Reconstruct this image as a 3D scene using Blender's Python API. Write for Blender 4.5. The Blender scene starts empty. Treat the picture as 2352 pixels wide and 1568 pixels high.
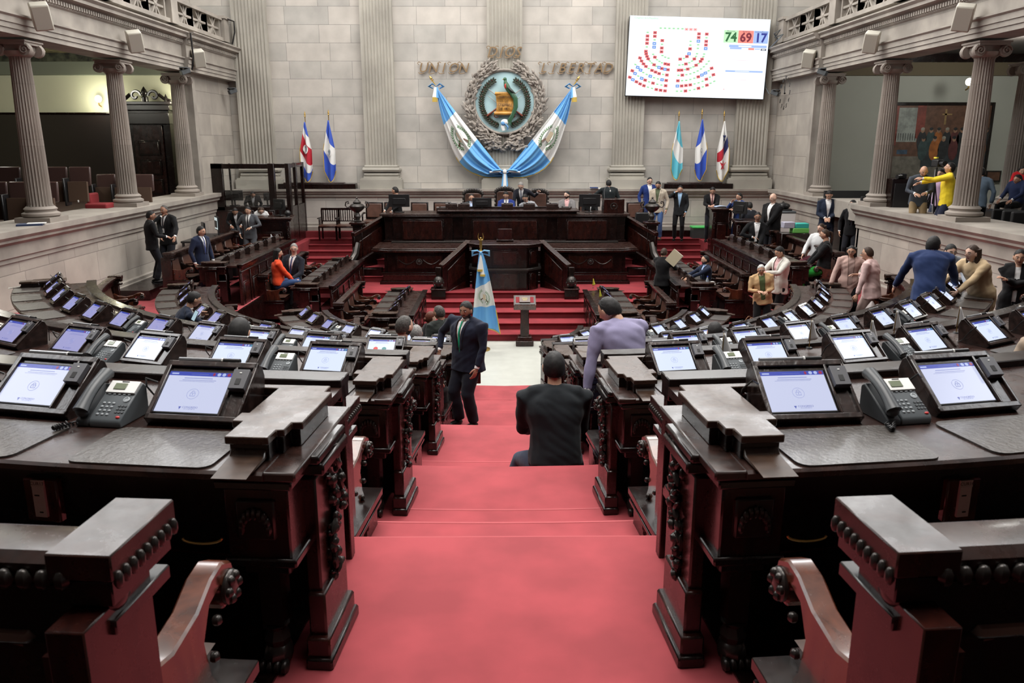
import bpy, math, random
from mathutils import Vector, Matrix, noise
random.seed(7)
PI=math.pi
COL=bpy.context.scene.collection
def R(a): return math.radians(a)
# ---------------- camera model (2352x1568 frame) ----------------
F=1850.0; TH=R(14.0); YAW=R(.5); ZC=4.5
def ray(px,py):
    x=(px-1176)/F; y=-(py-784)/F; c,s=math.cos(TH),math.sin(TH)
    d=(x,c+y*s,-s+y*c); cy,sy=math.cos(YAW),math.sin(YAW)
    return Vector((d[0]*cy+d[1]*sy,-d[0]*sy+d[1]*cy,d[2]))
def at_z(px,py,z):
    d=ray(px,py); return d*((z-ZC)/d.z)+Vector((0,0,ZC))
def at_y(px,py,Y):
    d=ray(px,py); return d*(Y/d.y)+Vector((0,0,ZC))
def at_x(px,py,X):
    d=ray(px,py); return d*(X/d.x)+Vector((0,0,ZC))
# ---------------- materials ----------------
MATS={}
def lin(r,g,b):
    f=lambda v:(v/255/12.92) if v/255<=.04045 else ((v/255+.055)/1.055)**2.4
    return (f(r),f(g),f(b),1)
def mat(name,col,rough=.6,metal=0,coat=0,emit=None,es=1,noise_s=0,noise_a=.15,bump=0,sheen=0,trans=0,spec=.5):
    if name in MATS: return MATS[name]
    m=bpy.data.materials.new(name); m.use_nodes=True; nt=m.node_tree; b=nt.nodes['Principled BSDF']
    if len(col)==3: col=(*col,1)
    b.inputs['Base Color'].default_value=col; b.inputs['Roughness'].default_value=rough
    b.inputs['Metallic'].default_value=metal; b.inputs['Coat Weight'].default_value=coat
    b.inputs['Coat Roughness'].default_value=.12; b.inputs['Sheen Weight'].default_value=sheen
    b.inputs['Specular IOR Level'].default_value=spec
    b.inputs['Transmission Weight'].default_value=trans
    if emit: b.inputs['Emission Color'].default_value=(*emit[:3],1); b.inputs['Emission Strength'].default_value=es
    if noise_s or bump:
        tc=nt.nodes.new('ShaderNodeTexCoord'); n=nt.nodes.new('ShaderNodeTexNoise')
        n.inputs['Scale'].default_value=noise_s or 20; n.inputs['Detail'].default_value=5
        nt.links.new(tc.outputs['Object'],n.inputs['Vector'])
        if noise_s:
            mx=nt.nodes.new('ShaderNodeMix'); mx.data_type='RGBA'; mx.blend_type='MIX'
            a=[c*(1-noise_a) for c in col[:3]]+[1]; c2=[min(1,c*(1+noise_a)) for c in col[:3]]+[1]
            mx.inputs[6].default_value=a; mx.inputs[7].default_value=c2
            mr=nt.nodes.new('ShaderNodeMapRange'); mr.inputs[1].default_value=.34; mr.inputs[2].default_value=.66; nt.links.new(n.outputs['Fac'],mr.inputs[0]); nt.links.new(mr.outputs[0],mx.inputs[0]); nt.links.new(mx.outputs[2],b.inputs['Base Color'])
        if bump:
            bp=nt.nodes.new('ShaderNodeBump'); bp.inputs['Strength'].default_value=bump; bp.inputs['Distance'].default_value=.01
            nt.links.new(n.outputs['Fac'],bp.inputs['Height']); nt.links.new(bp.outputs[0],b.inputs['Normal'])
    MATS[name]=m; return m
def wood(name,c1,c2,rough=.3,coat=.5,scale=3,var=.07):
    m=bpy.data.materials.new(name); m.use_nodes=True; nt=m.node_tree; b=nt.nodes['Principled BSDF']; L=nt.links.new
    tc=nt.nodes.new('ShaderNodeTexCoord'); mp=nt.nodes.new('ShaderNodeMapping'); mp.inputs['Scale'].default_value=(scale,scale,scale*.25)
    n=nt.nodes.new('ShaderNodeTexNoise'); n.inputs['Scale'].default_value=4; n.inputs['Detail'].default_value=8; n.inputs['Distortion'].default_value=1.2
    r=nt.nodes.new('ShaderNodeValToRGB'); r.color_ramp.elements[0].position=.35; r.color_ramp.elements[0].color=(*c1,1)
    r.color_ramp.elements[1].position=.7; r.color_ramp.elements[1].color=(*c2,1)
    L(tc.outputs['Object'],mp.inputs[0]); L(mp.outputs[0],n.inputs['Vector']); L(n.outputs['Fac'],r.inputs[0]); L(r.outputs[0],b.inputs['Base Color'])
    n2=nt.nodes.new('ShaderNodeTexNoise'); n2.inputs['Scale'].default_value=6; n2.inputs['Detail'].default_value=8; n2.inputs['Roughness'].default_value=.7
    mr=nt.nodes.new('ShaderNodeMapRange'); mr.inputs[1].default_value=.3; mr.inputs[2].default_value=.7; mr.inputs[3].default_value=max(.08,rough-var); mr.inputs[4].default_value=rough+var
    L(tc.outputs['Object'],n2.inputs['Vector']); L(n2.outputs['Fac'],mr.inputs[0]); L(mr.outputs[0],b.inputs['Roughness'])
    b.inputs['Coat Weight'].default_value=coat; b.inputs['Coat Roughness'].default_value=.1
    MATS[name]=m; return m
def stone(name,axis,c1,c2,bw=1.25,bh=.53,mort=.006,off=(0,0)):
    m=bpy.data.materials.new(name); m.use_nodes=True; nt=m.node_tree; b=nt.nodes['Principled BSDF']; L=nt.links.new
    g=nt.nodes.new('ShaderNodeNewGeometry'); sp=nt.nodes.new('ShaderNodeSeparateXYZ'); cb=nt.nodes.new('ShaderNodeCombineXYZ')
    L(g.outputs['Position'],sp.inputs[0])
    ad=nt.nodes.new('ShaderNodeMath'); ad.operation='ADD'; ad.inputs[1].default_value=off[0]+50*bw
    ad2=nt.nodes.new('ShaderNodeMath'); ad2.operation='ADD'; ad2.inputs[1].default_value=off[1]
    L(sp.outputs[axis],ad.inputs[0]); L(sp.outputs[2],ad2.inputs[0]); L(ad.outputs[0],cb.inputs[0]); L(ad2.outputs[0],cb.inputs[1])
    br=nt.nodes.new('ShaderNodeTexBrick'); br.inputs['Scale'].default_value=1; br.inputs['Brick Width'].default_value=bw; br.inputs['Row Height'].default_value=bh
    br.inputs['Mortar Size'].default_value=mort; br.inputs['Mortar Smooth'].default_value=.3; br.inputs['Bias'].default_value=-.15
    br.offset=.43; br.squash=.72; br.squash_frequency=2
    br.inputs['Color1'].default_value=(*c1,1); br.inputs['Color2'].default_value=(*c2,1); br.inputs['Mortar'].default_value=(c2[0]*.62,c2[1]*.62,c2[2]*.62,1)
    L(cb.outputs[0],br.inputs['Vector'])
    n=nt.nodes.new('ShaderNodeTexNoise'); n.inputs['Scale'].default_value=1.7; n.inputs['Detail'].default_value=8; L(g.outputs['Position'],n.inputs['Vector'])
    mr=nt.nodes.new('ShaderNodeMapRange'); mr.inputs[1].default_value=.3; mr.inputs[2].default_value=.7; mr.inputs[3].default_value=.84; mr.inputs[4].default_value=1.1; L(n.outputs['Fac'],mr.inputs[0])
    mx=nt.nodes.new('ShaderNodeMix'); mx.data_type='RGBA'; mx.blend_type='MULTIPLY'; mx.inputs[0].default_value=1
    L(br.outputs['Color'],mx.inputs[6]); L(mr.outputs[0],mx.inputs[7]); L(mx.outputs[2],b.inputs['Base Color'])
    b.inputs['Roughness'].default_value=.75
    bp=nt.nodes.new('ShaderNodeBump'); bp.inputs['Strength'].default_value=.5; bp.inputs['Distance'].default_value=.01; bp.invert=True
    L(br.outputs['Fac'],bp.inputs['Height']); L(bp.outputs[0],b.inputs['Normal'])
    MATS[name]=m; return m
W_=wood('mahogany',(.003,.001,.0008),(.011,.0026,.0018),.25,.1)
WR=wood('red_mahogany',(.008,.0018,.0013),(.030,.0055,.0034),.27,.12)
WT=wood('worktop_wood',(.014,.006,.0045),(.038,.016,.012),.3,.12,var=.14)
WC=wood('cap_wood',(.032,.017,.011),(.062,.034,.022),.33,.05,var=.16)
WA=wood('arm_wood',(.040,.011,.006),(.12,.034,.016),.24,.5)
STB=stone('stone_back',0,(.52,.485,.44),(.41,.395,.365),bw=1.35,bh=.53)
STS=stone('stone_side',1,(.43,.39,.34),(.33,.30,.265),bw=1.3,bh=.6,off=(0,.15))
STP=mat('stone_plain',(.32,.29,.255),.75,noise_s=1.6,noise_a=.2,bump=.15)
STC=stone('stone_column',2,(.32,.28,.245),(.26,.23,.20),bw=50,bh=1.1,mort=.002)
STF=mat('stone_pilaster',(.37,.35,.305),.75,noise_s=.8,noise_a=.16)
STK=mat('stone_carving',(.33,.295,.26),.8,noise_s=9,noise_a=.2,bump=.3)
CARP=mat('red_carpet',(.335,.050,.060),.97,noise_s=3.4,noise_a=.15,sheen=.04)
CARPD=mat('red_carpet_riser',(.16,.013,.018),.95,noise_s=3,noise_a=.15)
CARF=mat('red_carpet_far_dim',(.22,.018,.025),.95,noise_s=3,noise_a=.15)  # same red carpet, weaker light at the far steps put into its colour
MARB=mat('pale_marble',(.50,.51,.465),.3,noise_s=4,noise_a=.05)
CREAM=mat('cream_plaster',(.72,.72,.56),.8,noise_s=1,noise_a=.03)
GREYW=mat('grey_plaster',(.50,.52,.46),.8,noise_s=1,noise_a=.03)
LEATH=mat('brown_leather',(.085,.040,.028),.34,coat=.15,noise_s=6,noise_a=.25)
PADL=mat('desk_pad_leather',(.050,.043,.038),.34,coat=.15,noise_s=70,noise_a=.2,bump=.45,spec=.6)
BLACK=mat('black_plastic',(.012,.012,.013),.35)
BLKM=mat('black_matte',(.008,.008,.009),.6)
DARKG=mat('dark_grey_plastic',(.055,.062,.068),.38)
MIDG=mat('phone_grey',(.11,.125,.135),.42)
READG=mat('reader_grey',(.09,.09,.10),.4)
KEYG=mat('key_grey',(.33,.36,.38),.45)
WHITEP=mat('white_plastic',(.80,.80,.78),.35)
PAPER=mat('white_paper',(.80,.80,.78),.8)
LCDG=mat('lcd_green',(.16,.19,.12),.2)
GOLD=mat('brass',(.50,.33,.10),.32,metal=.9)
BRONZ=mat('dark_bronze',(.04,.035,.032),.28,metal=.5)
STEEL=mat('pen_steel',(.35,.36,.38),.3,metal=.7)
REDP=mat('red_plastic',(.55,.03,.03),.4)
GLASS=mat('clear_glass',(.95,.97,.97),.03,trans=1)
SCR=mat('screen_body',(.02,.02,.03),.15,emit=(.58,.62,.82),es=1.0)
SCRP=mat('screen_body_violet',(.02,.02,.03),.15,emit=(.33,.33,.60),es=1.0)
SCRB=mat('screen_bright',(.02,.02,.03),.15,emit=(.66,.74,.93),es=1.1)
SHDR=mat('screen_header',(.01,.01,.03),.2,emit=(.035,.06,.40),es=1)
SDOT=mat('screen_badge',(.01,.01,.03),.2,emit=(.42,.5,.78),es=1)
SDOTR=mat('screen_badge_red',(.01,.01,.03),.2,emit=(.30,.02,.05),es=1)
SDOTT=mat('screen_badge_teal',(.01,.01,.03),.2,emit=(.05,.28,.26),es=1)
SLOG=mat('screen_logo',(.01,.01,.03),.2,emit=(.09,.12,.42),es=1)
SLOCK=mat('screen_lock',(.01,.01,.03),.2,emit=(.22,.26,.55),es=1)
# ---------------- mesh builder ----------------
class MB:
    def __init__(s): s.v=[]; s.f=[]; s.m=[]; s.mats=[]
    def mi(s,m):
        if m not in s.mats: s.mats.append(m)
        return s.mats.index(m)
    def add(s,vs,fs,m,M=None):
        o=len(s.v); s.v+= [tuple(M@Vector(v)) if M else tuple(v) for v in vs]
        k=s.mi(m); s.f+=[tuple(i+o for i in f) for f in fs]; s.m+=[k]*len(fs); return s
    def box(s,c,d,m,M=None,rz=0,taper=1):
        x,y,z=[a/2 for a in d]; t=taper
        vs=[(-x,-y,-z),(x,-y,-z),(x,y,-z),(-x,y,-z),(-x*t,-y*t,z),(x*t,-y*t,z),(x*t,y*t,z),(-x*t,y*t,z)]
        T=Matrix.Translation(c)@Matrix.Rotation(rz,4,'Z')
        if M: T=M@T
        return s.add(vs,[(3,2,1,0),(4,5,6,7),(0,1,5,4),(1,2,6,5),(2,3,7,6),(3,0,4,7)],m,T)
    def prism(s,poly,z0,z1,m,M=None,mtop=None):
        n=len(poly); a=sum(poly[i][0]*poly[(i+1)%n][1]-poly[(i+1)%n][0]*poly[i][1] for i in range(n))
        if a<0: poly=poly[::-1]
        vs=[(p[0],p[1],z0) for p in poly]+[(p[0],p[1],z1) for p in poly]
        s.add(vs,[tuple(range(n))[::-1]]+[(i,(i+1)%n,n+(i+1)%n,n+i) for i in range(n)],m,M)
        o=len(s.v)-2*n; s.f.append(tuple(o+n+i for i in range(n))); s.m.append(s.mi(mtop or m)); return s
    def extr(s,poly,x0,x1,m,M=None):   # polygon in (y,z), extruded along x
        n=len(poly); a=sum(poly[i][0]*poly[(i+1)%n][1]-poly[(i+1)%n][0]*poly[i][1] for i in range(n))
        if a<0: poly=poly[::-1]
        vs=[(x0,p[0],p[1]) for p in poly]+[(x1,p[0],p[1]) for p in poly]
        return s.add(vs,[tuple(range(n))[::-1],tuple(range(n,2*n))]+[(i,(i+1)%n,n+(i+1)%n,n+i) for i in range(n)],m,M)
    def lathe(s,prof,m,seg=16,M=None,cx=0,cy=0,flute=0,fd=0,arc=2*PI):
        vs=[];fs=[];n=len(prof)
        full=abs(arc-2*PI)<1e-6; k=seg if full else seg+1
        for (r,z) in prof:
            for j in range(k):
                a=arc*j/seg; rr=r
                if flute and r>0: rr=r*(1-fd*(.5-.5*math.cos(a*flute))**.6)
                vs.append((cx+rr*math.cos(a),cy+rr*math.sin(a),z))
        for i in range(n-1):
            for j in range(seg):
                a,b=i*k+j,i*k+(j+1)%k; fs.append((a,b,b+k,a+k))
        if prof[0][0]>1e-4 and full: fs.append(tuple(range(k))[::-1])
        if prof[-1][0]>1e-4 and full: fs.append(tuple((n-1)*k+j for j in range(k)))
        return s.add(vs,fs,m,M)
    def tube(s,pts,r,m,seg=8,M=None,cap=True,flat=None):
        pts=[Vector(p) for p in pts]; n=len(pts); rs=r if isinstance(r,(list,tuple)) else [r]*n
        vs=[];fs=[]; up=None
        for i,p in enumerate(pts):
            t=(pts[min(i+1,n-1)]-pts[max(i-1,0)]).normalized()
            if up is None:
                up=Vector((0,0,1)) if abs(t.z)<.9 else Vector((0,1,0))
            a=t.cross(up); 
            if a.length<1e-4: a=t.orthogonal()
            a.normalize(); b=a.cross(t).normalized(); up=b
            for j in range(seg):
                q=2*PI*j/seg; ra=rs[i]; rb=ra*(flat or 1)
                vs.append(p+a*math.cos(q)*ra+b*math.sin(q)*rb)
        for i in range(n-1):
            for j in range(seg):
                k,l=i*seg+j,i*seg+(j+1)%seg; fs.append((k,l,l+seg,k+seg))
        if cap: fs.append(tuple(range(seg))[::-1]); fs.append(tuple((n-1)*seg+j for j in range(seg)))
        return s.add(vs,fs,m,M)
    def ball(s,c,r,m,seg=10,ring=7,M=None,q=None):
        if not isinstance(r,(list,tuple)): r=(r,r,r)
        vs=[(0,0,-1)];fs=[]
        for i in range(1,ring):
            a=PI*i/ring
            for j in range(seg):
                b=2*PI*j/seg; vs.append((math.sin(a)*math.cos(b),math.sin(a)*math.sin(b),-math.cos(a)))
        vs.append((0,0,1)); N=len(vs)-1
        for j in range(seg):
            fs.append((0,1+(j+1)%seg,1+j)); fs.append((N,N-seg+j,N-seg+(j+1)%seg))
        for i in range(ring-2):
            for j in range(seg):
                a,b=1+i*seg+j,1+i*seg+(j+1)%seg; fs.append((a,b,b+seg,a+seg))
        T=Matrix.Translation(c)
        if q: T=T@q.to_matrix().to_4x4() if hasattr(q,'to_matrix') else T@q
        T=T@Matrix.Diagonal((*r,1))
        if M: T=M@T
        return s.add(vs,fs,m,T)
    def grid(s,fn,nu,nv,m,M=None,matfn=None,two=False):
        vs=[fn(i/nu,j/nv) for j in range(nv+1) for i in range(nu+1)]
        o=len(s.v); s.v+=[tuple(M@Vector(v)) if M else tuple(v) for v in vs]
        for j in range(nv):
            for i in range(nu):
                a=o+j*(nu+1)+i; s.f.append((a,a+1,a+nu+2,a+nu+1))
                s.m.append(s.mi(matfn((i+.5)/nu,(j+.5)/nv) if matfn else m))
        return s
    def sweep(s,path,prof,m,closed=True,capends=True):
        # path: list of (x,y,nx,ny,z0); prof: list of (u,z)
        n=len(prof);k=len(path); vs=[];fs=[]
        for (x,y,nx,ny,z0) in path:
            for (u,z) in prof: vs.append((x+nx*u,y+ny*u,z0+z))
        for i in range(k-1):
            for j in range(n if closed else n-1):
                a,b=i*n+j,i*n+(j+1)%n; fs.append((a,b,b+n,a+n))
        if closed and capends: fs.append(tuple(range(n))); fs.append(tuple((k-1)*n+j for j in range(n))[::-1])
        # orientation fix
        return s.add(vs,fs,m)
    def build(s,name,parent=None,bevel=0,smooth=40,M=None,recalc=True,solid=0,noobj=False,subsurf=0):
        me=bpy.data.meshes.new(name); me.from_pydata(s.v,[],s.f)
        for m in s.mats: me.materials.append(m)
        me.polygons.foreach_set('material_index',s.m)
        if recalc:
            import bmesh
            bm=bmesh.new(); bm.from_mesh(me); bmesh.ops.recalc_face_normals(bm,faces=bm.faces); bm.to_mesh(me); bm.free()
        if smooth:
            me.polygons.foreach_set('use_smooth',[True]*len(me.polygons)); me.set_sharp_from_angle(angle=R(smooth))
        me.update()
        if noobj: return me
        o=bpy.data.objects.new(name,me); COL.objects.link(o)
        if parent: o.parent=parent
        if M: o.matrix_local=M
        if solid:
            d=o.modifiers.new('solid','SOLIDIFY'); d.thickness=solid; d.offset=0
        if bevel:
            b=o.modifiers.new('bevel','BEVEL'); b.width=bevel; b.segments=1 if bevel<.018 else 3; b.limit_method='ANGLE'; b.angle_limit=R(50); b.use_clamp_overlap=True
        if subsurf:
            d=o.modifiers.new('sub','SUBSURF'); d.levels=subsurf; d.render_levels=subsurf
        return o
def tag(o,label=None,cat=None,group=None,kind=None):
    if label: o['label']=label
    if cat: o['category']=cat
    if group: o['group']=group
    if kind: o['kind']=kind
    return o
def thing(name,label,cat,loc=(0,0,0),rz=0,group=None):
    o=bpy.data.objects.new(name,None); COL.objects.link(o); o.location=loc; o.rotation_euler=(0,0,rz); o.empty_display_size=.1
    return tag(o,label,cat,group)
def struct(o): o['kind']='structure'; return o
def copy_tree(o,parent=None):
    c=o.copy(); COL.objects.link(c); c.parent=parent
    if parent is not None: c.matrix_parent_inverse=Matrix.Identity(4)
    for ch in list(o.children): copy_tree(ch,c)
    return c
TMPS=bpy.data.scenes.new('tmp_eval')
def eval_mesh(ob):
    TMPS.collection.objects.link(ob); vl=TMPS.view_layers[0]; vl.update()
    me=bpy.data.meshes.new_from_object(ob.evaluated_get(vl.depsgraph)); TMPS.collection.objects.unlink(ob); bpy.data.objects.remove(ob); return me
def text_mb(mb,txt,size,m,M,ext=.0,align='CENTER',shear=0,space=1,bev=0,offset=0):
    cu=bpy.data.curves.new('t','FONT'); cu.body=txt; cu.size=size; cu.align_x=align; cu.align_y='CENTER'; cu.extrude=ext; cu.shear=shear; cu.space_character=space; cu.resolution_u=2
    cu.bevel_depth=bev; cu.offset=offset
    ob=bpy.data.objects.new('t',cu); me=eval_mesh(ob)
    mb.add([v.co for v in me.vertices],[tuple(p.vertices) for p in me.polygons],m,M)
    bpy.data.curves.remove(cu); bpy.data.meshes.remove(me)
NUM=['first','second','third','fourth','fifth','sixth','seventh','eighth','ninth','tenth','eleventh','twelfth','thirteenth','fourteenth']
# ---------------- rows ----------------
ROWS={1:(11.0,8.40,2.80),2:(12.0,7.40,2.37),3:(13.25,6.55,1.90),4:(15.7,5.90,1.12),5:(16.7,4.20,.50),6:(16.1,2.0,.06)}
XEND={1:4.6,2:5.0,3:5.95,4:5.86,5:3.96,6:1.93}
STRX={4:6.0,5:4.25,6:2.0}
def arcpt(n,r,a,s=1):  # a from straight-down (toward camera), s side sign
    yc=ROWS[n][0]; return (s*r*math.sin(a), yc-r*math.cos(a))
def terrace(n,z0,z1,ytop,m=CARP,inset=.46):
    yc,Rr,P=ROWS[n]; r=Rr-inset; pts=[]
    amax=math.asin(min(1,(XEND[n]-.05)/r)) if XEND[n]<r else PI/2*.98
    N=22; arc=[arcpt(n,r,-amax+2*amax*i/N) for i in range(N+1)]
    xe=abs(arc[0][0]); left=[(-8.7,ytop),(-xe,ytop)] if n>=4 else [(-8.7,arc[0][1]+.6),(-xe-.3,arc[0][1]+.6)]
    right=[(-p[0],p[1]) for p in left][::-1]
    poly=left+arc+right+[(8.7,-4),(-8.7,-4)]
    mb=MB(); mb.prism(poly,z0,z1,m); return mb
floor=MB(); floor.box((0,11,-.1),(17.4,32,.2),MARB); floor.lathe([(0,.004),(.10,.004),(.10,.006),(0,.006)],GOLD,20,cx=1.0,cy=17.85)
struct(floor.build('floor',smooth=0))
fl=MB()
# carpet in the side bays at the lowest level, outside the marble
for s in (-1,1):
    fl.prism([(s*1.95,16.2),(s*1.95,20.3),(s*8.6,20.3),(s*8.6,13.5),(s*2.4,13.9)],.0,.06,CARP)
struct(fl.build('floor_carpet_low',smooth=0))
for n,yt in ((5,20.2),(4,23.0),(3,0),(2,0),(1,0)):
    struct(terrace(n,0 if n>3 else .02*n,ROWS[n][2],yt).build('floor_terrace_%d'%n,smooth=0))
# aisle steps  (y near edge, y far edge, z)
st=MB()
for (ya,yb,z,w) in ((2.6,3.78,2.60,.98),(3.6,4.40,2.372,.82),(4.2,5.55,2.13,.62),(5.4,6.27,1.902,.80),(6.1,7.75,1.60,.62),(7.6,8.3,1.36,.7),(8.1,9.85,1.122,.62),(9.6,10.5,.88,.7),(10.3,11.1,.68,.62),(10.9,12.25,.502,.9),(12.1,12.55,.3,.9),(12.5,12.85,.15,.9)):
    N=8; far=[(-w+2*w*i/N, yb+.12*((i/N*2-1)**2)*(1 if z<.6 else .3)) for i in range(N+1)]
    st.prism([(w,ya),(-w,ya)]+far,max(0,z-.5),z,CARP)
    # rounded carpet nosing, paler than the treads
    st.tube([(x,y,z-.012) for x,y in far],.016,mat('pale_carpet_edge',(.42,.085,.095),.95),6)
struct(st.build('floor_aisle_steps',smooth=50))
# front edge of the highest terrace in the aisle
e=MB(); e.prism([(-1.0,2.2),(1.0,2.2),(1.0,3.24),(-1.0,3.24)],2.3,2.804,CARP); e.tube([(-1,3.24,2.79),(1,3.24,2.79)],.016,mat('pale_carpet_edge',(.42,.085,.095),.95),6); struct(e.build('floor_top_landing',smooth=50))
# steps and landings before the rostrum
rs=MB()
ys=[18.1,18.6,19.15,19.7,20.15]
for i,y in enumerate(ys):
    z=.15*(i+1); w=3.35 if i<2 else (3.75 if i<4 else 4.25)
    if i==4: w=4.2
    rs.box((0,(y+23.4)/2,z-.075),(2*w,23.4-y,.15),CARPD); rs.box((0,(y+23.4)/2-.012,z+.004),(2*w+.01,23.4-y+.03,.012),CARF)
for s in (-1,1):
    for i,(y,z) in enumerate(((21.75,.90),(22.3,1.05),(22.9,1.2))):
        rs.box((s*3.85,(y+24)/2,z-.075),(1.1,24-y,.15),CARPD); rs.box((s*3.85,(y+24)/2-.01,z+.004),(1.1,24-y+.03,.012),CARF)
    for i,(y,z) in enumerate(((20.2,.62),(20.75,.75),(23.7,.90),(24.2,1.05),(24.7,1.2),(25.05,1.35),(25.3,1.5))):
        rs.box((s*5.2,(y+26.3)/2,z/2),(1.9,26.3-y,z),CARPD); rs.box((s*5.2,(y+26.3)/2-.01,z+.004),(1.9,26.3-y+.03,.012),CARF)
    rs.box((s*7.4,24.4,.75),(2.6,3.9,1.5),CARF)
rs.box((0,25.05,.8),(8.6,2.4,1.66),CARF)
struct(rs.build('floor_rostrum_steps',smooth=0))
# ---------------- back wall ----------------
bw=MB(); bw.box((0,26.75,7.35),(30,.7,8.7),STB); bw.box((0,26.3,11.62),(24,.4,.22),STP); struct(bw.build('wall_back',smooth=0))
da=MB(); da.box((0,26.25,2.2),(17.2,.42,1.5),STB); 
prof=[(-.0,0),(.02,.0),(.05,.03),(.05,.10),(.10,.13),(.10,.17),(.15,.20),(.15,.27),(.0,.27)]
pth=[(-8.6,26.04,0,-1,2.74),(8.6,26.04,0,-1,2.74)]
da.sweep(pth,prof,STP); da.sweep([(-8.6,26.04,0,-1,1.66),(8.6,26.04,0,-1,1.66)],[(0,0),(.09,0),(.09,.16),(.04,.2),(.04,.26),(0,.28)],STP)
struct(da.build('wall_back_dado',smooth=30))
sk=MB(); sk.box((-5.9,25.9,1.6),(3.0,.35,.2),CARPD); sk.box((5.6,25.95,1.6),(3.6,.3,.22),W_); struct(sk.build('trim_20',smooth=0))
def pilaster(x,w,z0,z1,k):
    mb=MB(); y0=26.42;d=.2; nf=9; g=w*.055; fw=(w-2*g)/nf; poly=[(x+w/2,y0),(x-w/2,y0),(x-w/2,y0-d)]
    for i in range(nf):
        a=x-w/2+g+i*fw+fw*.12; b=a+fw*.76
        poly.append((a,y0-d))
        for j in range(1,5):
            t=j/5; poly.append((a+(b-a)*t, y0-d+math.sin(PI*t)*fw*.30))
        poly.append((b,y0-d))
    poly.append((x+w/2,y0-d)); mb.prism(poly,z0+.74,z1,STF)
    for (ww,dd,za,zb) in ((1.36,.42,0,.30),(1.30,.38,.30,.345),(1.14,.29,.345,.40)):
        mb.box((x,y0-dd/2,z0+(za+zb)/2),(w*ww,dd,zb-za),STF)
    for (ww,dd,zc,r) in ((1.12,.27,.45,.05),(1.2,.31,.60,.075),(1.08,.25,.70,.04)):
        hw=w*ww/2-r*.3; yy=y0-dd+r
        mb.box((x,y0-dd/2+.02,z0+zc),(w*ww-.05,dd-.04,r*1.9),STF); mb.tube([(x-hw,y0,z0+zc),(x-hw,yy,z0+zc),(x+hw,yy,z0+zc),(x+hw,y0,z0+zc)],r,STF,8)
    struct(mb.build('trim_%d'%k,smooth=30))
for k,(x,w) in enumerate(((-7.8,1.05),(-3.93,.98),(0,1.08),(3.9,.96),(7.8,1.03))): pilaster(x,w,3.0,11.5,k+1)
# ---------------- side walls with galleries ----------------
COLY=(15.5,19.15,22.75)
def ionic(x,y,z,s,name='column',h=3.25,r=.215):
    mb=MB(); mb.box((x,y,z+.05),(.66,.66,.10),STC)
    mb.lathe([(.30,z+.10),(.33,z+.13),(.33,z+.17),(.27,z+.20),(.27,z+.22),(.29,z+.25),(.26,z+.28),(r+.02,z+.30)],STC,28,cx=x,cy=y)
    pr=[(r+.015,z+.30),(r,z+.34)]+[(r-(.045*(i/6)**1.6),z+.34+(h-.66)*i/6) for i in range(1,7)]+[(r-.03,z+h-.28)]
    mb.lathe(pr,STC,96,cx=x,cy=y,flute=24,fd=.13)
    zt=z+h-.28; mb.lathe([(r-.02,zt),(r+.03,zt+.04),(r+.05,zt+.09)],STC,28,cx=x,cy=y)
    mb.box((x,y,zt+.145),(.44,.40,.10),STC); mb.box((x,y,zt+.22),(.56,.56,.05),STC); mb.box((x,y,zt+.255),(.60,.60,.03),STC)
    for sy in (-1,1):
        for sx in (-1,1):
            cx,cz=x+sx*.24,zt+.11
            M=Matrix.Translation((cx,y+sy*.2,cz))@Matrix.Rotation(PI/2,4,'X')
            mb.lathe([(0,-.05),(.105,-.05),(.115,-.02),(.115,.02),(.105,.05),(0,.05)],STC,18,M=M)
            sp=[(cx+sx*(.095*(1-t/16))*math.cos(t*.75)*1,y+sy*.26,cz+(.095*(1-t/16))*math.sin(t*.75)) for t in range(16)]
            mb.tube(sp,.012,STC,5)
    o=mb.build(name,smooth=40); return struct(o)
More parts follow.
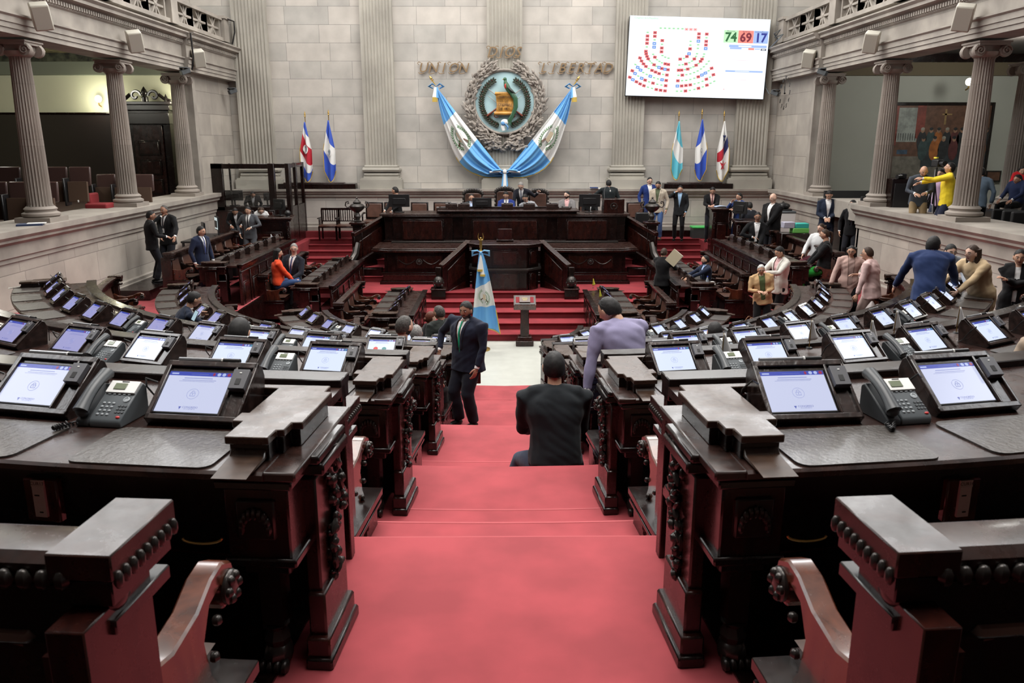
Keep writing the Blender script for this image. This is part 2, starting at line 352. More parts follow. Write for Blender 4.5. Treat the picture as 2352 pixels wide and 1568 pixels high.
def side(s):
    nm='left' if s<0 else 'right'; X=8.55*s
    mb=MB(); segs=[(-6,26.4)] if s<0 else [(-6,19.6),(21.7,26.4)]
    for (a,b) in segs:
        mb.box((X+s*.25,(a+b)/2,1.3),(.5,b-a,2.9),STS)
        pf=[(0,0),(.03,0),(.03,.07),(.06,.09),(.06,.30),(.10,.34),(.14,.36),(.14,.40),(.20,.46),(.20,.56),(-1.0,.56),(-1.0,.3),(0,.3)]
        mb.sweep([(X,a,-s,0,2.45),(X,b,-s,0,2.45)],pf,STP)
        mb.sweep([(X,a,-s,0,1.1),(X,b,-s,0,1.1)],[(0,0),(.10,0),(.10,.22),(.06,.26),(.06,.32),(0,.34)],STP)
    if s>0:  # doorway under the gallery
        mb.box((X+s*.5,20.65,2.80),(1.0,2.3,.42),STP); 
    mb.box((X+s*.35,24.95,4.7),(.6,3.3,3.45),STS); mb.box((X+s*.25,23.25,4.7),(.5,.22,3.45),STP)
    struct(mb.build('wall_'+nm,smooth=30))
    if s>0:
        d=MB(); d.box((X+.9,19.5,1.6),(1.8,.1,3.2),BLKM); d.box((X+.9,21.8,1.6),(1.8,.1,3.2),BLKM); d.box((X+1.85,20.65,1.6),(.1,2.4,3.2),BLKM); d.box((X+.9,20.65,.7),(1.8,2.3,1.4),W_)
        struct(d.build('door_1',smooth=0))
    # entablature
    en=MB()
    def ent(a,b,o):
        pf=[(0,6.28),(.30+o,6.28),(.30+o,6.37),(.32+o,6.37),(.32+o,6.46),(.34+o,6.46),(.34+o,6.56),(.38+o,6.59),(.38+o,6.62),(.30+o,6.62),(.30+o,6.92),(.34+o,6.95),(.34+o,7.06),(.40+o,7.09),(.48+o,7.11),(.48+o,7.17),(.54+o,7.22),(.54+o,7.25),(.2,7.25),(.2,7.40),(-.35,7.40),(-.35,6.28)]
        en.sweep([(X+s*.2,a,-s,0,0),(X+s*.2,b,-s,0,0)],pf,STP)
        n=int((b-a)/.095)
        for i in range(n):
            en.box((X+s*.2-s*(.36+o),a+.05+i*.095,7.01),(.055,.055,.075),STP)
    ent(-6,22.35,0); ent(22.35,26.4,.12)
    struct(en.build('trim_%d'%(10 if s<0 else 11),smooth=0))
    ba=MB()   # pierced balustrade
    xx=X-s*.0
    for a,b in ((15.2,18.1),(18.6,21.6),(22.35,25.6)):
        ba.box((xx,(a+b)/2,7.44),(.26,b-a+.7,.10),STP); ba.box((xx,(a+b)/2,8.02),(.26,b-a+.7,.09),STP)
        n=3; w=(b-a)/n
        for i in range(n):
            c=a+w*(i+.5)
            ba.box((xx,a+w*i,7.73),(.14,.07,.5),STP); ba.box((xx,a+w*(i+1),7.73),(.14,.07,.5),STP)
            for q in range(8):
                an=PI/8*0+q*PI/4; L=min(.26/max(abs(math.sin(an)),.01),w/2/max(abs(math.cos(an)),.01))
                M=Matrix.Translation((xx,c,7.73))@Matrix.Rotation(an,4,'X')
                ba.box((0,L/2,0),(.10,L,.055),STP,M=M)
            ba.ball((xx,c,7.73),(.09,.08,.08),STP,8,6)
    for y in (15.0,18.35,21.95,25.9):
        ba.box((xx,y,7.72),(.36,.42,.66),STP); ba.box((xx,y,8.07),(.44,.50,.08),STP)
    struct(ba.build('trim_%d'%(12 if s<0 else 13),smooth=30))
    for y in COLY: ionic(8.80*s,y,3.0,s)
    # gallery shell
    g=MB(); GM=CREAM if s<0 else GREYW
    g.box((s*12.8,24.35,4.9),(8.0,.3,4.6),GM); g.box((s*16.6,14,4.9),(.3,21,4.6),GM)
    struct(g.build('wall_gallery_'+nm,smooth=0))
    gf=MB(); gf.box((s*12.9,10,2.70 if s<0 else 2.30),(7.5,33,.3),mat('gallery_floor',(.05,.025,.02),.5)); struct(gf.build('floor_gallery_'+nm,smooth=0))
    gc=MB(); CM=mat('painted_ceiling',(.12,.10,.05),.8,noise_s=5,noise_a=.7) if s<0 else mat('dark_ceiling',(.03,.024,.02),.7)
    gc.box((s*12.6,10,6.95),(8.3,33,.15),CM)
    gc.box((s*12.6,24.1,6.48),(8.0,.26,.36),mat('gallery_cornice',(.22,.24,.19),.8) if s<0 else mat('brown_cornice',(.16,.13,.08),.8)); gc.box((s*12.6,24.05,6.78),(8.0,.36,.26),mat('painted_frieze',(.05,.055,.035),.7,noise_s=6,noise_a=.8) if s<0 else W_)
    struct(gc.build('ceiling_gallery_'+nm,smooth=0))
side(-1); side(1)
ionic(11.75,18.9,2.95,1)
# enclosing shell above and behind the viewer
c=MB(); c.box((0,10,14.7),(34,36,.2),mat('hall_ceiling',(.6,.58,.54),.8)); 
for x in (-6,0,6):
    for y in (0,8,16,23): c.box((x,y,14.5),(.5,7.4,.25),STP)
struct(c.build('ceiling',smooth=0))
c=MB(); c.box((0,-6.2,7.3),(34,.3,14.8),mat('rear_unseen_dark',(.035,.02,.014),.6)); struct(c.build('wall_rear_unseen',smooth=0))  # unseen wall, coloured dark to cut fill from behind the viewer
for s in (-1,1):
    c=MB(); c.box((s*10.9,10,9.2),(.3,34,4.9),STS); struct(c.build('wall_upper_'+('left' if s<0 else 'right'),smooth=0))
# ---------------- lights ----------------
def area(name,loc,size,power,rot=(0,0,0),col=(1,.97,.93),spread=180):
    l=bpy.data.lights.new(name,'AREA'); l.shape='RECTANGLE'; l.size,l.size_y=size; l.energy=power; l.color=col
    l.spread=R(spread); o=bpy.data.objects.new(name,l); COL.objects.link(o); o.location=loc; o.rotation_euler=rot; return o
WIN=mat('clerestory_glass',(.8,.85,.9),.3,emit=(.95,.97,1),es=4)
for i,(x,y,sx,sy) in enumerate(((0,26.75,22,.1),(-11.0,14,.1,24),(11.0,14,.1,24))):
    c=MB(); c.box((x,y,13.15),(sx,sy,2.9),WIN)
    n=8
    for k in range(n+1):
        if i==0: c.box((-11+22*k/n,y-.12,13.15),(.3,.2,2.9),STP)
        else: c.box((x*.99,2+24*k/n,13.15),(.2,.3,2.9),STP)
    struct(c.build('window_%d'%(i+1),smooth=0))
area('clerestory_light_front',(0,26.45,13.1),(21,2.6),720,(-PI/2+R(12),0,0),(1,.985,.96))
for s_ in (-1,1): area('clerestory_light_side',(s_*10.7,15,13.1),(2.6,20),400,(0,s_*(PI/2-R(12)),0),(1,.985,.96))
area('added_light_rear',(0,4,14.3),(9,6),380,spread=80)  # unseen added lamp, beam narrowed to keep upright faces dark
area('ceiling_light_middle',(0,12,14.3),(9,5),1000,spread=140)
area('ceiling_light_front',(0,20.5,14.3),(12,5.5),1800)
def point(name,loc,power,col=(1,.93,.8),r=.1):
    l=bpy.data.lights.new(name,'POINT'); l.energy=power; l.color=col; l.shadow_soft_size=r
    o=bpy.data.objects.new(name,l); COL.objects.link(o); o.location=loc
point('sconce_light_gallery',(-11.5,23.7,5.6),28,(1,.96,.7)); point('sconce_light_door',(-9.3,23.6,5.55),22,(1,.96,.75))
point('gallery_light_left',(-12.5,19,6.2),190,(1,.97,.85),.3); point('gallery_light_right',(12.2,20,6.2),190,(1,.98,.92),.3); point('gallery_light_right',(12.2,14,6.2),60,(1,.98,.92),.3)
w=bpy.data.worlds.new('World'); bpy.context.scene.world=w; w.use_nodes=True; w.node_tree.nodes['Background'].inputs[0].default_value=(.8,.85,.9,1); w.node_tree.nodes['Background'].inputs[1].default_value=.15
# ---------------- camera ----------------
cam=bpy.data.cameras.new('camera'); co=bpy.data.objects.new('camera',cam); COL.objects.link(co)
cam.sensor_width=36; cam.lens=F*36/2352; cam.clip_start=.05; cam.clip_end=100
co.location=(0,0,ZC); co.rotation_euler=(PI/2-TH,0,-YAW); sc=bpy.context.scene; sc.camera=co
cam.dof.use_dof=True; cam.dof.focus_distance=9.5; cam.dof.aperture_fstop=9
sc.view_settings.view_transform='Standard'; sc.view_settings.look='None'; sc.view_settings.gamma=1; sc.view_settings.use_curve_mapping=False; sc.view_settings.exposure=0.0
sc.cycles.use_denoising=True; sc.cycles.max_bounces=6; sc.cycles.diffuse_bounces=3; sc.cycles.glossy_bounces=3; sc.cycles.transmission_bounces=4; sc.cycles.caustics_reflective=False; sc.cycles.caustics_refractive=False
# ---------------- people ----------------
def fab(c,r=.85,sh=.08):
    k='fabric_%s'%('_'.join('%02x'%int(max(0,min(1,v))**.45*255) for v in c))
    return mat(k,c,r,noise_s=220,noise_a=.05,sheen=sh,spec=.2)
SKIN={'l':mat('skin_light',(.66,.42,.32),.5,noise_s=20,noise_a=.05),'m':mat('skin_tan',(.54,.31,.21),.5,noise_s=20,noise_a=.05),'d':mat('skin_brown',(.38,.20,.13),.5,noise_s=20,noise_a=.05)}
LIP=mat('lip',(.32,.10,.09),.5); EYEW=mat('eye_white',(.6,.58,.55),.3); EYED=mat('eye_dark',(.015,.010,.008),.25)
HAIRC={'k':mat('hair_black',(.010,.009,.009),.62,noise_s=60,noise_a=.4,spec=.35),'b':mat('hair_brown',(.035,.018,.010),.62,noise_s=60,noise_a=.4,spec=.35),'r':mat('hair_auburn',(.10,.025,.012),.62,noise_s=60,noise_a=.4,spec=.35),'g':mat('hair_grey',(.22,.21,.20),.62,noise_s=60,noise_a=.4,spec=.35),'w':mat('hair_white',(.52,.52,.50),.62,noise_s=60,noise_a=.3,spec=.35),'dg':mat('hair_dark_grey',(.06,.055,.05),.62,noise_s=60,noise_a=.5,spec=.35)}
WIRE=mat('spectacle_frame',(.02,.02,.02),.3)
def ik(a,b,l1,l2,pole):
    d=b-a; L=min(d.length,(l1+l2)*.998); dn=d.normalized(); b=a+dn*L
    x=(l1*l1-l2*l2+L*L)/(2*L); h=math.sqrt(max(0,l1*l1-x*x)); p=pole-dn*pole.dot(dn)
    if p.length<1e-3: p=Vector((0,0,1))
    return a+dn*x+p.normalized()*h, b
def loft(mb,pts,m,right,seg=14,p=2.3):
    # pts: (center Vector, half width, half depth, forward Vector)
    vs=[];fs=[];n=len(pts)
    for c,w,d,f in pts:
        for j in range(seg):
            a=2*PI*j/seg; ca,sa=math.cos(a),math.sin(a); x=math.copysign(abs(ca)**(2/p),ca); y=math.copysign(abs(sa)**(2/p),sa)
            vs.append(c+right*(w*x)+f*(d*y))
    for i in range(n-1):
        for j in range(seg):
            k,l=i*seg+j,i*seg+(j+1)%seg; fs.append((k,l,l+seg,k+seg))
    fs.append(tuple(range(seg))[::-1]); fs.append(tuple((n-1)*seg+j for j in range(seg)))
    mb.add(vs,fs,m)
def remeshed(mb,vox,smooth_it=3,disp=0,seed=0):
    me=mb.build('tmp',noobj=True,smooth=0); o=bpy.data.objects.new('tmp',me)
    r=o.modifiers.new('r','REMESH'); r.mode='VOXEL'; r.voxel_size=vox
    s=o.modifiers.new('s','SMOOTH'); s.iterations=smooth_it; s.factor=.5
    out=eval_mesh(o); bpy.data.meshes.remove(me)
    if disp:
        out.update(); n=len(out.vertices); co=[0.0]*(3*n); no=[0.0]*(3*n); out.vertices.foreach_get('co',co); out.vertices.foreach_get('normal',no)
        for i in range(n):
            x,y,z=co[3*i:3*i+3]; k=disp*(noise.noise(Vector((x*5+seed,y*5,z*9)))*.9+abs(noise.noise(Vector((x*9+z*11,y*9-seed,z*4))))*.9-.3)
            for a in range(3): co[3*i+a]+=no[3*i+a]*k
        out.vertices.foreach_set('co',co); out.update()
    return out
def hand_mesh(mb,w,d,palm,m,sc=1.0,curl=.35,flip=1):
    # w wrist point, d direction of fingers, palm = palm normal; thumb side = palm x d * flip
    d=d.normalized(); palm=(palm-d*palm.dot(d)).normalized(); sd=d.cross(palm)*flip
    T=Matrix((( sd.x,d.x,palm.x,w.x),(sd.y,d.y,palm.y,w.y),(sd.z,d.z,palm.z,w.z),(0,0,0,1)))
    mb.ball((0,.045*sc,0),(.040*sc,.050*sc,.016*sc),m,10,7,M=T)
    mb.tube([(0,-.03*sc,0),(0,.02*sc,0)],[.026*sc,.030*sc],m,8,M=T,flat=.7)
    for i,(x,L) in enumerate(((.030,.068),(.010,.078),(-.010,.072),(-.029,.058))):
        p0=Vector((x*sc,.080*sc,0)); a=curl*(.7+.12*i); pts=[p0-Vector((0,.02*sc,0)),p0]; ang=0; p=p0.copy()
        for seg in (.45,.32,.26): ang+=a; p=p+Vector((x*.12,math.cos(ang),math.sin(ang)))*L*seg*sc; pts.append(p.copy())
        mb.tube(pts,[.0095*sc,.0092*sc,.0085*sc,.0078*sc,.006*sc],m,6,M=T)
    mb.tube([(.028*sc,.015*sc,.002),(.052*sc,.040*sc,.010*sc),(.062*sc,.066*sc,.018*sc),(.060*sc,.088*sc,.026*sc)],[.013*sc,.012*sc,.010*sc,.007*sc],m,6,M=T)
def head_mesh(mb,T,skin,S=1.0,beard=None,female=False):
    # T: head frame, origin at centre, +Y face, +Z up; height .235
    o=len(mb.v); seg,ring=28,22
    a_,b_,c_=.076*S,.096*S,.114*S
    ms=[skin,LIP,EYEW,EYED,beard or skin]
    vs=[];fs=[];mm=[]
    def shape(th,ph):
        # th polar from bottom (0) to top (pi); ph azimuth, face at +Y
        x=math.sin(th)*math.cos(ph); y=math.sin(th)*math.sin(ph); z=-math.cos(th)
        X=x*a_*(1.0 if z>-.1 else 1-.30*min(1,(-z-.1)/.8)); Y=y*b_; Z=z*c_
        if z<0 and y>0: Y*=1-.06*(-z); 
        if z<-.35 and y<0: Y*=.72; Z*=.86
        f=max(0,y)
        zz=z; xx=abs(x)
        def g(cx,cz,sx,sz): return math.exp(-((xx-cx)/sx)**2-((zz-cz)/sz)**2)
        if f>0:
            Y+=S*f*(.026*g(0,-.16,.10,.13)+.012*g(0,.05,.09,.16)     # nose
               -.011*g(.36,.07,.15,.09)+.006*g(.34,.22,.22,.07)        # sockets, brows
               +.007*g(0,-.50,.22,.06)-.006*g(0,-.40,.20,.03)+.012*g(0,-.80,.25,.16)   # lips, chin
               +.004*g(.45,-.18,.16,.16))
        return Vector((X,Y,Z))
    vs.append(shape(0.001,0))
    for i in range(1,ring):
        for j in range(seg): vs.append(shape(PI*i/ring,2*PI*j/seg))
    vs.append(shape(PI-.001,0)); N=len(vs)-1
    def cls(idx):
        c=sum((vs[i] for i in idx),Vector())/len(idx); x,y,z=c.x/a_,c.y/b_,c.z/c_
        if y>.3:
            if abs(x)<.27 and abs(z+.48)<.055 and y>.6: return 1
        if beard and y>-.1 and z<-.22 and not(abs(x)<.30 and -.56<z<-.42 and y>.5) and (z<-.38 or abs(x)>.62 or (abs(z+.35)<.06 and abs(x)<.4)): return 4
        return 0
    for j in range(seg): fs.append((0,1+(j+1)%seg,1+j)); fs.append((N,N-seg+j,N-seg+(j+1)%seg))
    for i in range(ring-2):
        for j in range(seg):
            a,b=1+i*seg+j,1+i*seg+(j+1)%seg; fs.append((a,b,b+seg,a+seg))
    mb.v+=[tuple(T@v) for v in vs]
    for f in fs: mb.f.append(tuple(i+o for i in f)); mb.m.append(mb.mi(ms[cls(f)]))
    for s in (-1,1):
        mb.ball((s*.031*S,.0815*S,.008*S),(.0125*S,.010*S,.0062*S),EYEW,8,6,M=T); mb.ball((s*.031*S,.0885*S,.008*S),(.0062*S,.006*S,.0056*S),EYED,8,6,M=T)
    for s in (-1,1): mb.ball((s*.077*S,-.006*S,-.004*S),(.010*S,.020*S,.032*S),skin,8,6,M=T@Matrix.Rotation(s*.25,4,'Z'))
def hair_mesh(T,m,style,S=1.0,label_seed='a'):
    mb=MB(); seg,ring=36,20; vs=[];a_,b_,c_=.0815*S,.101*S,.115*S
    hl={'short':.30,'bald':2,'reced':.55,'long':.30,'pony':.32,'bun':.32,'thick':.26,'crop':.34}.get(style,.3)
    th=.004+(.006 if style in('thick','long') else 0)
    for i in range(ring+1):
        for j in range(seg):
            ph=2*PI*j/seg; sy=math.sin(ph)
            # lower limit of the hair by azimuth: high at the face, low at the nape
            low=hl+.44-.30*abs(math.cos(ph))+.05*noise.noise(Vector((ph*3,len(label_seed),0))) if sy>.5 else (hl+.16-(.5-sy)*1.25 if sy>-.05 else -.34-.24*min(1,-sy))
            if style in('reced','crop') and sy>.2: low=min(.86,low+.16)
            if style=='bald': low=max(low,.2) if False else low
            zlo=max(-.62,low); t0=math.acos(-zlo); t=t0+(PI-t0)*i/ring
            x=math.sin(t)*math.cos(ph);y=math.sin(t)*sy;z=-math.cos(t)
            bump=1+.035*noise.noise(Vector((x*6,y*6,z*6+len(style))))+.022*noise.noise(Vector((x*22,y*22,z*9)))+(.05*max(0,z) if style in('short','thick') else .02)+(.03*max(0,z)*max(0,y) if style in ('short','thick') else 0)
            vs.append(Vector((x*a_*bump,y*b_*bump-.003*S,z*c_*bump)))
    fs=[]
    for i in range(ring):
        for j in range(seg): a,b=i*seg+j,i*seg+(j+1)%seg; fs.append((a,b,b+seg,a+seg))
    mb.add([T@v for v in vs],fs,m)
    if style=='long':
        R_=T.to_3x3()
        for (cx,w) in ((0,.092),(-.064,.042),(.064,.042)):
            pts=[]; rr=[]
            for k in range(6): t=k/5; pts.append(T@Vector((cx*S*(1+.15*t),(-.055-.03*t if cx==0 else -.015-.02*t)*S,(.06-.42*t)*S))); rr.append(w*(1-.40*t**2)*S)
            mb.tube(pts,rr,m,10,flat=.5 if cx==0 else .8)
    if style=='pony': mb.tube([T@Vector(p) for p in ((0,-.09,.05),(0,-.135,.02),(.0,-.14,-.06),(.02,-.12,-.16),(.02,-.11,-.22))],[.02,.03,.032,.026,.008],m,8)
    if style=='bun': mb.ball((0,-.105*S,-.02*S),(.035,.03,.035),m,8,6,M=T)
    return mb
PEOPLE=[]
def person(label,x,y,z0,face,ztop,sit=None,jacket=(.012,.013,.018),shirt=(.75,.75,.75),tie=None,pants=(.012,.013,.018),shoes=(.008,.007,.007),skin='m',hair='k',style='short',
           lean=0,side=0,hyaw=0,hpitch=8,LH=None,RH=None,LF=None,RF=None,beard=None,glasses=False,female=False,coat=False,near=False,open_=True,Hs=None,wide=1.0,collar=True,hand=True,skirt=False,curl=.35,legs=True,lanyard=False,Lp=None,Rp=None):
    """face: heading in degrees, 0 looks along +Y (away from the viewer), 180 looks at the viewer, 90 looks to -X (left)."""
    t=thing('person',label,'person',(x,y,z0),R(face),None)
    leanr=R(lean); sider=R(side)
    # overall scale from the standing height
    H=Hs or (1.70 if not female else 1.62)
    if sit is None and not Hs:
        H=(ztop-z0)/(.47+ .53*math.cos(leanr)*math.cos(sider)) 
    k=H/1.70
    hipz=sit-z0+.09 if sit is not None else .92*k
    if sit is not None: # match head height
        th=(ztop-z0)-hipz; k=max(.85,min(1.12,th/(.78*math.cos(leanr*.8)*math.cos(sider)+.02)))
    if sit is None and lean: hipz=min(.92*k,(ztop-z0)-.78*k*math.cos(leanr))
    right=Vector((1,0,0)); 
    up=Vector((math.sin(sider),math.sin(leanr),math.cos(leanr)*math.cos(sider))).normalized(); fwd=Vector((0,up.z,-up.y)).normalized()
    rt=fwd.cross(up).normalized()
    pel=Vector((0,-.05*lean/30 if sit is None else 0,hipz)); chest=pel+up*.34*k; neck=pel+up*.53*k
    sw=(.185 if not female else .165)*k*wide
    # torso sections along the spine: (t, half width, half depth)
    fs_=.92 if female else 1.0
    prof=[(-.02,.165,.115),(.06,.165,.12),(.16,.15,.112),(.26,.158,.118),(.36,.178,.122),(.44,.178,.108),(.49,.13,.085),(.53,.066,.066)]
    def tors(grow,tmin=-1,extra=0,flare=0):
        out=[]
        for q,w,d in prof:
            if q<tmin: continue
            w2=w*k*wide*(fs_ if q>.3 else 1)+grow; 
            if female and q<.3: w2*=(.86 if .1<q<.3 else 1.02)
            out.append((pel+up*q*k,w2,d*k*wide+grow,fwd))
        return out
    sh={}; hd={}
    for s,tg,pl in ((-1,LH,Lp),(1,RH,Rp)):
        a=neck+rt*s*sw-up*.055*k
        if tg is None: tg=Vector((s*.27*k,.06*k,a.z-.50*k)) if sit is None else Vector((s*.16*k,.34*k,hipz+.10*k))
        else: tg=Vector(tg)
        pole=Vector(pl) if pl else Vector((s*.8,-.7,-.6))
        e,wv=ik(a,tg,.285*k,.255*k,pole); sh[s]=(a,e,wv)
    lg={}
    for s,tg in ((-1,LF),(1,RF)):
        a=pel+Vector((s*.09*k,0,-.02))
        if tg is None: tg=Vector((s*.11*k,.0,.085)) if sit is None else Vector((s*.13*k,.42*k,.085 if sit-z0<.6 else (sit-z0)-.36*k))
        else: tg=Vector(tg)
        kn,an=ik(a,tg,.43*k,.42*k,Vector((s*.12,1,.35 if sit is not None else .05))); lg[s]=(a,kn,an)
    vox=.014 if near else .02; hc=HAIRC[hair]; sk=SKIN[skin]
    JM=fab(jacket); SHM=fab(shirt,.85,0); PM_=fab(pants)
    # ---- head frame
    hq=Matrix.Rotation(R(hyaw),4,'Z')@Matrix.Rotation(-R(hpitch)-leanr*.45,4,'X')@Matrix.Rotation(sider*.5,4,'Y')
    S=1.0*k**.5*(.95 if female else 1.0)
    hc_=neck+up*.075*k+(hq.to_3x3()@Vector((0,.022,.095*S)))
    # correct overall so that the crown meets ztop
    dz=(ztop-z0)-(hc_.z+.125*S)
    hc_.z+=max(-.12,min(.12,dz)); HT=Matrix.Translation(hc_)@hq
    # ---- body: one continuous surface (arms, torso core, legs, neck) plus head and hands in the same mesh
    b=MB(); loft(b,[(c,w*.86,d*.86,f) for c,w,d,f in tors(0)],sk,rt)
    b.tube([neck-up*.05*k,neck+up*.05*k,hc_+hq.to_3x3()@Vector((0,-.02,-.06*S))],[.062*k,.054*k,.056*k],sk,10)
    for s in (-1,1):
        a,e,wv=sh[s]; b.tube([a-rt*s*.04,a,a.lerp(e,.5),e,e.lerp(wv,.4),wv],[.045*k,.048*k,.042*k,.036*k,.036*k,.024*k],sk,8)
        if legs: a,kn,an=lg[s]; b.tube([a,a.lerp(kn,.5),kn,kn.lerp(an,.35),an],[.075*k,.07*k,.05*k,.05*k,.034*k],sk,8)
    me=remeshed(b,.022,2)
    bb=MB(); bb.add([v.co for v in me.vertices],[tuple(p.vertices) for p in me.polygons],sk); bpy.data.meshes.remove(me)
    head_mesh(bb,HT,sk,S,HAIRC[beard] if beard else None,female)
    if hand:
        for s in (-1,1):
            a,e,wv=sh[s]; d=(wv-e).normalized(); pn=Vector((-s*1,0,0))
            if abs(d.z)<.6: pn=Vector((0,0,-1))+Vector((-s*.4,0,0))
            hand_mesh(bb,wv+d*.015,d,pn,sk,k*(.92 if female else 1.0),curl,flip=1 if d.cross(pn).dot(Vector((0,1,.2)))>0 else -1)
    bb.build('body',t,smooth=60)
    if style!='bald' : 
        hm=hair_mesh(HT,hc,style,S); hm.build('hair',t,smooth=70)
    # brows
    br=MB()
    for s in (-1,1): br.tube([HT@Vector((s*.012*S,.093*S,.027*S)),HT@Vector((s*.030*S,.091*S,.032*S)),HT@Vector((s*.048*S,.078*S,.026*S))],.0032,hc,5)
    if beard is None and not female and near: br.tube([HT@Vector((-.02,.099,-.042)),HT@Vector((0,.103,-.040)),HT@Vector((.02,.099,-.042))],.004,hc,5)
    br.build('eyebrows',t)
    if glasses:
        g=MB()
        for s in (-1,1):
            g.tube([HT@Vector((s*.031*S+.021*math.cos(q*PI/6),.100*S,.008*S+.016*math.sin(q*PI/6))) for q in range(13)],.002,WIRE,4,cap=False); g.tube([HT@Vector((s*.05*S,.098*S,.012*S)),HT@Vector((s*.078*S,.0,.012*S))],.002,WIRE,4)
        g.tube([HT@Vector((-.011,.103*S,.010)),HT@Vector((.011,.103*S,.010))],.002,WIRE,4); g.build('glasses',t)
    # ---- jacket with sleeves
    j=MB(); g_=.016*k; jl=[(pel-up*(.14 if not coat else .02)*k,(.178*wide)*k+g_,.13*k*wide+g_,fwd)] if sit is None else []
    if coat and sit is None: jl=[(Vector((0,0,.38*k)),.215*k,.17*k,Vector((0,1,0))),(Vector((0,0,.62*k)),.20*k,.155*k,Vector((0,1,0))),(pel-up*.10*k,.185*k,.14*k,fwd)]
    loft(j,jl+tors(g_,-.1),JM,rt)
    j.tube([neck-rt*sw*.9-up*.04*k,neck-up*.015*k-fwd*.01,neck+rt*sw*.9-up*.04*k],[.062*k,.07*k,.062*k],JM,10)
    for s in (-1,1):
        a,e,wv=sh[s]; j.tube([a-rt*s*.06*k,a,a.lerp(e,.5),e,e.lerp(wv,.5),wv-(wv-e).normalized()*.01],[.062*k,.070*k*wide,.062*k,.054*k,.050*k,.042*k],JM,12)
    jm=remeshed(j,vox,3 if not near else 4,.012 if near else .009,len(label))
    # cut the front opening along straight lines, then split into shirt, tie and lapels
    import bmesh
    V0,VS=.0,.168
    if open_:
        bm=bmesh.new(); bm.from_mesh(jm); W0=(lambda q:V0+VS*(q-.10)) if open_ is True else (lambda q:open_*(.05+.05*q))
        lines=[W0]+([lambda q:.012+.024*(.46-q)*1.0] if tie is not None else [])+([lambda q:W0(q)+.036*min(1,1)] if open_ is True else [])
        for wf in lines:
            for s in (-1,1):
                p0=pel+rt*(s*wf(0)*k); p1=pel+rt*(s*wf(.5)*k)+up*(.5*k); dv=(p1-p0).normalized(); no=dv.cross(fwd).normalized()
                bmesh.ops.bisect_plane(bm,geom=bm.verts[:]+bm.edges[:]+bm.faces[:],plane_co=p0,plane_no=no)
        bm.to_mesh(jm); bm.free()
    def classify(c):
        if not open_: return 0
        r=c-pel; q=r.dot(up)/k; u=abs(r.dot(rt)/k); f=r.dot(fwd)/k
        if f<.03 or q>.565 or q<-.02: return 0
        for s in (-1,1):
            a,e,wv=sh[s]
            for (p0,p1,rad) in ((a,e,.075),(e,wv,.068)):
                dd=p1-p0; tt=max(0,min(1,(c-p0).dot(dd)/dd.length_squared))
                if (c-(p0+dd*tt)).length<rad*k and tt>.12: return 0
        w=W0(q)
        if u<w: return 2 if (tie is not None and u<.012+.024*(.46-q)) else 1
        if open_ is True and q>.16 and q<.53 and u<w+.036: return 3
        return 0
    parts={0:MB(),1:MB(),2:MB(),3:MB()}; idx={0:{},1:{},2:{},3:{}}; mm_={0:JM,1:SHM,2:fab(tie,.5) if tie is not None else SHM,3:JM}
    off={0:0,1:-.012,2:-.003,3:.006}
    vs=jm.vertices
    for p in jm.polygons:
        c=classify(p.center); P_=parts[c]; I=idx[c]; f=[]
        for vi in p.vertices:
            if vi not in I:
                I[vi]=len(P_.v); v=vs[vi]; P_.v.append(tuple(v.co+v.normal*off[c]))
            f.append(I[vi])
        P_.f.append(tuple(f)); P_.m.append(P_.mi(mm_[c]))
    bpy.data.meshes.remove(jm)
    for c,nm in ((0,'jacket' if not female or coat else 'top'),(1,'shirt'),(2,'tie'),(3,'lapels')):
        if parts[c].f: parts[c].build(nm,t,recalc=False,smooth=70,solid=.004 if c==3 else 0)
    if open_ is True and not female or collar=='f':
        cb=MB()
        for s in (-1,1): cb.tube([neck+rt*s*.058*k+up*.005*k,neck+rt*s*.046*k+fwd*.055*k-up*.012*k,neck+rt*s*.016*k+fwd*.085*k-up*.048*k],[.014,.017,.007],SHM,6)
        cb.tube([neck+Vector((.060*k*math.cos(q*PI/6),.060*k*math.sin(q*PI/6),.010)) for q in range(12)]+[neck+Vector((.060*k,0,.010))],.013,SHM,6)
        cb.build('collar',t,smooth=60)
    # cuffs
    if not female:
        cf=MB()
        for s in (-1,1): a,e,wv=sh[s]; d=(wv-e).normalized(); cf.tube([wv-d*.03,wv+d*.012],[.034*k,.032*k],SHM,10)
        cf.build('cuffs',t)
    if lanyard:
        l=MB(); l.tube([neck+rt*.06*k,neck+rt*.05*k+fwd*.10*k-up*.1,pel+up*.25*k+fwd*.145*k,neck-rt*.05*k+fwd*.10*k-up*.1,neck-rt*.06*k],.006,BLKM,5); l.box(tuple(pel+up*.20*k+fwd*.155*k),(.07,.01,.10),WHITEP); l.build('lanyard',t)
    # ---- trousers
    if legs:
        p=MB(); loft(p,[(pel-up*.10*k,.155*k,.115*k,fwd),(pel,.165*k,.125*k,fwd),(pel+up*.08*k,.155*k,.12*k,fwd)],PM_,rt)
        for s in (-1,1):
            a,kn,an=lg[s]; tu=Vector((0,0,.0))
            p.tube([a,a.lerp(kn,.3),a.lerp(kn,.7),kn,kn.lerp(an,.5),an-(an-kn).normalized()*.0],[r_*k*wide**.7 for r_ in (.088,.090,.080,.072,.067,.062)],PM_,12)
        pm_=remeshed(p,.02,3,.008,3); pb=MB(); pb.add([v.co for v in pm_.vertices],[tuple(q.vertices) for q in pm_.polygons],PM_); bpy.data.meshes.remove(pm_); pb.build('trousers',t,recalc=False,smooth=70)
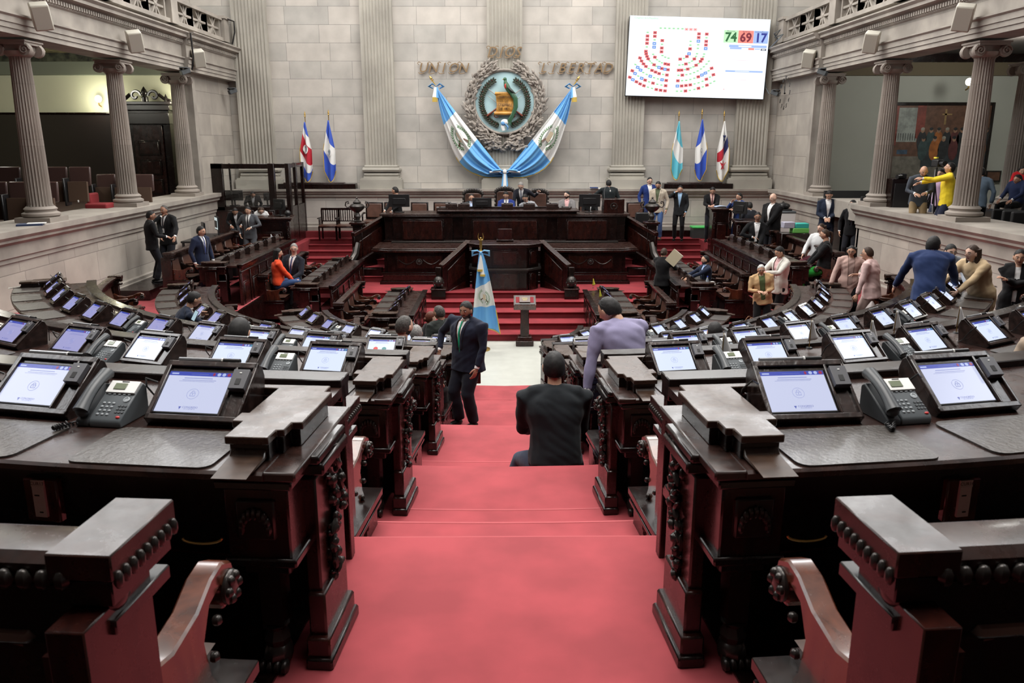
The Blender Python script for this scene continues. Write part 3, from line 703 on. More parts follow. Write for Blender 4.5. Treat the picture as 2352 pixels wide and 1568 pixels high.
        for s in (-1,1):
            a,kn,an=lg[s]; sm=MB(); sm.ball((an.x+s*.01,an.y+.06,an.z-.045),(.045*k,.135*k,.042),fab(shoes,.3,0),12,8); sm.box((an.x+s*.01,an.y+.05,an.z-.077),(.085*k,.25*k,.016),BLKM); sm.build('shoe',t,smooth=60)
    PEOPLE.append(t); return t,HT,sh
def gp(px,Y): return at_y(px,700,Y).x   # world x of an image column at depth Y (near enough for upright things)
def TOP(px,py,Y): p=at_y(px,py,Y); return p.x,p.z
def P(label,px,pyt,Y,z0,face,**kw):
    x,zt=TOP(px,pyt,Y); return person(label,x,Y,z0,face,zt,**kw)
BLKS=(.005,.005,.006); NAVY=(.012,.018,.045); GREYS=(.07,.075,.085)
# near the left wall
P('man in black suit leaning on the left stone ledge, back turned',341,483,18.3,1.34,-55,jacket=BLKS,hyaw=-20,glasses=True,LH=(-.45,.35,1.45),RH=(.15,.28,1.05),skin='d',wide=1.05)
P('man in black suit with grey tie and lanyard, hand held out',378,470,19.0,1.34,165,jacket=BLKS,tie=(.05,.05,.06),lanyard=True,skin='d',RH=(-.05,.3,1.0),LH=(-.42,.30,1.02),hair='dg',style='crop',wide=1.08)
P('man in navy suit with blue tie standing among the outer left benches',457,518,17.3,1.12,-115,jacket=NAVY,tie=(.05,.07,.22),pants=NAVY,skin='m',hyaw=10)
P('man in grey suit with hand on hip behind the outer left desk',570,473,22.0,1.15,175,jacket=GREYS,pants=GREYS,tie=(.01,.012,.02),LH=(-.12,.20,1.08),Lp=(-1,-.2,-.2),RH=(.27,.05,.90),Rp=(1,-.3,0),skin='m',style='thick')
P('person with dark hair and white shirt seated before the glazed booth',540,475,23.2,1.5,195,sit=2.0,jacket=BLKS,skin='d',lean=14,hpitch=25)
P('woman with long brown hair in white blouse seated before the booth',598,474,23.5,1.5,200,sit=2.0,jacket=(.6,.6,.6),female=True,open_=False,hair='b',style='long',glasses=True,skin='l',lean=12,hpitch=25)
P('bearded man in dark suit seated inside the glazed booth looking down',579,437,25.2,1.5,200,sit=2.35,jacket=BLKS,skin='d',beard='k',lean=18,hpitch=32,style='crop')
P('woman in orange jacket and jeans seated sideways on the left bench',634,569,18.3,.7,-70,sit=1.22,jacket=(.72,.07,.02),female=True,open_=False,pants=(.03,.06,.15),hair='k',style='long',skin='m',hyaw=0,RH=(.05,.36,.62),LH=(-.15,.38,.60),LF=(-.1,.38,.25),RF=(.1,.36,.25))
P('grey-haired man with glasses in dark suit and blue tie on the left bench',668,557,18.9,.7,165,sit=1.18,jacket=(.012,.014,.022),tie=(.03,.06,.18),skin='l',hair='g',style='short',glasses=True,hyaw=25,side=-6)
P('man with glasses in navy suit resting his chin, holding a phone',390,672,11.2,1.12,-62,sit=1.62,jacket=(.012,.018,.036),pants=NAVY,skin='m',glasses=True,style='thick',lean=26,hpitch=10,near=True,LH=(-.02,.40,.93),Lp=(-.6,.1,-1),RH=(.12,.60,.62),Rp=(1,0,-.6))
P('dark-haired man seen only from behind, head above the second row',520,738,6.15,1.9,-10,sit=2.22,jacket=BLKS,skin='m',lean=10,hpitch=30,near=True)
P('bearded balding man in beige jacket seated left of the aisle',922,724,8.7,1.12,-35,sit=1.62,jacket=(.38,.29,.21),pants=BLKS,skin='l',hair='dg',beard='k',style='crop',near=True,hyaw=-10,wide=1.1)
P('grey-haired person seated behind the bearded man, only the head showing',956,746,11.0,.5,10,sit=.98,jacket=BLKS,hair='g',skin='m')
P('woman with red hair in black talking face to face at the innermost desk',986,714,13.2,0.03,-62,jacket=BLKS,female=True,open_=False,hair='r',style='bun',skin='l',near=True,hpitch=0,LH=(-.05,.38,1.12),RH=(.10,.34,1.05))
P('man in dark green-black suit, back turned, greeting the red-haired woman',1017,702,13.0,0.03,38,jacket=(.018,.022,.020),hair='dg',style='crop',skin='d',near=True,hyaw=22,wide=1.1,lean=6)
# centre
P('stout man in dark navy suit and green tie standing in the aisle',1073,689,9.35,1.105,140,jacket=(.011,.014,.030),pants=(.009,.010,.018),tie=(.0,.30,.16),skin='d',hair='k',style='thick',beard='dg',near=True,wide=1.34,hyaw=14,hpitch=4,RH=(.36,.12,.93),Rp=(1,-.5,.2),LH=(-.27,.14,.82),Lp=(-1,-.7,0),LF=(-.10,.02,.085),RF=(.10,.06,.085),shoes=(.01,.01,.01))
P('man in dark jacket and jeans seated on the aisle steps, back turned',1279,820,5.45,2.13,2,sit=2.15,jacket=(.010,.013,.016),pants=(.03,.042,.075),skin='m',near=True,lean=14,hpitch=2,wide=1.12,LF=(-.36,.46,-.42),RF=(.26,.52,-.42),LH=(-.12,.42,.22),RH=(.10,.42,.22),Lp=(-.35,-.2,-1),Rp=(.35,-.2,-1))
P('man in lavender jacket bending over a desk right of the aisle, back turned',1446,690,6.0,1.9,24,jacket=(.25,.23,.36),pants=(.10,.12,.25),skin='m',near=True,lean=24,hpitch=22,hyaw=28,wide=1.18,LH=(-.36,.02,.66),Lp=(-1,-.8,.2),RH=(.30,.45,.80),hair='k',style='crop')
P('man with dark hair, face half hidden behind the third-row terminals',1550,744,11.3,.5,150,sit=.98,jacket=BLKS,skin='m',hyaw=20)
P('dark-haired person, only the back of the head beside a bright screen',1646,739,8.9,1.12,5,sit=1.55,jacket=BLKS,skin='m',style='thick',near=True)
# presidium
P('man in dark suit looking sideways behind the left presidium monitor',910,428,24.2,1.66,140,sit=2.30,jacket=BLKS,tie=(.05,.05,.06),skin='m',hyaw=-60)
P('balding man in dark suit seated in the left carved armchair',1083,444,24.3,1.66,182,sit=2.15,jacket=(.02,.022,.022),shirt=(.5,.6,.8),skin='m',style='crop',hpitch=22,glasses=False)
P('man in bright blue suit and dark tie seated in the middle armchair',1163,438,24.25,1.66,176,sit=2.16,jacket=(.02,.04,.20),tie=(.01,.01,.03),skin='m',hpitch=25,hyaw=-8)
P('grey-haired man with glasses standing bent between the carved armchairs',1201,416,24.5,1.66,165,jacket=(.012,.013,.02),tie=(.04,.05,.09),skin='l',hair='g',glasses=True,lean=22,hpitch=18,LH=(-.5,.15,1.35),RH=(.2,.35,.85))
P('man with glasses in light grey suit bending over the presidium desk',1222,443,24.1,1.66,165,sit=2.16,jacket=(.30,.31,.33),tie=(.01,.015,.05),skin='m',glasses=True,lean=24,side=12,hpitch=20)
P('bearded man in grey jacket and pink shirt smiling at the presidium desk',1303,438,24.3,1.66,170,sit=2.15,jacket=(.20,.19,.19),shirt=(.7,.42,.42),skin='l',beard='k',style='thick',hyaw=-28,hpitch=0)
P('man barely visible above the right presidium monitor',1355,443,24.6,1.66,180,sit=2.15,jacket=BLKS,skin='m')
P('man in black suit standing with his back turned beside the stage lectern',1399,412,24.5,1.66,8,jacket=(.012,.016,.018),skin='m',wide=1.12,LH=(-.5,.35,1.15),style='crop')
P('man with glasses in blue suit standing behind the beige-jacket man',1492,406,25.2,1.66,185,jacket=(.015,.035,.16),pants=(.015,.03,.12),skin='l',glasses=True)
P('bearded man in beige jacket and jeans walking down from the stage',1513,415,24.3,1.60,160,jacket=(.46,.40,.32),shirt=(.10,.12,.07),pants=(.05,.10,.24),shoes=(.12,.07,.04),skin='m',beard='k',glasses=True,hpitch=22,RH=(.20,.12,.78),LF=(-.10,.0,.085),RF=(.12,.26,.085))
P('man in black blazer and blue shirt talking on the phone by the wall',1563,425,24.9,1.5,165,jacket=(.012,.014,.016),shirt=(.30,.46,.65),pants=BLKS,skin='m',RH=(.16,.10,1.46),Rp=(1,.3,-1),LH=(-.20,.10,.88))
# right back
P('man in black suit and pink shirt reading papers at the tall right lectern',1637,428,24.6,1.5,170,jacket=BLKS,shirt=(.7,.45,.40),tie=(.05,.01,.02),skin='m',hpitch=28,LH=(-.02,.38,1.12),RH=(.10,.38,1.10))
P('man in blue suit raising his hand to his mouth beside the right lectern',1701,442,23.6,1.35,115,jacket=(.02,.045,.17),pants=(.02,.04,.15),skin='m',RH=(.05,.26,1.42),Rp=(.8,.4,-1),LH=(-.1,.25,1.2))
P('man in dark suit seated with his back turned behind the lower carved desk',1724,463,23.2,1.35,20,sit=1.95,jacket=(.02,.022,.03),skin='m')
P('bald man in black suit standing by the photocopier',1779,443,21.6,1.12,120,jacket=BLKS,skin='l',style='bald',wide=1.15,RH=(.05,.38,1.15),LH=(-.05,.36,1.12))
P('seated man with glasses in black suit resting his cheek on his fist',1741,485,21.0,1.12,165,sit=1.75,jacket=BLKS,skin='d',glasses=True,RH=(.10,.16,.95),Rp=(1,.5,-1),LH=(-.05,.35,.62),lean=5)
P('man in navy suit and white shirt looking at his phone in the doorway',1905,435,21.2,1.42,165,jacket=(.013,.02,.04),pants=(.013,.018,.035),skin='m',hpitch=34,LH=(-.03,.28,1.13),RH=(.07,.28,1.13))
P('man with glasses in black suit and grey tie standing by the right wall',1962,458,20.2,1.42,150,jacket=BLKS,tie=(.06,.065,.08),skin='m',glasses=True,hyaw=-25,wide=1.0)
P('woman in black holding up a cream folder before the right desk',1524,569,18.6,.45,-38,jacket=BLKS,female=True,open_=False,hair='b',style='bun',skin='m',wide=1.12,LH=(-.05,.38,1.22),RH=(.12,.38,1.20))
P('man in navy suit and light blue shirt seated typing at the right desk',1624,585,18.6,.6,100,sit=1.1,jacket=(.012,.018,.04),shirt=(.38,.5,.75),skin='m',beard='dg',style='crop',LH=(-.1,.50,.80),RH=(.12,.48,.80))
P('white-haired woman in beige cardigan with folded hands smiling',1757,606,15.9,.62,170,jacket=(.48,.31,.16),shirt=(.09,.12,.05),female=True,open_=.9,hair='w',style='short',glasses=True,skin='m',wide=1.2,pants=BLKS,side=7,LH=(-.04,.24,.98),RH=(.12,.24,.98),near=True)
P('man in cream jacket touching the shoulder of the white-haired woman',1797,564,16.3,.62,112,jacket=(.60,.58,.53),shirt=(.65,.42,.42),pants=BLKS,skin='m',style='thick',hpitch=22,near=True,LH=(-.12,.48,1.30),RH=(.10,.50,1.18))
P('woman with long dark hair in white jacket seated on the outer right bench',1880,511,18.4,1.15,140,sit=1.78,jacket=(.62,.63,.64),pants=(.10,.015,.03),female=True,open_=False,hair='b',style='long',skin='l',hyaw=-20,side=-8)
P('woman with ponytail in black top and bright green trousers seated',1900,525,17.2,1.15,78,sit=1.72,jacket=BLKS,pants=(.02,.30,.04),female=True,open_=False,hair='b',style='pony',skin='m',LH=(-.1,.45,.62),RH=(.1,.45,.6),near=True)
P('woman with glasses in pale pink coat and scarf facing left at the bend',1958,562,14.6,1.12,165,jacket=(.50,.34,.30),shirt=(.40,.28,.25),pants=BLKS,female=True,open_=.9,hair='k',style='long',glasses=True,skin='m',hyaw=-15,RH=(.34,.15,.78),LH=(-.22,.15,1.30),Lp=(-1,0,-1),wide=1.15,near=True,coat=True)
P('short-haired woman in pale pink blazer carrying a plastic bag, back turned',2010,567,13.6,1.12,50,jacket=(.66,.47,.45),pants=(.45,.33,.30),female=True,open_=False,hair='b',style='crop',skin='m',wide=1.15,near=True,lean=8,LH=(-.30,.15,.72),RH=(.2,.3,1.1),glasses=True)
P('man in blue suit leaning on the desk with his back turned',2148,545,9.4,1.9,-22,jacket=(.016,.032,.10),pants=(.02,.03,.09),skin='m',style='thick',near=True,lean=26,hyaw=-25,hpitch=-5,wide=1.12,LH=(-.35,.45,.78),RH=(.35,.5,.85),beard='k')
P('bearded man with glasses in light grey jacket behind the blue-suited man',2180,556,10.6,1.9,160,jacket=(.30,.32,.35),shirt=(.5,.5,.5),skin='l',beard='b',glasses=True,near=True,lean=16,hyaw=15,hpitch=0,RH=(.0,.42,.78),LH=(-.2,.42,.78),style='thick')
P('woman with long brown hair in camel coat leaning on the curved desk',2266,559,9.6,1.9,108,jacket=(.55,.41,.25),pants=BLKS,female=True,open_=False,hair='b',style='long',skin='l',near=True,lean=24,hpitch=-6,wide=1.1,LH=(-.1,.55,.80),RH=(.22,.50,.80),coat=True,collar='f')
P('woman in black jacket with folded arms at the right picture edge',2345,570,10.4,1.6,150,jacket=BLKS,female=True,open_=.5,shirt=(.6,.6,.6),hair='k',style='short',skin='m',near=True,LH=(.12,.22,1.15),RH=(-.12,.24,1.15),wide=1.1)
person('person in tan jacket cut off by the right picture edge',3.16,4.30,2.37,0,3.72,sit=2.80,jacket=(.30,.23,.17),skin='m',near=True,lean=4,wide=1.1,style='short')
# gallery
P('person in bright yellow jacket reaching up to the camera',2184,372,16.6,2.45,76,jacket=(.80,.60,.03),pants=(.02,.025,.05),open_=False,skin='m',style='short',near=True,hpitch=-12,LH=(-.10,.50,1.30),RH=(.08,.54,1.20),hand=True)
P('cameraman in dark plaid shirt behind the tripod',2119,379,17.2,2.45,165,jacket=(.05,.06,.075),pants=(.25,.18,.10),open_=False,skin='m',style='bald',lean=14,hpitch=22,wide=1.1,LH=(-.05,.36,1.0),RH=(.15,.34,.98))
P('person in lilac top behind the yellow-clad one, face half hidden',2166,386,17.4,2.45,120,jacket=(.52,.36,.52),pants=(.04,.05,.09),open_=False,skin='l',hair='k',style='thick')
P('person in blue-grey hooded jacket and cap beside the big right column',2257,384,16.7,2.45,-25,jacket=(.10,.14,.19),pants=BLKS,open_=False,skin='m',hair='k',lean=12,style='thick')
P('visitor in red top seated cross-legged at the right picture edge',2345,424,17.5,2.45,150,sit=3.30,jacket=(.52,.015,.02),pants=BLKS,open_=False,female=True,hair='k',style='long',skin='m')
P('visitor in dark clothes seated low in the right gallery, legs stretched out',2335,450,16.8,2.45,110,sit=3.15,jacket=(.012,.02,.06),pants=BLKS,open_=False,skin='d')
# hand-held things
x,z=TOP(446,700,10.9); mb=MB(); mb.box((0,0,0),(.075,.008,.15),BLACK); mb.box((0,-.005,0),(.068,.002,.138),mat('phone_screen_glow',(.02,.02,.02),.2,emit=(.45,.62,.70),es=.9)); o=mb.build('mobile_phone',bevel=.003); p=at_y(448,725,10.9); o.location=p; o.rotation_euler=(R(-25),R(15),R(-35)); tag(o,'lit mobile phone held by the navy-suited man resting his chin','phone')
p=at_y(1548,592,18.2); mb=MB(); mb.box((0,0,0),(.26,.01,.34),mat('manila_folder',(.74,.68,.48),.7)); mb.box((.02,.012,.01),(.24,.006,.32),PAPER); o=mb.build('paper_folder'); o.location=p; o.rotation_euler=(R(10),R(38),R(-20)); tag(o,'cream folder held up by the woman in black','folder')
p=at_y(1665,468,24.2); mb=MB(); mb.grid(lambda u,v:((u-.5)*.4,(v-.5)*.3,.03*math.sin(PI*u)),6,4,mat('pale_blue_paper',(.40,.5,.68),.7)); o=mb.build('paper_sheet',recalc=False,solid=.004); o.location=(p.x-.15,24.05,2.60); tag(o,'pale blue papers on top of the tall right lectern','papers')
mb=MB(); BAGP=mat('thin_plastic_bag',(.62,.55,.53),.3,trans=.35); mb.lathe([(.02,.0),(.10,.02),(.16,.12),(.15,.26),(.10,.38),(.04,.48),(.015,.52)],BAGP,14); o=mb.build('plastic_bag'); p=at_y(1997,695,13.5); o.location=(p.x-.05,13.3,1.35); tag(o,'translucent pale plastic bag held by the woman in pink blazer','bag')
p=at_y(1548,438,25); mb=MB(); mb.box((0,0,0),(.03,.07,.14),BLACK); o=mb.build('mobile_phone'); o.location=(TOP(1552,450,24.8)[0],24.8,TOP(1552,447,24.8)[1]); tag(o,'dark mobile phone at the ear of the man by the wall','phone')
# ---------------- desk and bench builders ----------------
def arc_path(n,r,a0,a1,s,N=None,z=0):
    yc=ROWS[n][0]; N=N or max(3,int(abs(a1-a0)*r/.16)); out=[]
    for i in range(N+1):
        a=a0+(a1-a0)*i/N; out.append((s*r*math.sin(a),yc-r*math.cos(a),s*math.sin(a),-math.cos(a),z))
    return out
def line_path(x,y0,y1,s,z=0,N=2):
    return [(s*x,y0+(y1-y0)*i/N,s,0,z) for i in range(N+1)]
def frame_at(path,t):   # -> origin, normal(user side), tangent
    k=t*(len(path)-1); i=min(int(k),len(path)-2); f=k-i; a,b=path[i],path[i+1]
    x,y,nx,ny=[a[j]+(b[j]-a[j])*f for j in range(4)]; l=math.hypot(nx,ny)
    return x,y,nx/l,ny/l
def plen(path): return sum(math.dist(path[i][:2],path[i+1][:2]) for i in range(len(path)-1))
def local_M(x,y,nx,ny,z): # local +Y = away from the user, local +X to the user's right hand
    return Matrix(((-ny,-nx,0,x),(nx,-ny,0,y),(0,0,1,z),(0,0,0,1)))
def carved(mb,M,w,h,m=BRONZ,n=14,seed=1,d=.03):
    rn=random.Random(seed)
    for i in range(n):
        t=i/(n-1); ww=w*(.25+.75*math.sin(PI*min(1,t*1.15)))
        for sx in (-1,1):
            mb.ball((sx*rn.uniform(.1,.5)*ww,-d*rn.uniform(.1,.9),h*(t-.5)),(rn.uniform(.010,.02),rn.uniform(.012,.026),rn.uniform(.014,.032)),m,6,5,M=M@Matrix.Identity(4))
def lion_foot(mb,M,m=BRONZ):
    mb.ball((0,0,.05),(.05,.06,.05),m,8,6,M=M)
    for i in range(4): mb.ball((-.036+.024*i,-.045,.025),(.014,.03,.024),m,6,5,M=M)
    mb.lathe([(.035,.08),(.045,.11),(.03,.14),(.045,.16)],m,8,M=M)
def pedestal(par,M,side,P,simple=False):
    # M origin: desk baseline (monitor base) at the desk end, z at user platform; side=+1: aisle lies on local +X
    s=side; mb=MB(); U=lambda x,y,z:(s*x,y,z)
    mb.box(U(-.10,-.11,.58),(.20,.54,.30),WR,M=M); mb.box(U(-.09,.10,.30),(.18,.16,.58),W_,M=M)
    mb.box(U(-.09,-.12,.742),(.27,.62,.03),WT,M=M); mb.box(U(-.10,-.11,.70),(.24,.58,.03),W_,M=M); mb.box(U(-.095,-.11,.44),(.225,.565,.03),W_,M=M); mb.box(U(-.10,-.11,.40),(.15,.45,.06),W_,M=M)
    mb.box(U(-.10,-.385,.585),(.12,.02,.13),BRONZ,M=M)
    mb.build('end_panel',par,bevel=.006)
    c=MB()
    poly=[(-.19,-.36),(-.055,-.36),(-.055,-.29),(-.03,-.29),(-.03,-.22),(.005,-.22),(.005,.10),(-.02,.10),(-.02,.17),(-.27,.17),(-.27,.13),(-.20,.13),(-.20,-.14),(-.225,-.14),(-.225,-.22),(-.19,-.22)]
    c.prism([(s*x,y) for x,y in poly],.815,.84,WC,M=M)
    c.prism([(s*(x*.9-.012),y*.93-.008) for x,y in poly],.757,.815,W_,M=M)
    c.extr([(-.50,.765),(-.36,.778),(-.33,.812),(-.33,.765)],s*-.18,s*-.07,WC,M=M)
    c.build('cap',par,bevel=.003)
    p=MB()
    p.box(U(.015,-.13,.33),(.05,.22,.66),WR,M=M); p.box(U(.025,-.13,.13),(.06,.26,.26),WR,M=M); p.box(U(.03,-.13,.055),(.08,.31,.11),WR,M=M); p.box(U(.035,-.13,.022),(.09,.34,.044),W_,M=M); p.box(U(.03,-.13,.70),(.10,.28,.04),W_,M=M); p.box(U(.02,-.13,.735),(.10,.30,.03),W_,M=M)
    p.build('pilaster',par,bevel=.007)
    if not simple:
        k=MB(); T=Matrix.Rotation(-s*PI/2,4,'Z')
        rn=random.Random(int(P*100)+s)
        def relief(x,y,z,w,h,n):
            for i in range(n):
                f=(i+.5)/n; ww=w*(.35+.65*abs(math.sin(f*7.3)))*(.5+.5*math.sin(PI*f)); an=rn.uniform(-1.1,1.1)
                Q=M@Matrix.Translation((s*(x+rn.uniform(0,.022)),y+rn.uniform(-ww,ww),z+h*(f-.5)))@Matrix.Rotation(an,4,'X')
                k.ball((0,0,0),(.012,.011,rn.uniform(.018,.034)),BRONZ,6,5,M=Q)
                if i%4==0: k.ball((0,0,0),(.020,.020,.020),BRONZ,7,5,M=Q)
        relief(.040,-.07,.565,.065,.30,46); k.build('carving',par); k=MB(); relief(.042,-.13,.35,.026,.20,18); k.build('carving',par); k=MB()
        for q in range(9):
            an=q*PI/8; k.ball((s*-.10+.042*math.cos(an),-.40,.56+.05*math.sin(an)),(.010,.012,.022),BRONZ,6,5,M=M)
        k.build('carving',par)
    l=MB(); l.box(U(-.11,-.26,.27),(.07,.08,.24),W_,M=M); lion_foot(l,M@Matrix.Translation((s*-.11,-.27,0))); l.build('leg',par)
def make_desk(label,cat,path,P,zf,ends,seats,panels=.62,group=None,open_front=False,simple=False):
    x,y,nx,ny=frame_at(path,.5); t=thing('desk',label,cat,(0,0,0),0,group)
    pa=[(a[0],a[1],a[2],a[3],P) for a in path]
    w=MB(); w.sweep(pa,[(-.45,.725),(.42,.725),(.44,.735),(.44,.752),(.43,.76),(-.45,.76)],WT); w.build('worktop',t,smooth=30)
    f=MB(); zz=zf-P
    f.sweep(pa,[(-.46,zz if not open_front else .45),(-.42,zz if not open_front else .45),(-.42,.724),(-.46,.724)],WR)
    f.sweep(pa,[(-.50,.70),(-.40,.70),(-.40,.79),(-.52,.79),(-.52,.765),(-.50,.75)],W_); f.sweep(pa,[(-.485,.60),(-.46,.60),(-.46,.64),(-.49,.64)],W_)
    f.sweep(pa,[(-.49,zz),(-.44,zz),(-.44,zz+.13),(-.475,zz+.16),(-.485,zz+.12)],W_)
    L=plen(path); n=max(2,int(L/panels))
    for i in range(n+1):
        x,y,nx,ny=frame_at(path,min(1-.05/L,max(.05/L,i/n))); M=local_M(x,y,nx,ny,P)
        f.box((0,.465,(zz+.6)/2),(.09,.035,.6-zz),WR,M=M)
        if not open_front and i<n:
            x,y,nx,ny=frame_at(path,(i+.5)/n); M=local_M(x,y,nx,ny,P); pw=L/n*.62; h=.6-zz
            f.box((0,.466,zz+h*.54),(pw,.018,h*.60),W_,M=M); f.box((0,.474,zz+h*.54),(pw-.07,.018,h*.60-.07),WR,M=M)
    f.build('front_panel',t,bevel=.004,smooth=30)
    a=MB(); a.sweep(pa,[(.30,.54),(.33,.54),(.33,.725),(.30,.725)],W_); a.sweep(pa,[(-.41,.30),(-.2,.30),(-.2,.33),(-.41,.33)],W_); a.build('apron',t,smooth=30)
    for (tt,side) in ends:
        x,y,nx,ny=frame_at(path,tt); M=local_M(x,y,nx,ny,P)@Matrix.Translation((side*.05,0,0)); pedestal(t,M,side,P,simple)
    return t
def make_bench(label,path,P,seats,ends=((0,1),(1,-1)),group=None,arms=True,simple=False):
    t=thing('bench',label,'bench',(0,0,0),0,group); L=plen(path)
    pa=[(a[0],a[1],a[2],a[3],P) for a in path]
    b=MB(); b.sweep(pa,[(-.06,.94),(.05,.94),(.06,.97),(.06,.985),(.04,1.0),(-.05,1.0),(-.08,.985),(-.08,.96)],WT)
    b.sweep(pa,[(-.02,.84),(.06,.84),(.05,.90),(.055,.94),(-.05,.94)],W_)
    b.build('back_rail',t,smooth=30)
    c=MB(); c.sweep(pa,[(.02,0),(.08,0),(.08,.84),(.02,.84)],W_); c.sweep(pa,[(-.01,0),(.10,0),(.10,.14),(-.01,.14)],W_)
    n0=int(L/.62)
    for i in range(n0+1):
        x,y,nx,ny=frame_at(path,min(.999,max(.001,i/max(1,n0)))); c.box((0,-.10,.46),(.07,.03,.76),WR,M=local_M(x,y,nx,ny,P))
    c.build('back_panel',t,smooth=30)
    if not simple:
        k=MB(); m=int(L/(.034 if P>2.7 else .06))
        for i in range(m):
            x,y,nx,ny=frame_at(path,(i+.5)/m); k.ball((0,-.066,.958),(.015 if P>2.7 else .025,.013,.020),BRONZ,6,5,M=local_M(x,y,nx,ny,P))
        k.build('carved_edge',t)
    for i in range(seats):
        x,y,nx,ny=frame_at(path,(i+.5)/seats); M=local_M(x,y,nx,ny,P); w=min(.56,L/seats-.06)
        s=MB()
        # leather back: rounded shield, tilted
        N=10; pts=[]
        for j in range(N+1):
            q=PI*j/N; pts.append((-(w/2-.03)*math.cos(q),.40-.10*math.sin(q)-.04))
        poly=[(-(w/2-.05),.86),(-(w/2-.02),.62)]+[(p[0],p[1]) for p in pts]+[((w/2-.02),.62),((w/2-.05),.86)]
        s.extr([(a,b) for a,b in poly],-.02,.04,LEATH,M=M@Matrix.Rotation(PI/2,4,'Z')@Matrix.Translation((.06,0,0))@Matrix.Rotation(R(-8),4,'Y'))
        s.build('backrest',t,bevel=.012,smooth=50)
        q=MB(); q.grid(lambda u,v:((u-.5)*w,.05+v*.42,.45+.03*math.sin(PI*u)*math.sin(PI*v)+.02*v),6,5,LEATH,M=M); q.box((0,.26,.41),(w,.44,.06),WR,M=M); q.box((0,.26,.20),(w*.8,.36,.36),BLKM,M=M)
        q.build('seat',t,smooth=50)
    if arms:
        for i in range(seats+1):
            x,y,nx,ny=frame_at(path,min(.995,max(.005,i/seats))); M=local_M(x,y,nx,ny,P)
            end=(i==0 and any(e[0]==0 for e in ends)) or (i==seats and any(e[0]==1 for e in ends))
            r=MB(); W=.032 if end else .026
            pr=[(.0,.70),(.08,.655),(.2,.63),(.32,.65),(.40,.69),(.46,.70),(.515,.675),(.53,.62),(.50,.575),(.45,.575),(.44,.60),(.46,.62),(.44,.645),(.38,.63),(.34,.56),(.36,.46),(.40,.40),(.0,.40)]
            r.extr(pr,-W,W,WA if end else W_,M=M)
            if not end: r.box((0,.28,.672),(.07,.26,.035),LEATH,M=M@Matrix.Rotation(R(4),4,'X')@Matrix.Translation((0,0,-.012)))
            o=r.build('armrest',t,bevel=.006,smooth=50)
            if end or not simple:
                for sx in ((-1,1)):
                    k=MB(); k.ball((sx*(W+.004),.485,.62),(.016,.045,.045),BRONZ if end else W_,10,6,M=M)
                    if end:
                        for q in range(6): k.ball((sx*(W+.012),.485+.028*math.cos(q*PI/3),.62+.028*math.sin(q*PI/3)),.014,BRONZ,6,5,M=M)
                    k.build('rosette',o,M=None)
                    if end and P>1:
                        for (yy,zz) in ((.40,.58),(.37,.50),(.33,.43),(.22,.5),(.12,.55)):
                            k=MB(); k.ball((sx*(W+.004),yy,zz),.014,BRONZ,6,5,M=M); k.build('stud',o)
    for (tt,side) in ends:
        x,y,nx,ny=frame_at(path,tt*.999+.0005); M=local_M(x,y,nx,ny,P); s=side
        e=MB()
        e.box((s*.02,-.02,.45),(.07,.22,.9),WR,M=M); e.box((s*.02,.22,.19),(.08,.46,.38),WR,M=M); e.box((s*.03,.22,.035),(.12,.52,.07),WR,M=M); e.box((s*.03,.22,.40),(.11,.52,.035),W_,M=M); e.box((s*.03,.22,.35),(.10,.50,.02),W_,M=M)
        e.box((s*.02,.045,.985),(.12,.23,.05),WT,M=M); [e.ball((s*.081,-.055+.025*q,.958),(.010,.012,.018),BRONZ,6,5,M=M) for q in range(9)]; e.box((s*.02,.045,.93),(.10,.21,.05),W_,M=M); e.box((s*.02,.045,.86),(.09,.20,.03),W_,M=M)
        e.build('end_panel',t,bevel=.005)
        if not simple:
            k=MB(); carved(k,M@Matrix.Translation((s*.065,.22,.20))@Matrix.Rotation(-s*PI/2,4,'Z'),.06,.26,n=9,seed=2); k.ball((s*.055,-.02,.91),(.015,.035,.03),BRONZ,8,6,M=M); k.build('carving',t)
    return t
for n in (1,2,3,4):
    yc,Rr,P=ROWS[n]
    for s in (-1,1):
        xe={1:3.4,2:4.6,3:5.9,4:5.86}[n]; pl=MB(); b0=math.asin(.76/(Rr+.5)); b1=math.asin(min(.999,xe/(Rr+.5))); pp=arc_path(n,Rr,b0,b1,s)
        pl.sweep([(a[0],a[1],a[2],a[3],P) for a in pp],[(-.38,-.05),(1.42,-.05),(1.42,.014),(-.38,.014)],W_); struct(pl.build('floor_platform_%d_%s'%(n,'left' if s<0 else 'right'),smooth=0))
RN={1:'row nearest the viewer',2:'second row from the viewer',3:'third row from the viewer',4:'fourth row from the viewer',5:'fifth row from the viewer',6:'innermost row'}
SD={-1:'left',1:'right'}
A0=lambda n,x: math.asin(x/ROWS[n][1])
DESKPATH={};
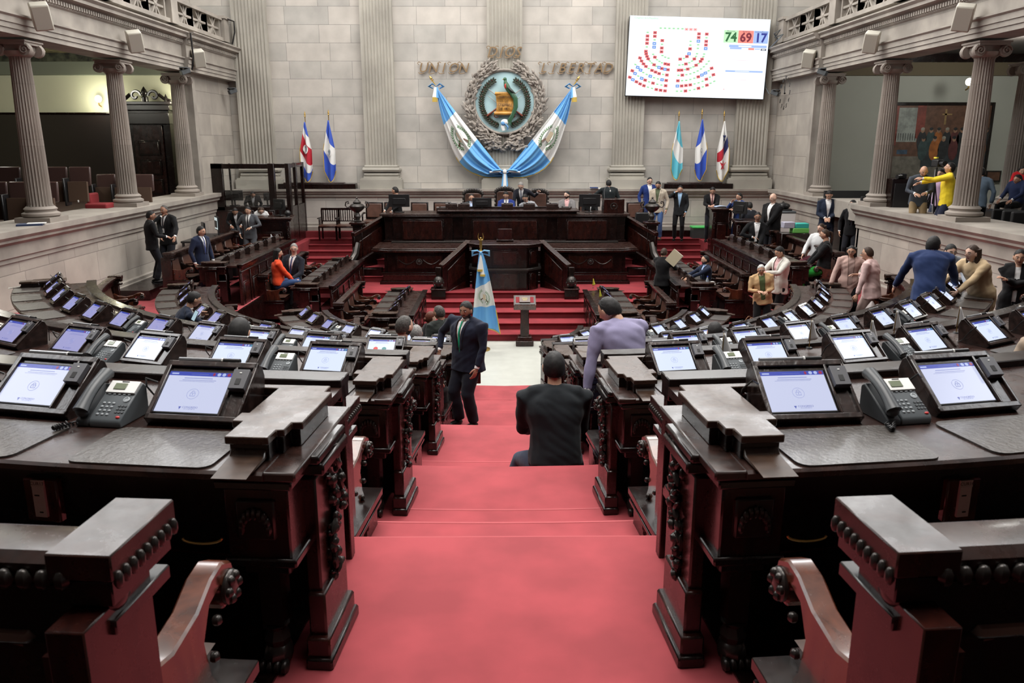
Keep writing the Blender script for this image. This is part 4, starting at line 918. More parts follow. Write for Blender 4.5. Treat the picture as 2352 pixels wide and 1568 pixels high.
for n in range(1,7):
    yc,Rr,P=ROWS[n]; x0=.675 if n<6 else .92
    for s in (-1,1):
        a0=math.asin(x0/Rr) if n<6 else .5; xe=min(XEND[n],Rr*.985); a1=math.asin(xe/Rr)
        if n==6: a1=1.5
        pth=arc_path(n,Rr,a0,a1,s); DESKPATH[(n,s)]=pth
        zf=ROWS[n+1][2] if n<5 else 0
        if n in (1,2): zf=ROWS[n+1][2]
        ends=[(0,s*1.0)] if n!=1 else [(0,s*1.0)]
        # local +X is to the user's right; aisle side depends on s
        e=[(0.0,-s)]+([(1.0,s)] if n>=3 else [])
        make_desk('curved dark wood desk on the %s of the aisle, %s'%(SD[s],RN[n]),'desk',pth,P,zf,e,0,group='curved legislators desks',simple=n>=5)
        off=1.30 if n<6 else 1.0
        r=Rr+off; b0=math.asin((.75 if n<6 else 1.4)/r); b1=a1-(0 if n>3 else 0.0)
        if n==1: b1=math.asin(3.2/r)
        if n==2: b1=math.asin(4.4/r)
        bp=arc_path(n,r,b0,b1,s); L=plen(bp); k=max(2,round(L/.66))
        make_bench('curved leather-seated bench on the %s of the aisle, %s'%(SD[s],RN[n]),bp,P,k,ends=((0,-s),(1,s)) if n>=3 else ((0,-s),),group='curved benches',simple=n>=5)
for n,(xs,ya,yb,zf) in {4:(STRX[4],13.2,22.9,.5),5:(STRX[5],14.9,20.1,0)}.items():
    for s in (-1,1):
        tb=MB(); tb.sweep([(s*(xs-.61+.0),ya,s,0,0),(s*(xs-.61),yb,s,0,0)],[(0,zf),(.04,zf),(.04,ROWS[n][2]+.02),(0,ROWS[n][2]+.02)],W_) if 0 else tb.box((s*(ROWS[n][1]-.46-.02),(ya+yb)/2,(zf+ROWS[n][2]+.02)/2),(.05,yb-ya,ROWS[n][2]+.02-zf),W_)
        struct(tb.build('trim_%d'%(30+n*2+(s>0)),smooth=0))
SIDE={}
for n,(x,ya,yb,fl,nm) in {4:(5.55,16.75,21.3,1.12,'outer'),5:(3.85,17.6,21.7,.60,'middle'),6:(1.95,16.35,19.3,.2,'innermost')}.items():
    for s in (-1,1):
        pth=line_path(x+.45,ya,yb,s,N=3); SIDE[(n,s)]=(pth,fl if n!=4 else 1.2)
        P=SIDE[(n,s)][1]
        f0={4:.6,5:.0,6:.0}[n]
        make_desk('straight dark wood desk of the %s side row, %s of the rostrum'%(nm,SD[s]),'desk',pth,P,f0,[(0,-s),(1,s)],0,group='straight side desks',open_front=False,simple=True)
        bp=line_path(x+1.58,ya+.25,yb-.1,s,N=3); k=round(plen(bp)/.66)
        make_bench('straight leather bench of the %s side row, %s of the rostrum'%(nm,SD[s]),bp,P,k,ends=((0,-s),(1,s)),group='straight side benches',simple=True)
# ---------------- voting terminals ----------------
def lock_icon(mb,cx,cz,r,M,m):
    N=20
    mb.tube([(cx+r*math.cos(2*PI*i/N),0.0,cz+r*math.sin(2*PI*i/N)) for i in range(N+1)],.0006,m,4,M=M,cap=False)
    w=r*.42; 
    for a,b in (((-w,-w),(w,-w)),((w,-w),(w,w*.4)),((w,w*.4),(-w,w*.4)),((-w,w*.4),(-w,-w))):
        mb.tube([(cx+a[0],0,cz+a[1]),(cx+b[0],0,cz+b[1])],.0008,m,4,M=M)
    mb.tube([(cx-w*.6,0,cz+w*.4)]+[(cx+w*.6*math.cos(PI-PI*i/8),0,cz+w*.8+w*.6*math.sin(PI*i/8)) for i in range(9)]+[(cx+w*.6,0,cz+w*.4)],.0008,m,4,M=M)
    mb.box((cx,0,cz-w*.25),(.0016,.001,.005),m,M=M)
TW,TH_=.335,.248; TILT=R(52)
# face frame: origin bottom centre of face; local x right, z up the face, -y out of the face
FACE=Matrix.Translation((0,-.085,.018))@Matrix.Rotation(-TILT+R(0),4,'X')
def screen_mesh(body,teal=False,vote=False):
    mb=MB(); sw,sh=.232,.168; cx=-.032; z0=.036; M=FACE; y=-.0035
    def rect(x0,x1,za,zb,m,dy=0): mb.add([(x0,y-dy,za),(x1,y-dy,za),(x1,y-dy,zb),(x0,y-dy,zb)],[(0,1,2,3)],m,M)
    rect(cx-sw/2,cx+sw/2,z0,z0+sh-.017,body); rect(cx-sw/2,cx+sw/2,z0+sh-.017,z0+sh,SHDR)
    for i,mm in enumerate((SDOTR,SDOT,SDOT,SDOTT if teal else SDOTR)):
        c=(cx+sw/2-.066+.0185*i,y-.0008,z0+sh-.0085); n=14
        mb.add([(c[0]+(.0068 if i not in(0,) else .0045)*math.cos(2*PI*k/n),c[1],c[2]+.0068*math.sin(2*PI*k/n)) for k in range(n)],[tuple(range(n))],mm,M)
    rect(cx-sw/2+.008,cx-sw/2+.034,z0+sh-.012,z0+sh-.006,SDOT,.0005); rect(cx-.035,cx+.03,z0+sh-.011,z0+sh-.008,SLOG,.0005)
    rect(cx-.055,cx+.05,z0+sh-.0285,z0+sh-.0255,SLOCK,.0005); rect(cx-.06,cx+.065,z0+sh-.036,z0+sh-.0345,SLOG,.0003); rect(cx-.07,cx+.06,z0+sh-.041,z0+sh-.040,SLOG,.0003)
    if vote:
        for k,mm in ((-.045,REDP),(.03,SDOTT)):
            n=16; mb.add([(cx+k+.02*math.cos(2*PI*i/n),y-.0006,z0+.07+.02*math.sin(2*PI*i/n)) for i in range(n)],[tuple(range(n))],mm,M)
    else:
        lock_icon(mb,cx,z0+.075,.021,M@Matrix.Translation((0,y-.001,0)),SLOCK)
    text_mb(mb,'CONGRESO',.0105,SLOG,M@Matrix.Translation((cx+.010,y-.001,z0+.0195))@Matrix.Rotation(PI/2,4,'X'))
    text_mb(mb,'DE LA REPÚBLICA',.005,SLOG,M@Matrix.Translation((cx+.010,y-.001,z0+.0125))@Matrix.Rotation(PI/2,4,'X'))
    mb.add([(cx-.032,y-.001,z0+.022),(cx-.022,y-.001,z0+.022),(cx-.027,y-.001,z0+.010)],[(0,1,2)],SLOG,M)
    return mb.build('screen',recalc=False,smooth=0,noobj=True)
SM={'n':screen_mesh(SCR),'v':screen_mesh(SCRP),'b':screen_mesh(SCRB,True),'vote':screen_mesh(SCRB,False,True),'t':screen_mesh(SCR,True)}
HOUS=mat('terminal_frame_wood',(.022,.012,.010),.24,coat=.6,noise_s=30,noise_a=.6,bump=.25)
def housing_mesh():
    mb=MB(); c,s=math.cos(TILT),math.sin(TILT); H=TH_
    f0=Vector((-.085,.018)); up=Vector((s,c)); 
    a=f0; b=f0+up*H; poly=[(a.x,a.y),(b.x,b.y),(b.x+.02,b.y-.012),(b.x+.035,b.y-.05),(b.x+.02,.0),(a.x+.012,0)]
    mb.extr(poly,-TW/2,TW/2,HOUS)
    # raised frame mouldings on the face
    for (x0,x1,z0,z1) in ((-TW/2,-TW/2+.018,0,H),(TW/2-.012,TW/2,0,H),(-TW/2,TW/2,0,.022),(-TW/2,TW/2,H-.024,H),(.090,.100,.02,H-.02)):
        mb.box(((x0+x1)/2,-.004,(z0+z1)/2),(x1-x0,.016,z1-z0),HOUS,M=FACE)
    mb.box((-.032,.0,.12),(.244,.006,.181),BLACK,M=FACE)
    return mb.build('housing',bevel=0,smooth=30,noobj=True)
HM=housing_mesh()
def add_child(name,me,par,bev=0):
    o=bpy.data.objects.new(name,me); COL.objects.link(o); o.parent=par
    if bev:
        b=o.modifiers.new('bevel','BEVEL'); b.width=bev; b.segments=2; b.limit_method='ANGLE'; b.angle_limit=R(50)
    return o
def reader_mesh():
    mb=MB(); M=FACE@Matrix.Translation((.128,-.018,.165)); mb.box((0,0,0),(.058,.024,.080),READG,M=M); mb.box((0,-.0125,-.012),(.018,.002,.026),BLKM,M=M); mb.box((0,-.0127,.024),(.008,.002,.005),WHITEP,M=M)
    return mb.build('fingerprint_reader',noobj=True)
RM=reader_mesh()
def pen_mesh():
    mb=MB(); M=FACE@Matrix.Translation((-.02,-.006,TH_+.008)); mb.tube([(-.115,0,0),(.05,0,0)],.0075,STEEL,8,M=M); mb.tube([(.05,0,0),(.115,0,0)],.0085,BLACK,8,M=M); mb.lathe([(.0095,-.003),(.0095,.003)],WHITEP,8,M=M@Matrix.Translation((.05,0,0))@Matrix.Rotation(PI/2,4,'Y'))
    return mb.build('pen_light',noobj=True)
PM=pen_mesh()
def cable_mesh():
    mb=MB(); mb.tube([(-.17,.02,.12),(-.20,.0,.14),(-.22,.03,.10),(-.21,.08,.03),(-.19,.12,.006)],.0035,BLACK,6); mb.tube([(.14,.09,.14),(.16,.12,.16),(.15,.16,.10),(.12,.17,.01)],.003,BLACK,6); return mb.build('cable',noobj=True)
CM_=cable_mesh()
TERM=[]
def terminal(label,M,kind='n',det=True,group='voting terminals on the desks'):
    t=thing('voting_terminal',label,'touchscreen terminal',group=group); t.matrix_world=M
    add_child('housing',HM,t,.004 if det else 0); add_child('screen',SM[kind],t); r=add_child('fingerprint_reader',RM,t,.005 if det else 0); add_child('pen_light',PM,t)
    if det: add_child('cable',CM_,t)
    return t
# telephone meshes
def phone_parts():
    T=Matrix.Rotation(R(28),4,'X'); b=MB()
    b.extr([(-.100,.0),(.085,.0),(.085,.110),(.065,.128),(-.095,.032),(-.10,.02)],-.035,.090,MIDG); b.extr([(-.10,.0),(.085,.0),(.085,.105),(.065,.118),(-.095,.026),(-.10,.015)],-.090,-.035,DARKG)
    body=b.build('base',noobj=True)
    def topM(x,y): # point on top slope
        z=.032+(y+.095)*(.096/.16); return Matrix.Translation((x,y,z))@Matrix.Rotation(math.atan2(.096,.16),4,'X')
    f=MB(); f.box((0,0,.004),(.118,.058,.010),WHITEP,M=topM(.029,.036)); f.box((0,0,.0105),(.022*2.2,.030,.003),LCDG,M=topM(.019,.036)); f.box((0,.024,.010),(.03,.004,.002),BLKM,M=topM(.029,.036)); plate=f.build('display_plate',noobj=True)
    k=MB()
    for i in range(3):
        for j in range(4): k.ball((0,0,0),(.0065,.0052,.003),KEYG,8,4,M=topM(-.012+.019*i,-.030-.0155*j)@Matrix.Translation((0,0,.002)))
    for i in range(3):
        for j in range(3): k.box((0,0,.002),(.009,.006,.003),DARKG,M=topM(.055+.013*i,-.040-.013*j))
    for i in range(5): k.box((0,0,.002),(.010,.005,.003),KEYG,M=topM(-.012+.02*i,.008))
    k.lathe([(.013,0),(.013,.003),(.008,.004),(.008,.002),(0,.002)],KEYG,14,M=topM(.068,-.012)); k.ball((0,0,0),(.009,.006,.004),REDP,8,4,M=topM(.075,-.086)@Matrix.Translation((0,0,.002)))
    keys=k.build('keypad',noobj=True)
    h=MB(); N=9; pts=[];rr=[]
    for i in range(N+1):
        t=i/N; y=-.095+.175*t; z=.060+.096*t+.014*math.sin(PI*t); pts.append((-.066,y,z)); rr.append(.024+.006*(abs(t-.5)*2)**3)
    h.tube(pts,rr,DARKG,10,flat=.75); h.ball((-.066,-.085,.052),(.026,.022,.02),DARKG,10,6); h.ball((-.066,.078,.148),(.026,.022,.02),DARKG,10,6)
    hand=h.build('handset',noobj=True)
    c=MB(); pts=[]
    for i in range(90):
        t=i/89; a=t*2*PI*16; cx=-.075-.03*math.sin(PI*t)-.03*t; cy=-.115-.07*math.sin(PI*t*.9)+.02*t; cz=.018
        pts.append((cx+.007*math.cos(a),cy+.004*t,cz+.008*math.sin(a)))
    c.tube(pts,.0028,BLACK,5); cord=c.build('coiled_cord',noobj=True)
    return body,plate,keys,hand,cord
PHN=phone_parts()
def phone(label,M,det=True):
    t=thing('desk_telephone',label,'telephone',group='desk telephones between the terminals'); t.matrix_world=M@Matrix.Scale(.92,4)
    add_child('base',PHN[0],t,.005); 
    add_child('display_plate',PHN[1],t,.003 if det else 0); add_child('keypad',PHN[2],t); add_child('handset',PHN[3],t); add_child('coiled_cord',PHN[4],t); return t
def padmesh():
    mb=MB(); w,d,r=.46,.30,.04; pl=[]
    for (cx,cy,a0) in ((w/2-r,d/2-r,0),(-w/2+r,d/2-r,90),(-w/2+r,-d/2+r,180),(w/2-r,-d/2+r,270)):
        for k in range(5): a=R(a0+k*22.5); pl.append((cx+r*math.cos(a),cy+r*math.sin(a)))
    mb.prism(pl,0,.006,PADL); return mb.build('desk_pad',noobj=True,smooth=30)
PADM=padmesh()
def pad(label,M):
    o=bpy.data.objects.new('desk_pad',PADM); COL.objects.link(o); o.matrix_world=M; tag(o,label,'desk pad','leather desk pads'); return o
# seat positions along each row (arc length from the aisle end)
cntP=0
PH={(1,-1):(0,),(1,1):(0,),(2,-1):(0,2),(2,1):(0,2),(3,-1):(1,4,),(3,1):(1,3,5),(4,-1):(2,4),(4,1):(1,3,5),(5,-1):(1,3),(5,1):(2,),(6,-1):(),(6,1):()}
ROWW=RN
for n in range(1,7):
    yc,Rr,P=ROWS[n]
    for s in (-1,1):
        pth=DESKPATH[(n,s)]; amax=math.asin(min(1,XEND[n]/Rr)) if n<6 else 1.45
        a=math.asin(1.05/Rr); i=0; sp=.615/Rr if n<6 else .36
        while a<amax-.03:
            x,y=arcpt(n,Rr,a,s); M=local_M(x,y,s*math.sin(a),-math.cos(a),P+.76)
            vis=(abs(x)<.70*y+.6)
            if vis:
                kind='v' if (s<0 and i>3-(n==2)) else ('b' if (s>0 and n>=2) or (n>=2 and i<3) else 'n')
                if (n,s,i)==(3,-1,0): kind='vote'
                if s<0 and n==1: kind='n'
                ordn=NUM[i]
                terminal('%s touchscreen terminal %s of the aisle, %s'%(ordn,SD[s],ROWW[n]),M@Matrix.Rotation(R(random.uniform(-3,3)),4,'Z'),kind,det=n<4)
                pad('leather pad before %s terminal %s of aisle, %s'%(ordn,SD[s],ROWW[n]),M@Matrix.Translation((.0 if n>1 else 0.0,-.275,.0005)))
                if i in PH[(n,s)]:
                    am=a+sp/2; x2,y2=arcpt(n,Rr-.0,am,s); M2=local_M(x2,y2,s*math.sin(am),-math.cos(am),P+.7605)
                    phone('grey telephone beside %s terminal %s of aisle, %s'%(ordn,SD[s],ROWW[n]),M2@Matrix.Translation((0.0,-.04,0)),n<4)
            a+=sp; i+=1
for (n,s),(pth,P) in SIDE.items():
    L=plen(pth); k=int(L/.66); nm={4:'outer',5:'middle',6:'innermost'}[n]
    for i in range(k):
        x,y,nx,ny=frame_at(pth,(i+.6)/k*.94+.02); M=local_M(x,y,nx,ny,P+.76)
        terminal('%s terminal from near end of %s side desk, %s of the rostrum'%(NUM[i],nm,SD[s]),M,'v',det=False)
        pad('pad by %s terminal from near end of %s side desk, %s of the rostrum'%(NUM[i],nm,SD[s]),M@Matrix.Translation((0,-.275,.0005)))
# ---------------- rostrum ----------------
def panel(mb,x,y,z,w,h,m1=W_,m2=WR,d=.03,M=None):
    mb.box((x,y-d/2,z),(w,d,h),m1,M=M); mb.box((x,y-d-.004,z),(w-.09,.012,h-.09),m2,M=M)
t=thing('presidium_desk','tall dark mahogany presidium desk with panelled front below the emblem','desk')
mb=MB(); mb.box((0,23.75,2.05),(6.9,1.0,.76),W_); 
for x,w in ((-2.35,1.2),(0,1.9),(2.35,1.2)): mb.box((x,23.22,2.02),(w+.5,.14,.80),W_); panel(mb,x,23.15,2.02,w,.62)
mb.box((0,23.2,1.68),(6.95,.16,.10),W_); mb.build('front_panel',t,bevel=.01)
mb=MB(); mb.box((0,23.75,2.445),(7.15,1.2,.05),WT); mb.box((0,23.70,2.40),(7.0,1.15,.05),W_); mb.build('worktop',t,bevel=.01)
mb=MB(); mb.box((.1,23.55,2.50),(3.9,.80,.07),W_); mb.box((.1,23.53,2.555),(4.05,.9,.04),WT); mb.box((.1,23.85,2.60),(3.7,.12,.06),W_); mb.build('raised_ledge',t,bevel=.01)
t=thing('clerks_desk','lower dark mahogany clerks desk with garland panels before the presidium','desk')
mb=MB(); mb.box((0,22.3,1.2),(6.5,1.4,.92),W_)
for x in (-2.3,2.3):
    mb.box((x,21.62,1.22),(1.7,.16,.80),W_); panel(mb,x,21.54,1.34,1.26,.42)
mb.box((0,21.6,1.02),(6.65,.22,.07),W_); mb.box((0,21.58,.88),(6.55,.26,.24),WR); mb.box((0,21.52,.79),(6.7,.36,.10),W_)
mb.build('front_panel',t,bevel=.01)
mb=MB(); 
for x in (-2.3,2.3):
    for q in range(12):
        a=q*PI/6; mb.ball((x+.07*math.cos(a),21.49,1.34+.07*math.sin(a)),(.025,.02,.025),BRONZ,6,5)
    mb.ball((x,21.48,1.34),(.05,.02,.05),BRONZ,8,6)
    for s in (-1,1): mb.tube([(x+s*(.1+.1*i/1.0*.45),21.495,1.40-.12*math.sin(PI*i/10)) for i in range(11)],.012,BRONZ,5)
mb.build('garland_carving',t)
mb=MB(); prof=[(-3.6,22.9),(-3.6,21.62),(-3.3,21.55),(-3.1,21.42),(-1.5,21.42),(-1.3,21.55),(1.3,21.55),(1.5,21.42),(3.1,21.42),(3.3,21.55),(3.6,21.62),(3.6,22.9)]
mb.prism(prof,1.60,1.66,WR); mb.prism([(x*.99,y+.03) for x,y in prof],1.66,1.70,WT); mb.prism([(x*.985,y+.06) for x,y in prof],1.54,1.60,W_); mb.build('worktop',t,bevel=.008)
mb=MB(); mb.box((0,22.75,1.72),(6.4,.1,.06),BRONZ); mb.build('back_rail',t,bevel=.01)
t=thing('speakers_podium','polygonal dark mahogany speakers podium in the centre before the rostrum','podium')
poly=lambda k:[(-.86*k,21.4),(-.86*k,20.75),(-.55*k,20.42-.0*k),(.55*k,20.42),(.86*k,20.75),(.86*k,21.4)]
mb=MB(); mb.prism([(x,y) for x,y in poly(1.0)],.5,1.86,W_); panel(mb,0,20.42,1.60,.66,.40); panel(mb,0,20.42,.93,.72,.62)
for s in (-1,1):
    M=Matrix.Translation((s*.705,20.585,0))@Matrix.Rotation(s*math.atan2(.33,.31),4,'Z'); panel(mb,0,0,1.60,.30,.40,M=M); panel(mb,0,0,.93,.30,.62,M=M)
mb.prism([(x*1.05,y-.05) for x,y in poly(1.0)],1.22,1.30,W_); mb.prism([(x*1.09,y-.08) for x,y in poly(1.0)],1.27,1.33,BRONZ); mb.prism([(x*1.04,y-.04) for x,y in poly(1)],.5,.62,W_); mb.build('body',t,bevel=.008)
mb=MB(); mb.prism([(x*1.08,y-.07) for x,y in poly(1.0)],1.86,1.93,WR); mb.prism([(x*1.12,y-.11) for x,y in poly(1.0)],1.93,1.955,WT); mb.build('worktop',t,bevel=.008)
mb=MB(); mb.box((.0,20.9,2.12),(.36,.05,.34),WR,M=Matrix.Translation((0,0,0))); mb.box((0,20.98,1.985),(.44,.3,.05),W_); mb.build('reading_board',t,bevel=.006)
for s in (-1,1):
    t2=thing('podium_staircase','panelled stair rail with carved ball newel on the %s of the podium'%SD[s],'stair rail')
    M=Matrix.Scale(1,4)
    A=Vector((s*.95,20.95,1.95)); B=Vector((s*1.62,20.25,1.42))
    d=(B-A); n=Vector((d.y,-d.x,0)).normalized()*.05
    mb=MB()
    def quadbox(a,b,za0,za1,zb0,zb1,th,m):
        nn=Vector(((b-a).y,-(b-a).x,0)).normalized()*th/2
        vs=[(a.x-nn.x,a.y-nn.y,za0),(b.x-nn.x,b.y-nn.y,zb0),(b.x-nn.x,b.y-nn.y,zb1),(a.x-nn.x,a.y-nn.y,za1),(a.x+nn.x,a.y+nn.y,za0),(b.x+nn.x,b.y+nn.y,zb0),(b.x+nn.x,b.y+nn.y,zb1),(a.x+nn.x,a.y+nn.y,za1)]
        mb.add(vs,[(0,1,2,3),(7,6,5,4),(0,4,5,1),(1,5,6,2),(2,6,7,3),(3,7,4,0)],m)
    quadbox(A,B,.5,1.92,.5,1.38,.09,W_); C=A+(B-A)*.18;D=A+(B-A)*.82
    quadbox(C,D,1.15,1.70,.85,1.30,.12,WR); quadbox(C,D,.62,.95,.55,.75,.12,WR); mb.build('side_panel',t2,bevel=.006)
    mb=MB(); quadbox(A,B,1.90,1.98,1.36,1.44,.16,WR); quadbox(A,B,1.975,1.995,1.435,1.455,.19,WT); mb.build('handrail',t2,bevel=.006)
    mb=MB(); x,y=s*1.68,20.15; mb.box((x,y,.72),(.36,.34,.26),W_); mb.box((x,y,.865),(.40,.38,.03),WR)
    mb.ball((x,y-.02,1.03),(.13,.15,.16),BRONZ,12,9)
    for q in range(10): a=q*PI/5; mb.ball((x+.11*math.cos(a),y-.02+.13*math.sin(a),1.0+.06*math.sin(3*a)),(.04,.04,.05),BRONZ,6,5)
    mb.box((x,y+.05,1.25),(.14,.14,.3),W_); mb.build('newel',t2,bevel=.006)
    # rostrum flank rail with urn post
    t3=thing('rostrum_stair_rail','sloping dark wood stair rail with scroll foot at the %s end of the rostrum'%SD[s],'stair rail')
    mb=MB(); A=Vector((s*3.5,23.6,2.40)); B=Vector((s*4.25,22.6,1.95))
    quadbox(A,B,1.2,2.30,1.0,1.9,.10,W_); C=A+(B-A)*.15;D=A+(B-A)*.85; quadbox(C,D,1.45,2.1,1.25,1.75,.13,WR); quadbox(A,B,2.30,2.40,1.90,2.0,.16,WR); 
    quadbox(Vector((s*3.5,23.2,0)),Vector((s*4.3,22.0,0)),.75,1.55,.75,1.15,.1,W_)
    mb.box((s*3.75,22.0,.98),(.75,.3,.25),W_); mb.build('side_panel',t3,bevel=.006)
    mb=MB(); mb.box((s*4.15,22.9,1.55),(.26,.26,1.35),W_); mb.box((s*4.15,22.9,2.25),(.42,.42,.05),WR); mb.box((s*4.15,22.9,2.20),(.34,.34,.06),W_)
    mb.build('post',t3,bevel=.006)
    mb=MB(); mb.tube([(s*4.15,22.7,1.7),(s*4.2,22.55,1.4),(s*4.3,22.3,1.2),(s*4.45,22.05,1.12),(s*4.6,21.9,1.15),(s*4.62,21.85,1.25),(s*4.55,21.9,1.30)],[.09,.1,.1,.09,.08,.06,.03],BRONZ,8)
    mb.box((s*4.45,21.95,.98),(.3,.4,.12),W_); mb.build('scroll',t3)
    u=thing('bronze_urn','dark bronze urn with two curled handles on the %s rostrum post'%SD[s],'urn',(s*4.15,22.9,2.275))
    mb=MB(); mb.lathe([(.10,0),(.11,.03),(.06,.06),(.07,.10),(.09,.16),(.06,.22),(.05,.26),(.13,.31),(.20,.38),(.215,.44),(.17,.49),(.10,.52),(.12,.55),(.06,.60),(.02,.64),(.03,.67),(0,.70)],BRONZ,20); mb.build('bowl',u)
    for q in (-1,1):
        mb=MB(); mb.tube([(q*.20,0,.42),(q*.28,0,.40),(q*.33,0,.46),(q*.31,0,.55),(q*.24,0,.57),(q*.23,0,.52),(q*.27,0,.51)],.02,BRONZ,6); mb.build('handle',u)
# display lectern in front of the podium
t=thing('display_stand','small wooden display stand on the marble floor with a box lectern top','stand',(.44,17.75,0))
mb=MB(); mb.box((0,0,.06),(.40,.36,.12),WR); mb.box((0,0,.16),(.34,.30,.10),WR,taper=.9); mb.build('base',t,bevel=.01)
mb=MB(); mb.box((0,0,.58),(.20,.18,.78),WR,taper=.92); mb.build('column',t,bevel=.01)
mb=MB(); T=Matrix.Translation((0,-.02,1.0))@Matrix.Rotation(R(28),4,'X'); mb.box((0,0,-.03),(.50,.36,.14),WA,M=T); mb.box((0,0,.045),(.47,.33,.012),W_,M=T); mb.build('box_top',t,bevel=.01)
mb=MB(); mb.box((0,0,.052),(.40,.20,.006),mat('red_velvet',(.20,.015,.02),.9),M=T); mb.box((0,0,.060),(.24,.20,.02),LEATH,M=T); mb.box((0,.03,.072),(.12,.012,.004),GOLD,M=T);mb.box((0,-.03,.072),(.09,.012,.004),GOLD,M=T); mb.build('book_display',t)
# ---------------- chairs on the stage ----------------
def leather_chair(label,x,y,z,rz=0,grand=False,grp='presidium chairs'):
    t=thing('armchair',label,'chair',(x,y,z),rz,grp)   # faces -y
    h=1.32 if grand else 1.02; w=.62 if grand else .58
    mb=MB(); mb.box((0,0,.46),(w,.52,.10),LEATH); mb.build('seat',t,bevel=.03)
    mb=MB(); T=Matrix.Translation((0,.24,.5))@Matrix.Rotation(R(-8),4,'X')
    mb.box((0,0,h/2-.24),(w-.04,.07,h-.5),W_,M=T); mb.box((0,-.045,h/2-.24),(w-.13,.05,h-.60),LEATH,M=T)
    mb.build('backrest',t,bevel=.035)
    if grand:
        mb=MB()
        for i in range(11):
            a=PI*i/10; mb.ball((-.28*math.cos(a),.22-.1,h-.05+.10*math.sin(a)),(.055,.04,.05+.03*math.sin(a)),BRONZ,8,6)
        for s in (-1,1):
            for k in range(5): mb.ball((s*.30,.14,.62+.13*k),(.03,.035,.06),BRONZ,6,5)
        mb.build('carved_crest',t)
    for s in (-1,1):
        mb=MB(); mb.tube([(s*w/2,.2,.70),(s*w/2,-.05,.72),(s*w/2,-.24,.68),(s*w/2,-.26,.62)],.03,W_,6); mb.tube([(s*w/2,-.2,.68),(s*w/2,-.22,.42)],.022,W_,6); mb.build('armrest',t)
        for yy in (-.22,.22):
            mb=MB(); mb.tube([(s*(w/2-.04),yy,.42),(s*(w/2-.03),yy,0)],[.03,.02],W_,6); mb.build('leg',t)
    return t
for i,(px,l) in enumerate(((856,'leftmost'),(899,'second'),(961,'third'),(1014,'fourth'))):
    p=at_y(px,460,24.6); leather_chair('%s low leather armchair from the left behind the presidium desk'%l,p.x,24.6,1.66)
for px,l in ((1086,'left'),(1160,'middle, tallest'),(1237,'right')):
    p=at_y(px,460,24.7); leather_chair('%s of three high-backed carved armchairs behind the presidium desk'%l,p.x,24.7,1.66 if l[0]!='m' else 1.72,grand=True)
p=at_y(1352,460,24.6); leather_chair('leather armchair half hidden behind the bearded man at the presidium desk',p.x,24.7,1.66)
p=at_y(1462,460,24.6); leather_chair('leather armchair with a black bag at the right end of the stage',p.x,24.5,1.66)
def slat_chair(label,x,y,z,rz):
    t=thing('slatted_armchair',label,'chair',(x,y,z),rz,'slat-back armchairs against the wall')
    mb=MB(); mb.box((0,0,.45),(.54,.5,.05),LEATH); mb.box((0,0,.41),(.54,.5,.04),W_); mb.build('seat',t,bevel=.01)
    mb=MB(); mb.box((0,.24,.93),(.56,.035,.07),W_); mb.box((0,.24,.56),(.5,.03,.03),W_)
    for i in range(7): mb.box((-.21+.07*i,.24,.74),(.028,.02,.34),W_)
    mb.build('backrest',t,bevel=.004)
    for s in (-1,1):
        mb=MB(); mb.box((s*.28,0,.68),(.05,.5,.03),W_)
        for i in range(3): mb.box((s*.28,-.12+.12*i,.56),(.02,.02,.22),W_)
        mb.build('armrest',t,bevel=.004)
        for yy in (-.23,.24):
            mb=MB(); mb.box((s*.26,yy,.22 if yy<0 else .46),(.045,.045,.44 if yy<0 else .92),W_); mb.build('leg',t)
p=at_y(757,540,25.2); slat_chair('slat-back armchair against the wall, nearer the glazed booth',p.x,25.2,1.5,0)
p=at_y(797,540,25.2); slat_chair('slat-back armchair against the wall, nearer the left urn',p.x,25.2,1.5,0)
# ---------------- desk equipment on the presidium ----------------
def monitor(label,x,y,z,w,h,back=True,rz=0):
    t=thing('computer_monitor',label,'monitor',(x,y,z),rz)
    s=1 if back else -1
    mb=MB(); mb.box((0,0,.16+h/2),(w,.045,h),BLACK); mb.box((0,-.03,.14+h/2),(w*.6,.03,h*.5),BLACK); mb.build('case',t,bevel=.006)
    mb=MB(); mb.box((0,.02,.10),(.05,.03,.22),BLACK); mb.box((0,.0,.01),(.26,.18,.02),BLACK); mb.build('stand',t,bevel=.004)
    return t
p=at_y(917,470,23.7); monitor('large black monitor seen from behind, left end of the presidium desk',p.x,23.7,2.47,.60,.36)
p=at_y(1354,470,23.7); monitor('large black monitor seen from behind, right end of the presidium desk',p.x,23.7,2.47,.62,.36)
p=at_y(1107,476,23.6); t=monitor('low wide black monitor at the middle of the presidium desk',p.x,23.65,2.47,.56,.26)
for i,(px,l) in enumerate(((1017,'leftmost'),(1038,'second'),(1066,'third'),(1165,'fourth'),(1215,'fifth'),(1268,'sixth'),(1296,'rightmost'))):
    p=at_y(px,485,23.6); z=2.575 if 1030<px<1285 else 2.47
    M=Matrix.Translation((p.x,23.55,z))@Matrix.Rotation(PI,4,'Z')
    terminal('%s terminal seen from behind on the presidium desk'%l,M,'n',False,'terminals on the presidium desk')
